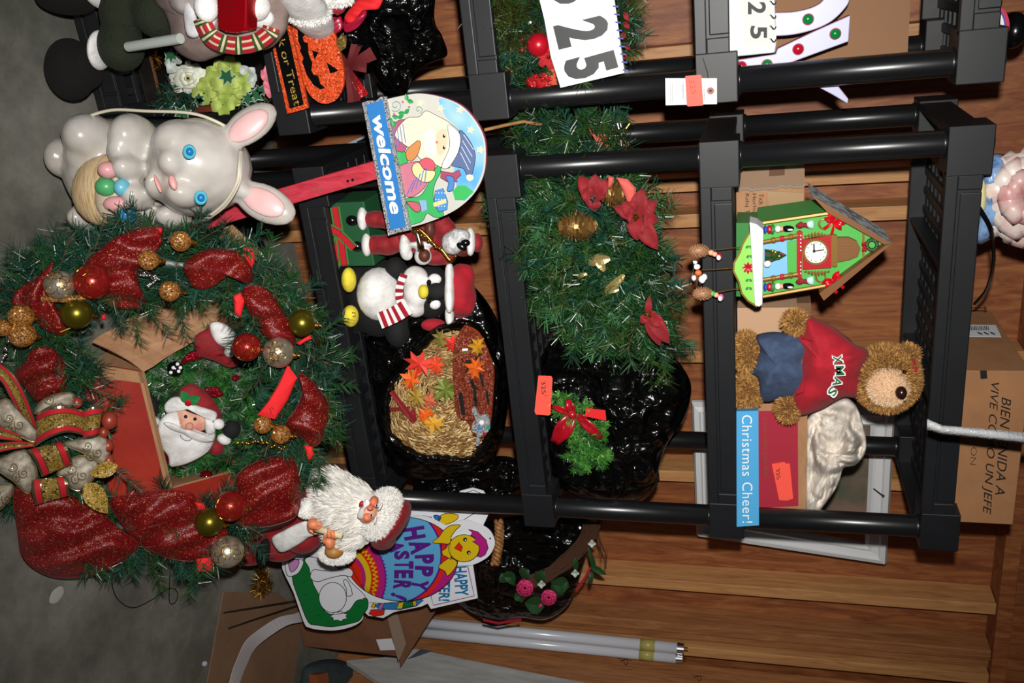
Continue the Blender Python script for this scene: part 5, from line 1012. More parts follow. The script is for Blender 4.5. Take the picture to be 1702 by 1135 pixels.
# cord and paper scrap between the units
b = MB(); b.tube([at(805, 216, .03), at(840, 208, .05), at(870, 202, .06), at(900, 207, .08)], .0035, M_('jute_twine', '9a7040', .9, kind='fabric'), 6); b.build('jute_cord', label='frayed jute cord hanging between the two shelving units', cat='cord')
b = MB(); b.plate([(380, 345), (520, 265), (600, 228), (640, 208), (642, 222), (560, 260), (390, 355)], YP(.655), .01, M_('blue_white_board', 'a8b4c8', .5)); b.build('white_batten', label='pale blue white strip leaning on the studs behind the welcome sign', cat='board')
# ================================================================== rabbit
def CR(*p): return Z(60, 160, .25852, p)
rb_ = thing('plastic_rabbit', 'white blow-moulded plastic Easter rabbit holding a basket of pastel eggs', 'figure', (-.03, -.2, 0))
VIN = M_('white_vinyl', 'c0bab4', .28, sss=.15, coat=.3, kind='mottle', ns=7, nd=3, stops=[(.35, 'aea79e'), (.6, 'c8c3bd')], bs=0)
yr = -.19
def R_(x, y, rx, ry, dY=0, rd=None, rot=0): return (*CR((x, y))[0], yr + dY, rx * .2585, ry * .2585, None, rd, rot)
bb('body', rb_, [R_(500, 480, 300, 330, .02, .11), R_(370, 290, 160, 170, -.02, .09), R_(640, 280, 140, 160, -.04, .08), R_(600, 370, 110, 140, -.06, .07), R_(350, 400, 130, 150, -.02, .08), R_(600, 470, 95, 90, -.1, .05), R_(655, 645, 95, 90, -.1, .05), R_(560, 740, 200, 100, -.0, .09), R_(760, 760, 150, 110, -.0, .08), R_(880, 780, 110, 80, -.03, .06),
 R_(165, 395, 88, 125, -.03, .05, .15), R_(300, 790, 78, 85, -.03, .05), R_(250, 420, 60, 120, 0, .05),
 R_(1060, 450, 315, 300, -.02, .12), R_(960, 350, 190, 190, -.05, .1), R_(1000, 620, 190, 150, -.05, .1), R_(880, 420, 90, 100, -.125, .04), R_(950, 630, 110, 90, -.115, .045), R_(790, 560, 60, 110, -.1, .05, .3),
 R_(1230, 290, 90, 60, -.01, .03, -.6), R_(1375, 185, 205, 112, -.0, .022, -.62), R_(1330, 610, 90, 60, -.01, .03, .4), R_(1475, 690, 215, 122, 0, .022, .45)], .0055, VIN)
def disc(nm, par, x, y, rx, ry, dY, m, rd=.01, rot=0): return bb(nm, par, [R_(x, y, rx, ry, dY, rd, rot)], m=m)
EAR = M_('pink_inner_ear', 'dfb4b2', .35, kind='mottle', ns=10, nd=2, stops=[(.3, 'e0a8a8'), (.7, 'e0c6c4')], bs=0)
disc('inner_ear', rb_, 1365, 190, 150, 78, -.0165, EAR, .01, -.62); disc('inner_ear', rb_, 1460, 680, 150, 82, -.0165, EAR, .01, .45)
bk_ = disc('egg_basket', rb_, 455, 605, 215, 235, -.075, M_('tan_basket_paint', 'cdb187', .4, kind='mottle', ns=26, scale=(1, 1, 9), stops=[(.35, 'b0905e'), (.55, 'd8bd94')], bs=.6, bd=.004), .05, .3)
disc('basket_mouth', bk_, 520, 600, 130, 205, -.102, M_('basket_hollow', 'c8b8a0', .5), .03, .3)
for x, y, rx, ry, m in ((462, 475, 62, 55, ('egg_pink', 'dfa0a4')), (450, 582, 68, 62, ('egg_green', '4ea468')), (556, 588, 52, 58, ('egg_light_blue', '6cb8cc')), (522, 695, 88, 55, ('egg_pink', 'dfa0a4')), (582, 765, 62, 52, ('egg_blue', '2a86c4'))): disc('egg', bk_, x, y, rx, ry, -.132, M_(m[0], m[1], .35), .02)
for x, y in ((985, 357), (1058, 652)):
    e = disc('eye', rb_, x, y, 42, 48, -.148, M_('eye_cyan', '58c0d8', .3), .01); disc('pupil', e, x + 3, y, 24, 27, -.155, M_('eye_blue', '1878b8', .25), .008)
bb('nose', rb_, [R_(880, 555, 24, 50, -.163, .008, -.3)], m=M_('nose_pink', 'e0a09c', .4)); bb('mouth', rb_, [R_(783, 562, 13, 62, -.146, .008, -.35)], m=MATS['nose_pink'])
b = MB(); CRM = M_('cream_cord', 'cfc8b4', .5)
def cable(b, pts, r, m, dY): b.tube(cr([at(*CR((x, y))[0], yr + d) for x, y, d in pts], 6, False), r, m, 8)
cable(b, [(240, 245, -.04), (300, 150, -.04), (480, 90, -.03), (700, 95, -.03), (1000, 110, -.03), (1190, 178, -.02), (1290, 250, .03)], .0032, CRM, 0)
cable(b, [(1312, 350, -.06), (1305, 450, -.1), (1290, 560, -.11), (1200, 700, -.1), (1060, 800, -.08), (990, 810, -.02)], .0032, CRM, 0); cable(b, [(1320, 350, -.055), (1314, 450, -.095), (1300, 570, -.105), (1210, 710, -.095), (1070, 808, -.075)], .0028, CRM, 0)
b.build('power_cord', rb_, smooth=True)
# ================================================================== cardboard box with the santa plush
bx_ = thing('open_cardboard_box', 'open cardboard box with red printed sides behind the big wreath', 'box', (.57, -.14, 0))
FLc = at(238, 618, -.26); FRc = at(285, 812, -.26); BLc = at(388, 525, .0); BRc = at(440, 770, .0)
RP = M_('red_carton_print', 'a42c1c', .5, kind='mottle', ns=4, stops=[(.4, '96241a'), (.7, 'b03624')], bs=.05)
def drop(p, dx=0): return Vector((p.x, p.y, .004))
def sheet(nm, q, m, t=.004, par=bx_):
    b = MB(); q = [Vector(x) for x in q]; n = (q[1] - q[0]).cross(q[3] - q[0]).normalized() * t; b.hexa(q, [x + n for x in q], m); return b.build(nm, par)
sheet('side_wall', [FLc, BLc, drop(BLc), drop(FLc)], G['card']); sheet('side_wall', [FRc, BRc, drop(BRc), drop(FRc)], G['card']); sheet('back_wall', [BLc, BRc, drop(BRc), drop(BLc)], G['card']); sheet('front_wall', [FLc, FRc, drop(FRc), drop(FLc)], G['card']); sheet('bottom', [drop(FLc), drop(FRc), drop(BRc), drop(BLc)], G['cardd'])
ff = [FLc + Vector((-.004, -.006, 0)), FRc + Vector((.004, -.006, 0)), at(185, 830, -.34), at(130, 600, -.34)]
sheet('front_flap', ff, RP)
b = MB(); e0, e1, e2, e3 = ff; n_ = Vector((0, -.004, .003))
b.hexa([e0 + n_, e0.lerp(e1, .09) + n_, e3.lerp(e2, .09) + n_, e3 + n_], [e0 + n_ * .3, e0.lerp(e1, .09) + n_ * .3, e3.lerp(e2, .09) + n_ * .3, e3 + n_ * .3], G['card']); b.hexa([e0 + n_, e1 + n_, e1.lerp(e2, .06) + n_, e0.lerp(e3, .06) + n_], [e0, e1, e1.lerp(e2, .06), e0.lerp(e3, .06)], G['card']); b.build('flap_edge', bx_)
CREASE = M_('creased_cardboard', 'ae805c', .7, kind='mottle', ns=8, scale=(4, 1, 1), stops=[(.3, '94694a'), (.7, 'bb8e68')], bs=.5, bd=.01)
rows = []; fo = [at(152, 568, -.3), at(218, 528, -.2), at(318, 470, -.03)]
for i in range(13):
    t = i / 12; a_ = FLc.lerp(BLc, t); c_ = (fo[0].lerp(fo[1], t * 2) if t < .5 else fo[1].lerp(fo[2], t * 2 - 1)); rows.append([a_.lerp(c_, k / 8) + Vector((0, 0, .004 * math.sin(t * 17 + k * .3) + .01 * math.sin(k / 8 * 3.14))) for k in range(9)])
b = MB(); b.grid(rows, CREASE); b.build('left_flap', bx_, solid=.004)
sheet('right_flap', [FRc, BRc, at(425, 835, -.02), at(325, 850, -.22)], RP); b = MB(); sheet('back_flap', [BLc, BRc, at(520, 770, .03), at(480, 500, .03)], G['card'])
b = MB(); b.plate([(372, 378), (385, 374), (455, 440), (470, 470), (440, 470), (420, 420), (365, 395)], YP(-.02), .004, G['card']); b.build('loose_cardboard_flap', label='torn cardboard flap sticking up between rabbit and wreath', cat='cardboard')
SP = PL((0, -.15, .17), (0, -.8, .6)); 
gb_ = thing('green_garland', 'green tinsel garland with baubles filling the open cardboard box', 'garland', (.57, -.12, .006))
GG = [M_('garland_green', '3a7a2a', .4), M_('garland_deep', '24662e', .3), M_('garland_leaf', '2f7034', .3), M_('silver_thread', 'a8c0a8', .25, .6), PINE[0]]
fp_ = [(238, 620), (260, 590), (330, 560), (385, 530), (440, 560), (450, 640), (455, 720), (440, 770), (380, 790), (330, 805), (285, 812)]
b = MB(); puff(b, [(u * .88 + 41, v * .88 + 81) for u, v in fp_], SP, -.07, .03, PINE[3], back=.0); b.build('garland_core', gb_)
sprigs('tinsel_needles', pine_patch(fp_, SP, 330, -.05, .02, .035, out=.5), gb_, mats=GG, per=60, nl=.02, nw=.001, seed=21)
def orb(nm, par, u, v, r, p, m, h=0, label=None, cap=True, **k):
    b = MB(); s_ = sc(u, v, p if isinstance(p, PL) else YP(p)); pp = p if isinstance(p, PL) else YP(p); c = at(u, v, pp, h); b.ball(c, s_ * r, m, 32, 20)
    return b.build(nm, par, smooth=True, label=label, **k)
for u, v, r, m, l in ((343, 792, 11, M_('dark_red_ball', '6a0814', .15, .3), None), (437, 656, 5, M_('wood_button', 'c09868', .5), None), (281, 801, 5, M_('pale_blue_ball', '8a9aa0', .3), None)): orb('bauble', gb_, u, v, r, SP, m, .0, l)
o = orb('bauble', gb_, 291, 613, 13, SP, BLK, .0, 'black bauble with white dots')
for du, dv in ((-3, -2), (6, 4), (4, -8), (-7, 6), (9, -2)): orb('white_dot', o, 291 + du, 613 + dv, 3, SP, WHT, .017)
FOIL = M_('red_foil', 'b01830', .15, .7, kind='bag', ns=60, bs=1, bd=.004)
for a in (((300, 605), (315, 585), (340, 580), (345, 592), (325, 600)), ((340, 648), (355, 640), (372, 655), (355, 662)), ((385, 627), (393, 622), (400, 628), (390, 633)), ((264, 760), (275, 752), (283, 762), (280, 770))): b = MB(); puff(b, a, SP, .0, .01, FOIL, back=.004, K=5, crump=.01, cs=6); b.build('foil_sweet', gb_)
b = MB(); puff(b, [(420, 635), (450, 630), (470, 660), (455, 685), (425, 675)], SP, .0, .01, M_('dark_green_felt', '12402a', .9), back=.004); b.build('felt_leaf', gb_)
for u, v in ((384, 760), (379, 766), (388, 768)): orb('berry', gb_, u, v, 4, SP, REDP, .006)
# santa face plush
def CP(*p): return Z(200, 520, .28199, p)
sf = thing('santa_face_plush', 'flat plush Santa face with a white felt beard and black mittens in the open box', 'ornament', at(320, 710, SP, -.02))
b = MB(); puff(b, CP((330, 500), (360, 440), (440, 420), (540, 500), (600, 600), (570, 640), (420, 560), (270, 560), (290, 500)), SP, .01, .02, REDV, back=.01, crump=.006, cs=20); b.build('hat', sf, smooth=True, fix=True)
b = MB(); puff(b, CP((340, 565), (420, 590), (500, 622), (500, 690), (400, 690), (325, 660)), SP, .022, .008, M_('peach_felt', 'dcaa90', .9, kind='fabric'), back=.01); fc = b.build('face', sf, smooth=True)
b = MB(); puff(b, CP((230, 640), (262, 600), (330, 560), (322, 640), (380, 680), (440, 685), (520, 710), (560, 700), (556, 750), (530, 810), (480, 850), (400, 890), (330, 908), (290, 906), (280, 850), (240, 790), (218, 700)), SP, .018, .02, WFUR, back=.015, crump=.003, cs=25); b.build('beard', sf, smooth=True, fix=True)
b = MB(); puff(b, CP((255, 650), (300, 645), (370, 680), (420, 690), (480, 710), (555, 750), (500, 765), (420, 745), (370, 715), (300, 690)), SP, .036, .012, WFUR, back=.005); b.build('moustache', sf, smooth=True, fix=True)
b = MB(); puff(b, CP((260, 540), (300, 500), (350, 495), (440, 540), (560, 580), (570, 620), (540, 640), (450, 595), (350, 555), (290, 590), (262, 580)), SP, .03, .016, WFUR, back=.01, crump=.006, cs=8); b.build('hat_trim', sf, smooth=True, fix=True)
b = MB(); puff(b, CP((500, 620), (545, 640), (560, 700), (520, 720), (500, 690)), SP, .03, .012, WFUR, back=.01); b.build('side_hair', sf, smooth=True)
orb('nose', sf, *CP((408, 668))[0], 6.5, SP, M_('nose_peach', 'd89a84', .9), .038)
for x, y in ((385, 611), (440, 625)): orb('eye', sf, *CP((x, y))[0], 2.8, SP, BLK, .033)
for x, y in ((345, 640), (460, 668)): bb('cheek', sf, [(*CP((x, y))[0], at(*CP((x, y))[0], SP, .03).y, 6, 5, None, .003)], m=M_('blush_pink', 'e08080', .9))
b = MB(); b.line([(q.x, q.y) for q in cr([(*q, 0) for q in CP((353, 715), (360, 735), (385, 752), (410, 750), (422, 738))], 4, False)], SP, 1, M_('navy_thread', '202850', .6), h=.042); b.build('smile', sf)
HL = M_('felt_green', '1c7a3a', .9)
b = MB()
for a, c in (((400, 530), (360, 460)), ((400, 530), (470, 495)), ((410, 540), (425, 500))): leaf(b, *CP(a, c), 16, SP, HL, .048, .05, .003)
leaf(b, *CP((400, 550), (400, 508)), 12, SP, REDP, .052, .053, .003); b.build('holly', sf, solid=.001)
orb('pompom', sf, *CP((580, 656))[0], 9, SP, WFUR, .035)
for L in (((178, 555), 13, 20, BPL), ((655, 685), 15, 16, BPL)): bb('mitten', sf, [(*CP(L[0])[0], at(*CP(L[0])[0], SP, .01).y, L[1], L[2], None, .02)], m=L[3])
for c in ((190, 642), (612, 745)): bb('cuff', sf, [(*CP(c)[0], at(*CP(c)[0], SP, .012).y, 12, 9, None, .018, .5 if c[0] > 300 else -.2)], m=WFUR)
for c in ((200, 715), (565, 790)): bb('sleeve', sf, [(*CP(c)[0], at(*CP(c)[0], SP, .0).y, 13, 15, None, .02)], m=REDV)
s2_ = thing('second_santa_plush', 'red and white plush Santa half hidden under the box\'s left flap', 'ornament', at(365, 575, SP, -.01))
b = MB(); puff(b, [(322, 562), (340, 548), (352, 541), (368, 572), (385, 590), (398, 604), (382, 612), (355, 600), (330, 590)], SP, .01, .02, REDV, back=.01); b.build('coat', s2_, smooth=True, fix=True)
b = MB(); puff(b, [(348, 540), (362, 534), (385, 545), (394, 562), (385, 582), (372, 578), (355, 565)], SP, .02, .02, WFUR, back=.01); b.build('beard', s2_, smooth=True, fix=True)
orb('pompom', s2_, 381, 585, 8, SP, WFUR, .03)
b = MB(); puff(b, [(362, 532), (385, 520), (402, 530), (400, 548), (380, 545)], SP, .01, .015, M_('brown_plush', '6a3a20', .9, kind='fabric'), back=.01); b.build('brown_trim', s2_, smooth=True)
# ================================================================== big wreath on the floor
WG = PL((0, -.52, 0), (0, -.8, .6))
bw = thing('large_christmas_wreath', 'large pine wreath with red glitter ribbon, baubles and a gold bow on the floor', 'wreath', (.38, -.4, 0))
ringc = [(60, 500), (130, 455), (220, 435), (310, 442), (395, 460), (455, 515), (490, 590), (500, 680), (478, 765), (425, 835), (345, 880), (250, 885), (160, 860), (95, 800), (70, 720), (52, 620)]
rc = cr([(*q, 0) for q in ringc], 6); NR = len(rc)
b = MB(); b.tube([at(q.x, q.y, WG, .01) for q in rc] + [at(rc[0].x, rc[0].y, WG, .01)], .025, PINE[3], 10); b.build('wreath_core', bw, smooth=True)
sp = []; cxy = Vector((275, 665, 0))
for i in range(620):
    q = rc[random.randrange(NR)]; rad = (q - cxy).normalized(); off = random.gauss(0, 22); x = q + rad * off; tg_ = Vector((-rad.y, rad.x, 0))
    if x.x > 415 and x.y > 795 and off > 0: continue
    if x.x < 150 and 560 < x.y < 800 and off > 10: continue
    dr = rad * (.9 if off > 0 else -.55) * rnd(.3, 1) + tg_ * rnd(-.9, .9)
    sp.append((at(x.x, x.y, WG, .03 + rnd(-.01, .035)), CA * dr.x + CB * dr.y + WG.n * rnd(.0, .7), rnd(.05, .085)))
sp += [(at(rnd(95, 150), rnd(550, 720), WG, .02), CA * rnd(-.5, 1) + CB * rnd(-1, 1) + WG.n * .3, .06) for _ in range(26)]
sp += [(at(u, v, WG, .03), CA * a + CB * c, .08) for u, v, a, c in ((190, 490, .2, 1), (215, 505, .3, 1), (240, 500, .6, .8), (290, 500, .3, .8), (220, 400, -.5, -.8), (120, 440, -.8, -.6), (250, 925, .3, .8), (290, 930, .6, .6), (520, 690, 1, .3), (530, 640, 1, 0), (520, 560, .8, -.5), (150, 700, .3, -.2), (140, 640, .8, .3), (130, 600, .7, .5), (190, 780, .5, .4))]
sprigs('pine_needles', sp, bw, per=72, nl=.026, nw=.0009, seed=31, mats=[M_('wreath_pine', '1f4a36', .35, spec=.6), PINE[1], M_('wreath_pine_green', '26502a', .35, spec=.6), PINE[3], PINE[0]], spread=.85)
RM = M_('red_glitter_mesh', '940a12', .4, kind='glitter', ns=600, fleck='ffb878', thr=.95, dark='5c040a', tilt=.5, alpha=.72, flake=0)  # bright matte flecks in the colour stand in for the glitter's sparkle
WPF = [(((140, 440), (180, 402), (225, 380), (268, 378), (266, 410), (240, 440), (228, 456), (243, 500), (235, 512), (195, 512), (160, 497), (145, 470)), .9), (((87, 434), (67, 455), (25, 485), (22, 508), (44, 518), (74, 548), (107, 560), (110, 541), (90, 500), (82, 464), (88, 445)), 2.4),
 (((305, 438), (325, 422), (350, 413), (395, 418), (420, 450), (412, 472), (385, 457), (352, 478), (325, 480), (308, 458)), .3), (((405, 478), (432, 475), (455, 492), (478, 530), (492, 565), (478, 577), (445, 565), (420, 530), (405, 502)), .9), (((20, 625), (40, 600), (55, 580), (85, 577), (108, 605), (110, 645), (90, 675), (60, 668), (42, 645)), .2),
 (((497, 622), (520, 635), (543, 665), (546, 695), (536, 728), (520, 742), (500, 725), (475, 705), (492, 680), (503, 650)), .9), (((25, 812), (30, 880), (40, 928), (80, 955), (134, 957), (192, 940), (230, 909), (200, 880), (165, 850), (115, 819), (70, 800)), .5), (((184, 830), (225, 822), (268, 815), (318, 819), (332, 845), (377, 884), (353, 926), (291, 930), (235, 905), (203, 870)), .25),
 (((393, 792), (430, 766), (482, 758), (498, 800), (496, 850), (472, 868), (430, 876), (397, 868), (400, 830)), .4)]
for o, wa in WPF: b = MB(); puff(b, o, WG, .085, .035, RM, back=0, K=16, n=6, wave=.009, wk=.13, crump=.012, cs=40, wa=wa + .8); b.build('glitter_ribbon', bw, smooth=True, fix=True, label='red glittery mesh ribbon')
RT = M_('ribbon_edge_red', '7a1018', .5)
for o, wa in WPF[5:]: b = MB(); P = cr([(*q, 0) for q in o], 5); b.tube([at(q.x, q.y, WG, .085) for q in P] + [at(P[0].x, P[0].y, WG, .085)], .0012, RT, 5); b.build('ribbon_wire_edge', bw)
for o in (((478, 606), (494, 628), (478, 665), (457, 697), (428, 689), (445, 668), (462, 640)), ((388, 492), (400, 486), (407, 500), (400, 528), (390, 520)), ((402, 412), (418, 411), (425, 428), (419, 446), (408, 430)), ((492, 570), (515, 556), (520, 562), (498, 574)), ((326, 928), (352, 925), (355, 950), (328, 950)), ((322, 834), (340, 836), (347, 848), (330, 848)), ((255, 380), (270, 378), (267, 405), (258, 398)), ((168, 524), (176, 521), (176, 532), (169, 532)), ((505, 740), (520, 742), (524, 760), (512, 765))):
    b = MB(); puff(b, o, WG, .095, .008, FELT, back=.003, K=4, smooth_out=False); b.build('red_ribbon', bw, fix=True)
PRL = M_('pearl_champagne', 'b8ac94', .28, .75, kind='mottle', ns=30, stops=[(.4, 'a89c84'), (.6, 'ccc2ae')], bs=.1); RDB = M_('red_pearl', '9a1c1c', .25, .5); OLB = M_('satin_olive_gold', '6a6018', .32, .8); GTB = M_('gold_glitter_ball', 'a87030', .4, kind='glitter', ns=420, fleck='ffd890', thr=.78, dark='7a4818')
def swirls(o, u, v, r, h, m):
    b = MB(); s_ = sc(u, v, WG); c = at(u, v, WG, h); e = (CAM - c).normalized()
    for k in range(9):
        a0 = k * .7 + u; d = (e + CA * rnd(-.9, .9) + CB * rnd(-.9, .9)).normalized(); x_ = d.cross(CA).normalized(); y_2 = d.cross(x_); pts = []
        for i in range(12): t = .08 + i * .035; an = a0 + i * .55; pts.append(c + (d + x_ * t * math.cos(an) + y_2 * t * math.sin(an)).normalized() * (s_ * r + .0006))
        b.tube(pts, .0007, m, 4, False)
    b.build('gold_swirl', o, kind='stuff')
for u, v, r, m, sw, l in ((99, 474, 23, PRL, 1, 'pearl bauble'), (463, 586, 24, PRL, 1, 'pearl bauble'), (378, 917, 25, PRL, 1, 'pearl bauble'), (153, 468, 28, RDB, 1, 'red bauble with gold swirls'), (410, 577, 22, RDB, 1, 'red bauble with gold swirls'), (383, 841, 24, RDB, 1, 'red bauble with gold swirls'), (127, 521, 24, OLB, 0, 'olive gold bauble'), (502, 537, 21, OLB, 0, 'olive gold bauble'), (348, 868, 22, OLB, 0, 'olive gold bauble'),
 (300, 401, 16, GTB, 0, 'gold glitter bauble'), (247, 432, 16, GTB, 0, 'gold glitter bauble'), (282, 484, 16, GTB, 0, 'gold glitter bauble'), (35, 526, 19, GTB, 0, 'gold glitter bauble'), (37, 556, 20, GTB, 0, 'gold glitter bauble'), (437, 706, 14, GTB, 0, 'gold glitter bauble'), (467, 722, 15, GTB, 0, 'gold glitter bauble'), (5, 545, 13, GTB, 0, 'gold glitter bauble')):
    o = orb('bauble', bw, u, v, r, WG, m, .125, l)
    s_ = sc(u, v, WG); b = MB(); q = at(u + r, v + r * .2, WG, .115); b.lathe([(.006, 0), (.006, .008), (.003, .01), (.003, .014)], q, GOLD, tuple(CA), 10); b.build('cap', o)
    if sw: swirls(o, u, v, r, .125, GOLD)
b = MB(); b.tube([at(70, 497, WG, .12), at(105, 497, WG, .13), at(142, 495, WG, .12)], [.005, .007, .005], GTB, 8); b.build('glitter_pick', bw); b = MB(); b.tube([at(100, 552, WG, .12), at(146, 533, WG, .12)], .002, GOLD, 6); b.build('gold_stem', bw)
for o in ([(5, 530, 0), (12, 560, 0), (5, 600, 0)], [(235, 455, 0), (262, 462, 0), (245, 475, 0)], [(395, 735, 0), (430, 735, 0), (470, 745, 0)]):
    b = MB()
    for q in cr(o, 8, False): b.ball(at(q.x + rnd(-3, 3), q.y + rnd(-3, 3), WG, .115), .004, SILV if o[0][0] < 300 else GOLD, 8, 5)
    b.build('bead_strand', bw, smooth=True)
for a, c in (((195, 773), (150, 790)), ((142, 803), (178, 853))):
    b = MB(); leaf(b, *((c, a) if False else (a, c)), 38 if a[0] == 142 else 26, WG, M_('gold_glitter_leaf', 'a88838', .4, kind='glitter', ns=480, fleck='fff0b0', thr=.8), .13, .13, .006); b.build('gold_leaf', bw, solid=.001, label='gold glitter leaf')
# bow
def CB6(*p): return Z(0, 600, .24666, p)
bowt = thing('gold_bow', 'big bow of gold ribbon with red stripes and cream organza on the wreath', 'bow', at(90, 740, WG, .12))
GR = M_('gold_glitter_ribbon', '8a7032', .35, .4, kind='glitter', ns=420, fleck='fff0a8', thr=.86); RV = M_('red_velvet_stripe', 'b80c1c', .8); GE = M_('silver_gold_edge', 'b0a080', .25, .9); ORG = M_('ivory_organza', 'a09484', .5, kind='mottle', ns=60, stops=[(.4, '8f8474'), (.6, 'bcb2a0')], alpha=.9, bs=.3); ORE = M_('gold_wire_edge', 'a89868', .3, .8)
def band2(A, B, h, arch, nm='striped_loop', inv=False):
    a = cr([(*q, 0) for q in CB6(*A)], 6, False); c = cr([(*q, 0) for q in CB6(*B)], 6, False); n = len(a); b = MB(); st = [0, .05, .08, .24, .27, .5, .73, .76, .92, .95, 1]; mm = [GE, GE, RV, GE, GR, GR, GE, RV, GE, GE]; rows = []
    for i in range(n): t = i / (n - 1); rows.append([at(*((a[i].lerp(c[i], s))[:2]), WG, h + arch * math.sin(3.14 * t) + .002 * math.sin(9 * s)) for s in st])
    for i in range(n - 1):
        for k in range(10): b.add([rows[i][k], rows[i][k + 1], rows[i + 1][k + 1], rows[i + 1][k]], [(0, 1, 2, 3)], mm[k])
    b.build(nm, bowt, solid=.0012)
band2(((250, 350), (330, 315), (450, 305), (560, 335)), ((240, 575), (330, 520), (450, 480), (560, 500)), .15, .03)
band2(((555, 335), (620, 310), (690, 305)), ((560, 525), (620, 515), (660, 500)), .14, .012)
band2(((185, 600), (230, 660), (280, 780)), ((430, 540), (460, 600), (492, 690)), .165, .02); band2(((215, 800), (215, 880), (235, 970)), ((440, 780), (462, 840), (468, 905)), .15, .012)
band2(((-120, 60), (0, 130), (60, 230), (110, 310)), ((0, 10), (90, 90), (180, 240), (265, 480)), .15, .02); band2(((-90, 560), (60, 545), (230, 548)), ((-90, 640), (60, 600), (230, 575)), .17, .01); band2(((-90, 420), (0, 440), (140, 500)), ((-90, 520), (20, 530), (150, 545)), .14, .01)
for o in (((235, 355), (260, 290), (330, 240), (430, 215), (495, 225), (495, 295), (400, 310), (300, 325)), ((-80, 330), (0, 268), (60, 262), (160, 360), (275, 500), (230, 545), (140, 510), (60, 460), (0, 440)), ((-60, 700), (20, 650), (150, 598), (215, 650), (250, 745), (235, 830), (182, 892), (90, 810), (20, 762)), ((430, 560), (520, 530), (680, 505), (738, 565), (735, 640), (700, 690), (620, 660), (560, 620)), ((385, 765), (430, 700), (520, 640), (600, 650), (662, 695), (625, 800), (540, 872), (470, 850), (445, 790)), ((-80, 860), (0, 835), (80, 832), (85, 890), (50, 950), (0, 1000), (-80, 1010))):
    b = MB(); P_ = CB6(*o); puff(b, P_, WG, .115, .025, ORG, back=.005, K=7, wave=.002, wk=.3, wa=1); lp = b.build('organza_loop', bowt, smooth=True, fix=True)
    b = MB(); P = cr([(*q, 0) for q in P_], 5); b.tube([at(q.x, q.y, WG, .117) for q in P] + [at(P[0].x, P[0].y, WG, .117)], .0014, ORE, 5)
    c = centroid(P_)
    for k, (dx, dy) in enumerate(((-8, -6), (9, 5), (-2, 12))): b.tube([at(c[0] + dx + (1 + i * .55) * math.cos(i * .6 + k), c[1] + dy + (1 + i * .55) * math.sin(i * .6 + k), WG, .144) for i in range(16)], .0008, ORE, 4, False)
    b.build('gold_scrollwork', lp)
for c, r in (((740, 400), 13), ((730, 570), 9), ((735, 670), 9), ((700, 480), 8), ((520, 280), 8)): bb('berry', bowt, [(*CB6(c)[0], at(*CB6(c)[0], WG, .12).y, r, r * 1.2)], m=M_('copper_red_berry', '8c3424', .35))
# loose wire beside the wreath
b = MB(); b.tube(cr([at(u, v, FLOOR, .004) for u, v in ((215, 930), (195, 942), (186, 965), (195, 995), (220, 1010), (250, 998), (282, 978), (295, 985), (292, 1000), (283, 1003), (281, 985), (283, 950))], 6, False), .0012, BLK, 5); b.build('loose_wire', label='thin black wire looped on the concrete below the wreath', cat='wire')
# ================================================================== bearded santa doll
def CK(*p): return Z(440, 770, .16745, p)
sd = thing('santa_doll', 'long bearded Santa doll in a red velvet robe holding a candle', 'doll', (.96, -.06, 0)); yd = -.1
def K_(x, y, rx, ry, dY=0, rd=None, rot=0, m=None): return (*CK((x, y))[0], yd + dY, rx * .16745, ry * .16745, m, rd, rot)
bb('robe', sd, [K_(150, 800, 220, 180, .02, .05), K_(380, 700, 210, 200, .01, .055), K_(520, 400, 190, 230, .03, .05), K_(560, 250, 90, 90, 0, .04), K_(-150, 830, 230, 190, .04, .05), K_(-420, 860, 230, 170, .06, .05)], .006, REDV)
b = MB(); puff(b, CK((70, 740), (200, 660), (340, 590), (430, 580), (500, 700), (430, 740), (330, 810), (180, 885), (110, 850)), YP(yd), .055, .012, WFUR, back=.02); b.build('fur_front', sd, smooth=True, fix=True)
bb('belt', sd, [K_(20, 850, 75, 140, -.005, .065, .3)], m=BPL); bb('boots', sd, [K_(-560, 870, 60, 90, .06, .05)], m=BLK)
E_ = [K_(880, 430, 290, 230, -.03, .065, .35), K_(760, 260, 230, 150, -.0, .05, .45), K_(900, 680, 210, 130, -.03, .045, -.1), K_(1160, 500, 180, 265, -.02, .075, .5), K_(640, 420, 100, 130, -.03, .035)]
bb('beard_base', sd, E_, .006, WF2); fuzz('beard', [(e[0], e[1], e[2], e[3], e[4], e[6], e[7]) for e in E_[:3] + E_[4:]], .036, 22000, [WF2, M_('cream_fibre', 'dcd5c8', .8), WFUR], sd, wd=.0005, grav=2.2); fuzz('hair', [(e[0], e[1], e[2], e[3], e[4], e[6], e[7]) for e in E_[3:4]], .009, 6000, [WF2, WFUR], sd, wd=.0009)
fc = bb('face', sd, [K_(1030, 480, 95, 120, -.075, .035, .4)], m=SKIN)
FS = M_('rosy_doll_skin', 'e8805c', .45)
bb('cheek', fc, [K_(1085, 375, 45, 50, -.10, .02)], m=FS); bb('cheek', fc, [K_(1020, 530, 50, 50, -.10, .02)], m=FS); bb('nose', fc, [K_(1050, 440, 32, 26, -.118, .015)], m=FS)
bb('mouth', fc, [K_(960, 400, 22, 30, -.112, .006, .5)], m=REDP)
for c in ((1110, 418), (1058, 515)): e = bb('eye', fc, [K_(*c, 22, 16, -.116, .007)], m=WHT); bb('pupil', e, [K_(c[0], c[1], 10, 11, -.121, .006)], m=BLK)
for c, r_ in (((1150, 430), .5), ((1100, 560), .2)): bb('eyebrow', fc, [K_(*c, 14, 45, -.112, .01, r_)], m=WHT)
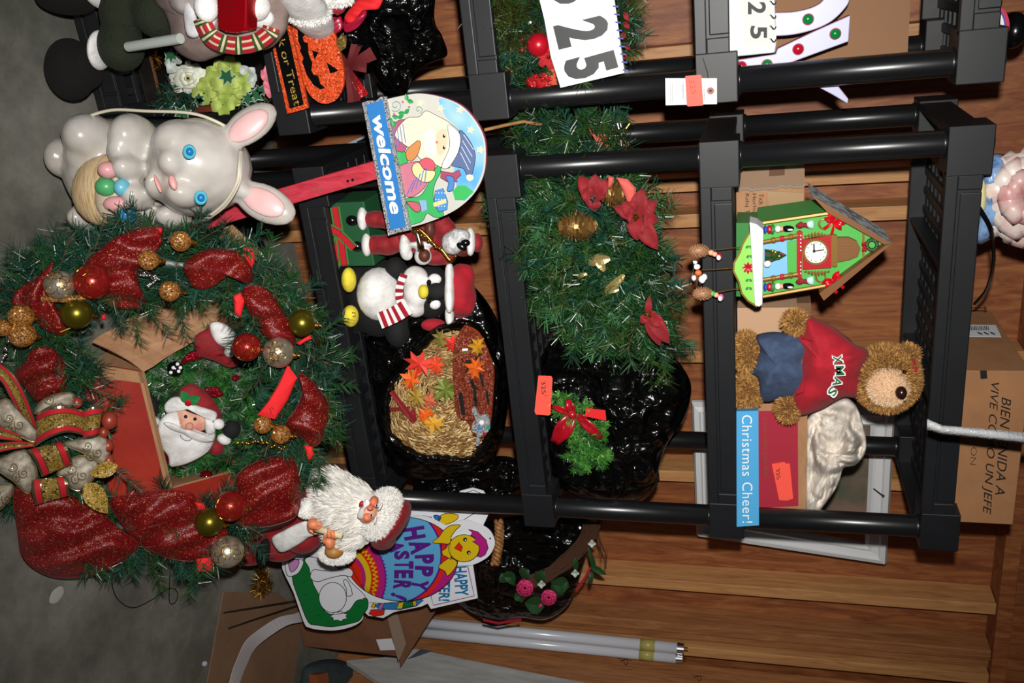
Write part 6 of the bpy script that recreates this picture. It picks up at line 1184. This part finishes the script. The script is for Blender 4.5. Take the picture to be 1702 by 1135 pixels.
b = MB(); puff(b, CK((975, 380), (1020, 350), (1045, 400), (1010, 440), (985, 480), (970, 550), (920, 540), (930, 470), (985, 420)), YP(yd), .112, .008, WHT, back=.01); b.build('moustache', fc, smooth=True)
bb('cap', sd, [K_(1270, 590, 130, 270, .0, .07, .62), K_(1180, 760, 130, 90, .0, .06)], .006, REDV)
cu = [K_(450, 445, 145, 100, -.06, .035), K_(720, 900, 180, 105, -.05, .035)]
bb('fur_cuff', sd, cu, .006, WFUR); fuzz('cuff_fur', [(e[0], e[1], e[2], e[3], e[4], e[6]) for e in cu], .006, 3500, [WFUR, WF2], sd)
bb('sleeve_lining', sd, [K_(690, 870, 95, 75, -.075, .025)], m=M_('gold_satin', 'b07c3c', .5)); bb('sleeve', sd, [K_(640, 920, 80, 50, -.02, .04)], m=REDV)
b = MB(); b.tube([at(*CK((500, 660))[0], yd - .09), at(*CK((600, 670))[0], yd - .1), at(*CK((770, 720))[0], yd - .1)], .008, M_('ivory_candle', 'e0d4b0', .5), 12); b.build('candle', sd, smooth=True)
DS = M_('orange_doll_skin', 'e0855a', .5)
bb('hand', sd, [K_(480, 600, 62, 60, -.095, .018), K_(450, 640, 30, 24, -.085, .014), K_(470, 670, 34, 20, -.087, .012), K_(510, 690, 34, 18, -.087, .012), K_(535, 640, 50, 17, -.095, .012), K_(545, 610, 46, 15, -.095, .012), K_(540, 585, 36, 14, -.095, .011)], .0028, DS)
bb('hand', sd, [K_(650, 780, 55, 75, -.09, .018), K_(600, 700, 15, 60, -.1, .011, .1), K_(635, 690, 15, 66, -.102, .011, 0), K_(672, 695, 15, 62, -.102, .011, -.05), K_(706, 710, 14, 52, -.1, .011, -.12), K_(598, 760, 20, 40, -.1, .012, .4)], .0028, DS)
# ================================================================== easter signs
EP = YP(.085); 
es = thing('easter_sign', 'die-cut cardboard sign of a bunny, HAPPY EASTER egg and yellow chick', 'sign', (1.12, .085, .25))
def E5(*p): return Z(600, 820, .18504, p)
def E4(*p): return Z(460, 840, .19376, p)
SG_ = M_('glossy_white_card', 'e2e4ea', .3)
b = MB(); b.plate([(q.x, q.y) for q in cr([(*q, 0) for q in [(468, 935), (488, 985), (505, 1034), (514, 1043), (535, 1047), (562, 1047), (588, 1040), (602, 1030), (604, 1018), (611, 1002), (637, 1002), (661, 999), (689, 992), (711, 983), (735, 966), (759, 942), (785, 939), (809, 927), (820, 912), (822, 898), (813, 881), (794, 870), (772, 864), (759, 868), (746, 874), (737, 872), (720, 863), (704, 858), (685, 858), (665, 860), (600, 870), (540, 890), (500, 910)]], 4)], EP, .003, SG_); eb = b.build('card', es)
def flat(nm): return M_('flat_' + nm, nm, .35)
MG, RE, PU, BL, YE, GN, OR = flat('b0207c'), flat('d82818'), flat('5c1c84'), flat('5ea6d4'), flat('d8b818'), flat('0a7030'), flat('e05020')
eg = (668, 929, 93, 70)
def eclip(c, R, zig=0):
    o = []
    for i in range(110):
        a = i * 2 * math.pi / 110; r = R + (zig if i % 2 else -zig); x, y = c[0] + r * math.cos(a), c[1] + r * math.sin(a)
        k = math.hypot((x - eg[0]) / eg[2], (y - eg[1]) / eg[3]); k = max(1, k); o.append((eg[0] + (x - eg[0]) / k, eg[1] + (y - eg[1]) / k))
    return o
b = MB(); h = .0006; eo = eclip((668, 929), 200)
for m, o in ((MG, eo), (RE, eclip((652, 922), 90)), (PU, eclip((652, 922), 83)), (BL, eclip((652, 922), 80)), (PU, eclip((560, 962), 82)), (MG, eclip((560, 962), 80)), (RE, eclip((560, 962), 70)), (YE, eclip((560, 962), 66, 3.5)), (RE, eclip((560, 962), 62, 3.5)), (YE, eclip((560, 962), 57)), (MG, eclip((560, 962), 48)), (RE, eclip((560, 962), 42))):
    b.plate(o, EP, .0002, m, h=h); h += .0003
for i in range(40):
    a = -1.5 + i * .075; q = (560 + 83 * math.cos(a), 962 + 83 * math.sin(a))
    if math.hypot((q[0] - eg[0]) / eg[2], (q[1] - eg[1]) / eg[3]) < .97: b.plate(circ(*q, 1.1, 6), EP, .0002, PU, h=h)
b.line(eo, EP, 1.2, G['ink'], h=h, closed=True)
L_ = (('H', (380, 318), (397, 425), 34), ('A', (430, 440), (455, 552), 34), ('P', (487, 555), (492, 638), 30), ('P', (490, 650), (486, 742), 29), ('Y', (468, 762), (452, 862), 26), ('A', (255, 440), (270, 535), 22), ('S', (300, 520), (305, 598), 24), ('T', (305, 608), (305, 676), 30), ('E', (303, 688), (303, 762), 30), ('R', (300, 775), (292, 855), 28), ('!', (280, 885), (268, 915), 27))
for ch, a, c, hh in L_: text(b, ch, *[(q[0] - .8, q[1]) for q in E5(a, c)], hh + 1.5, EP, G['ink'], h=h + .0003, bold=.05); text(b, ch, *E5(a, c), hh, EP, PU, h=h + .0008, bold=.035)
ho = h + .001
def fp2(m, o, C_=E5, ln=1.1, sm=True, dh=0):
    P = [(q.x, q.y) for q in cr([(*q, 0) for q in C_(*o)], 3)] if sm else C_(*o)
    b.plate(P, EP, .0002, m, h=ho + dh)
    if ln: b.line(P, EP, ln, G['ink'], h=ho + dh + .0002, closed=True)
fp2(RE, ((725, 450), (770, 470), (750, 500), (790, 520), (770, 560), (720, 600)), sm=False)
fp2(YE, ((640, 440), (700, 390), (735, 340), (800, 290), (895, 283), (850, 330), (810, 390), (800, 450), (725, 450)), dh=.0003); fp2(YE, ((695, 660), (760, 600), (805, 580), (865, 620), (830, 690), (775, 742), (755, 700)), dh=.0003); fp2(YE, ((725, 520), (765, 490), (800, 440), (810, 600), (770, 570), (735, 555)), dh=.0004, sm=False)
fp2(YE, [(925 + 138 * math.cos(k * .524), 492 + 122 * math.sin(k * .524)) for k in range(12)], dh=.0006)
fp2(MG, ((965, 322), (1050, 345), (1125, 420), (1143, 490), (1115, 550), (1075, 572), (1040, 565), (1062, 530), (1060, 470), (1000, 430), (1042, 412), (985, 375), (1000, 350)), dh=.0009, sm=False)
fp2(RE, ((838, 492), (880, 440), (912, 482), (900, 522)), dh=.0009, sm=False)
for x, y in ((935, 415), (967, 532)): b.plate(circ(*E5((x, y))[0], 3.4, 12), EP, .0002, G['ink'], h=ho + .001); b.plate(circ(*E5((x + 4, y + 4))[0], 1.3, 8), EP, .0002, SG_, h=ho + .0013)
b.plate(circ(*E5((1160, 405))[0], 1.5, 8), EP, .0002, G['ink'], h=.001)
fp2(GN, ((130, 600), (220, 470), (300, 440), (560, 560), (700, 800), (772, 795), (782, 870), (745, 930), (710, 985), (640, 1010), (480, 1040), (340, 1025), (270, 1000), (200, 830)), E4, dh=-.0005)
fp2(SG_, ((240, 470), (290, 440), (420, 480), (560, 560), (640, 660), (755, 770), (740, 800), (680, 820), (630, 890), (560, 925), (450, 930), (380, 860), (358, 760), (320, 690), (290, 600), (275, 530)), E4, dh=-.0002)
fp2(SG_, [(480 + 118 * math.cos(k * .6283), 790 + 130 * math.sin(k * .6283)) for k in range(10)], E4, dh=.0001)
fp2(SG_, [(535 + (78 if k % 2 else 58) * math.cos(k * .45), 950 + (45 if k % 2 else 34) * math.sin(k * .45)) for k in range(14)], E4, dh=-.0001)
fp2(SG_, ((290, 590), (320, 550), (400, 560), (500, 560), (590, 530), (650, 560), (640, 610), (560, 600), (430, 630), (350, 655), (295, 630)), E4, dh=.0003); fp2(SG_, ((80, 480), (90, 600), (150, 600), (200, 560), (225, 470)), E4, dh=.0001); fp2(flat('c888c4'), ((105, 478), (120, 570), (170, 540), (190, 470)), E4, dh=.0003)
fp2(SG_, ((575, 640), (600, 640), (620, 670), (640, 720), (645, 770), (600, 775), (598, 720), (580, 680)), E4, dh=.0005)
for x, y in ((230, 660), (245, 770), (350, 950), (440, 1005), (705, 870)): b.line(E4((x - 12, y - 8), (x, y), (x + 14, y - 10)), EP, .9, M_('dark_grass', '054020', .5), h=ho + .0003)
b.build('printed_design', eb)
EQ = YP(.105); e2 = thing('second_easter_sign', 'die-cut card sign with blue HAPPY EASTER! panel behind the egg sign', 'sign', (1.15, .105, .3))
b = MB(); b.plate([(598, 1010), (612, 1023), (637, 1027), (655, 1017), (700, 1008), (711, 1003), (716, 1012), (794, 994), (786, 940), (800, 880), (814, 850), (813, 830), (803, 816), (785, 811), (765, 816), (745, 836), (700, 848), (668, 846), (640, 860), (600, 900)], EQ, .003, SG_); c2 = b.build('card', e2)
EP0 = EP; EP = EQ; ho = .0008; b = MB()
BLT = flat('1a70a8')
text(b, 'HAPPY', *E5((830, 660), (848, 925)), 22, EQ, BLT, h=.001, bold=.03); text(b, 'EASTER!', *E5((705, 640), (695, 965)), 19, EQ, BLT, h=.001, bold=.03)
b.build('lettering', c2); b = MB(); b.line(E5((955, 640), (1018, 920), (650, 1005), (625, 910)), EQ, 1.4, flat('6a3a78'), h=.001)
fp2(flat('2a78b8'), ((90, 1010), (150, 990), (330, 980), (540, 940), (560, 960), (500, 1010), (350, 1045), (220, 1040)), sm=False); fp2(GN, ((370, 1030), (390, 985), (480, 965), (480, 1010)), sm=False, dh=.0003); fp2(YE, ((320, 1035), (340, 980), (385, 975), (370, 1035)), sm=False, dh=.0003); fp2(YE, ((470, 1012), (462, 968), (492, 960), (498, 1008)), sm=False, dh=.0004); fp2(YE, ((90, 1020), (110, 985), (130, 990), (120, 1030)), sm=False, dh=.0003)
fp2(RE, ((70, 1080), (90, 1045), (215, 1040), (205, 1090), (120, 1105)), sm=False, dh=.0003); fp2(flat('b06ab0'), ((150, 1030), (180, 985), (210, 985), (190, 1035), (215, 1050), (140, 1055)), sm=False, dh=.0005)
fp2(YE, ((360, 150), (400, 145), (420, 180), (410, 210), (370, 205))); fp2(YE, ((700, 215), (760, 180), (865, 190), (860, 235), (760, 280), (710, 265))); fp2(flat('1a70b8'), ((650, 205), (680, 195), (720, 215), (690, 250)))
b.build('printed_design', c2); b = MB(); b.line(E5((510, 205), (560, 200), (640, 215)), EQ, 1.1, G['ink'], h=.001); b.line(E5((925, 235), (1030, 170), (1130, 80), (1100, 10), (1010, -30), (900, 10), (860, 30)), EQ, 1.1, G['ink'], h=.001)
b.build('printed_design', c2)
# ================================================================== things right of the shelves
q1 = at(510, 1075, .3); q2 = at(665, 1108, .3)
kb = thing('tall_brown_box', 'brown cardboard box with a small white label beneath the Easter signs', 'box', (1.42, .45, 0))
KC = M_('umber_cardboard', '6e482e', .8, kind='mottle', ns=8, stops=[(.3, '644028'), (.7, '785036')], bs=.05)
bxx((1.12, .3, .002), (q1.x, .62, q2.z), KC, 'carton', kb, bevel=.002)
b = MB(); F2 = PL((0, .295, q2.z), (0, -.95, .25)); b.plate([(652, 990), (740, 985), (724, 1016), (666, 1108)], F2, .004, KC); b.plate([(640, 1010), (657, 1006), (675, 1070), (662, 1100)], F2, .001, M_('clear_tape', '8a7868', .15), h=.002); b.build('flap', kb)
b = MB(); b.plate([(625, 1063), (651, 1061), (657, 1080), (632, 1081)], YP(.3), .0005, G['paper'], h=.001); b.build('label', kb)
b = MB(); b.plate([(372, 984), (462, 985), (492, 1010), (500, 1060), (480, 1180), (335, 1190)], FLOOR, .004, M_('flat_cardboard', '7a5c44', .8, kind='mottle', ns=4, stops=[(.3, '6c503a'), (.7, '866850')]), h=.006); b.build('flat_cardboard', label='flattened cardboard sheet lying on the concrete under the white ribbon', cat='cardboard')
rows = []
for k, (u, v) in enumerate([(q.x, q.y) for q in cr([(*q, 0) for q in ((520, 1012), (500, 1025), (470, 1032), (438, 1052), (415, 1072), (402, 1098), (390, 1130), (380, 1180))], 5, False)]):
    t = k / 35; rows.append([at(u - 8 + 2 * t, v - 6, FLOOR, .05 + .03 * math.sin(k * .12)), at(u + 8, v + 7, FLOOR, .045 + .03 * math.sin(k * .16))])
b = MB(); b.grid(rows, M_('white_satin', 'd4d4d8', .4)); b.build('white_ribbon', solid=.0008, label='wide white satin ribbon trailing over the flat cardboard', cat='ribbon')
for P in (((372, 1018), (420, 1010), (492, 998)), ((380, 1044), (420, 1030), (494, 1006))): b = MB(); b.tube([at(*q, FLOOR, .03 + .02 * i) for i, q in enumerate(P)], .0018, M_('dull_wire', '3a3228', .5, .5), 5); b.build('sign_stake_wire', label='thin metal stake wire poking out from the Easter sign, ' + ('upper of two' if P[0][0] == 372 else 'lower of two'), cat='wire')
sprigs_ = sprigs('gold_tinsel_clump', [(at(435 + rnd(-8, 8), 968 + rnd(-14, 14), FLOOR, .03), rdir(), .03) for _ in range(24)], None, mats=[GOLD, M_('dark_gold', '6a5018', .35, .7)], per=45, nl=.02, nw=.0008, seed=41, kind=None); sprigs_['label'] = 'tuft of gold tinsel between the wreath and the Easter sign'; sprigs_['category'] = 'tinsel'
# tubes
ft = []
for k, (a, c) in enumerate((((1137, 1078), (700, 1034)), ((1135, 1094), (690, 1050)))):
    A_ = at(*a, .60 - .0 * k); B_ = at(*c, .60); B_ = A_ + (B_ - A_) * ((A_.z - .01) / (A_.z - B_.z)); d = (B_ - A_).normalized()
    t_ = thing('fluorescent_tube', ('white fluorescent tube leaning in the corner, nearer the shelves' if k == 0 else 'white fluorescent tube leaning in the corner, farther from the shelves'), 'light tube', B_)
    b = MB(); b.tube([B_, A_ - -d * .02], .0185, M_('frosted_tube', 'c8ccd4', .25, coat=.5), 20); b.build('glass_tube', t_, smooth=True); b = MB(); b.tube([A_ + d * .022, A_], [.019, .0175], M_('aluminium_cap', 'b0b0b4', .25, 1), 20)
    for s_ in (-.006, .006): b.tube([A_ + Vector((s_, 0, 0)), A_ - d * .012 + Vector((s_, 0, 0))], .0015, GOLD, 6)
    b.build('end_cap', t_); b = MB(); b.tube([A_ + d * .095, A_ + d * .145], .0190, M_('yellow_tape', 'a8a058', .4), 20); b.build('tape_band', t_, smooth=True)
PR_ = PL((1.79, 0, 0), (-1, 0, 0)); b = MB(); b.plate([(575, 1098), (640, 1092), (690, 1078), (760, 1093), (870, 1115), (1010, 1142), (1010, 1180), (640, 1140)], PR_, .02, M_('whitewashed_board', 'a8a8a6', .6, kind='mottle', ns=6, scale=(6, 6, 1), stops=[(.3, '989896'), (.7, 'bcbcb8')])); wb = b.build('white_board', label='whitewashed board leaning on the right wall', cat='board')
b = MB(); b.plate([(676, 1096), (700, 1078), (718, 1082), (690, 1092)], PR_, .0005, M_('faded_blue_print', '4a5060', .6), h=.001); text(b, 'BOARD', (684, 1093), (713, 1083), 4, PR_, G['paper'], h=.002) if False else None; b.build('printed_mark', wb)
b = MB(); puff(b, [(510, 1105), (560, 1095), (650, 1115), (760, 1135), (800, 1180), (500, 1180), (500, 1130)], FLOOR, .01, .09, M_('teal_grey_cloth', '2c3a3c', .9, kind='fabric', ns=80, bs=.6), back=0, crump=.04, cs=40); b.build('floor_cloth', smooth=True, label='dark teal cloth heaped on the floor beside the brown box', cat='cloth')
b = MB(); b.plate([(526, 1122), (545, 1118), (548, 1140), (530, 1140)], FLOOR, .03, M_('terracotta', '8a4a28', .7), h=.12); 
b.build('terracotta_shard', label='small terracotta coloured piece on the dark teal cloth', cat='debris')
for u, v in ((1026, 1098), (1148, 1125)):
    b = MB(); text(b, 'P', (u + 4, v), (u + 6, v + 9), 13, PL((1.8419, 0, 0), (-1, 0, 0)), M_('stamp_ink', '3a2010', .8), h=.002, bold=-.02); b.line([(u, v - 4), (u + 24, v)], PL((1.8419, 0, 0), (-1, 0, 0)), .8, MATS['stamp_ink'], h=.002); b.line([(u + 4, v + 13), (u + 26, v + 15)], PL((1.8419, 0, 0), (-1, 0, 0)), .8, MATS['stamp_ink'], h=.002); b.build('grade_stamp', wr)
# bag with rose wreath
def CV(*p): return Z(740, 820, .29377, p)
rg = thing('rose_wreath_bag', 'black trash bag holding a grapevine wreath with pink roses right of the shelves', 'bag', (1.25, .35, q2.z))
crumple_bag('bag_film', [(745, 960), (770, 900), (800, 872), (850, 858), (930, 855), (985, 862), (985, 890), (972, 930), (955, 985), (938, 1012), (905, 1030), (862, 1026), (825, 1036), (795, 1024), (765, 1005), (740, 985)], YP(.36), .05, rg, amp=.04, cs=35, back=.12)
RPt = YP(.30); b = MB(); TW = M_('grapevine', '4a2c1a', .8)
for k in range(70):
    r = rnd(.88, 1.12); P = cr([(865 + (x - 865) * r + rnd(-4, 4), 900 + (y - 900) * r + rnd(-4, 4), 0) for x, y in ((985, 870), (975, 895), (945, 930), (910, 955), (870, 972))], 4, False); h_ = rnd(.0, .03); b.tube([at(q.x, q.y, RPt, h_) for q in P], .0013, TW, 3, False)
for k in range(8): P = [(985 + rnd(-5, 10), 885 + rnd(-10, 10)), (1000 + rnd(-5, 10), 905 + rnd(-10, 20)), (1003 + rnd(-10, 6), 930 + rnd(-10, 20))]; b.tube([at(*q, RPt, .01) for q in P], .0008, TW, 3, False)
b.build('grapevine', rg, kind='stuff')
GL2 = M_('rose_leaf_green', '1c4420', .5)
for a, c, w_ in (((820, 410), (910, 460), 11), ((830, 440), (820, 515), 9), ((700, 530), (600, 500), 26), ((560, 640), (450, 620), 30), ((430, 470), (470, 430), 22), ((350, 500), (320, 450), 22), ((740, 440), (735, 360), 10), ((850, 440), (810, 300), 8), ((600, 560), (690, 500), 26), ((400, 560), (440, 610), 18), ((520, 500), (560, 440), 20), ((350, 440), (390, 520), 18)): b = MB(); leaf(b, *CV(a, c), w_, RPt, GL2, .03, .04, .008); b.build('leaf', rg, solid=.0008)
PKR = M_('rose_pink', 'cc2c68', .6)
for c, r in (((450, 537), 14), ((585, 590), 13)):
    u, v = CV(c)[0]; rr = None
    for L in range(3):
        for k in range(5):
            a = k * 1.257 + L * .6; R2 = r * (1 - .28 * L); b = MB(); leaf(b, (u + R2 * .2 * math.cos(a), v + R2 * .2 * math.sin(a)), (u + R2 * math.cos(a), v + R2 * math.sin(a)), R2 * 1.3, RPt, PKR, .045 + L * .006, .05 + L * .007, .006, prof=lambda t: .4 + .6 * math.sin(3.14 * min(1, t * .85 + .05)) ** .5, fold=-.4)
            o = b.build('rose' if rr is None else 'petal', rr or rg, solid=.0006, smooth=True); rr = rr or o
b = MB(); leaf(b, *CV((545, 625), (530, 648)), 5, RPt, PKR, .05, .05, .004); b.build('rosebud', rg, solid=.001)
for c in ((830, 285), (545, 515), (735, 453)):
    for k in range(4): b = MB(); u, v = CV(c)[0]; a = k * 1.57; leaf(b, (u, v), (u + 7 * math.cos(a), v + 7 * math.sin(a)), 6, RPt, M_('white_silk', 'b8c0b8', .7), .045, .05, .003); b.build('white_petal', rg, solid=.0006)
for P in (((820, 420), (790, 480), (740, 545)), ((215, 715), (300, 735), (430, 712))): b = MB(); b.line(CV(*P), RPt, 4, M_('red_tie', 'a01c2c', .5), h=.07); b.build('red_drawstring', rg, solid=.001)
for s_ in range(3):
    b = MB(); b.tube([at(822 + 8 * math.sin(i * .06 + 1) + 5 * math.sin(i * .7 + s_ * 2.1), 865 + i * 2.1, .16, .008 * math.cos(i * .7 + s_ * 2.1)) for i in range(36)], .0065, M_('braid_straw', '8a5c30', .6, kind='mottle', ns=60, stops=[(.4, '6a4422'), (.6, 'a87440')]), 7); b.build('straw_braid_strand', rg, smooth=True)
# small things on the floor
FS_ = M_('white_paint_spot', 'a8a89e', .8)
b = MB(); puff(b, [(82, 998), (88, 982), (102, 974), (106, 985), (96, 1000), (86, 1003)], FLOOR, .0006, .0008, FS_, back=0); b.build('paint_spot', bpy.data.objects['floor'])
b = MB(); b.ball(at(340, 1103, FLOOR, .008), .008, M_('clear_bead', 'c0c4cc', .05, .3), 14, 10); b.build('glass_bead', smooth=True, label='small clear bead on the bare concrete', cat='bead')
b = MB()
for k in range(60):
    u, v = rnd(20, 480), rnd(0, 1130)
    if 100 < v < 960 and u > 60: continue
    q = at(u, v, FLOOR, .0015); a = rnd(0, 6.28); L = rnd(.002, .007); b.add([q, q + Vector((L * math.cos(a), L * math.sin(a), 0)), q + Vector((L * .7 * math.cos(a + .5), L * .7 * math.sin(a + .5), .0015))], [(0, 1, 2)], random.choice([TWIG, FS_, G['ink'], FS_]))
o = b.build('floor_debris', bpy.data.objects['floor'], kind='stuff')
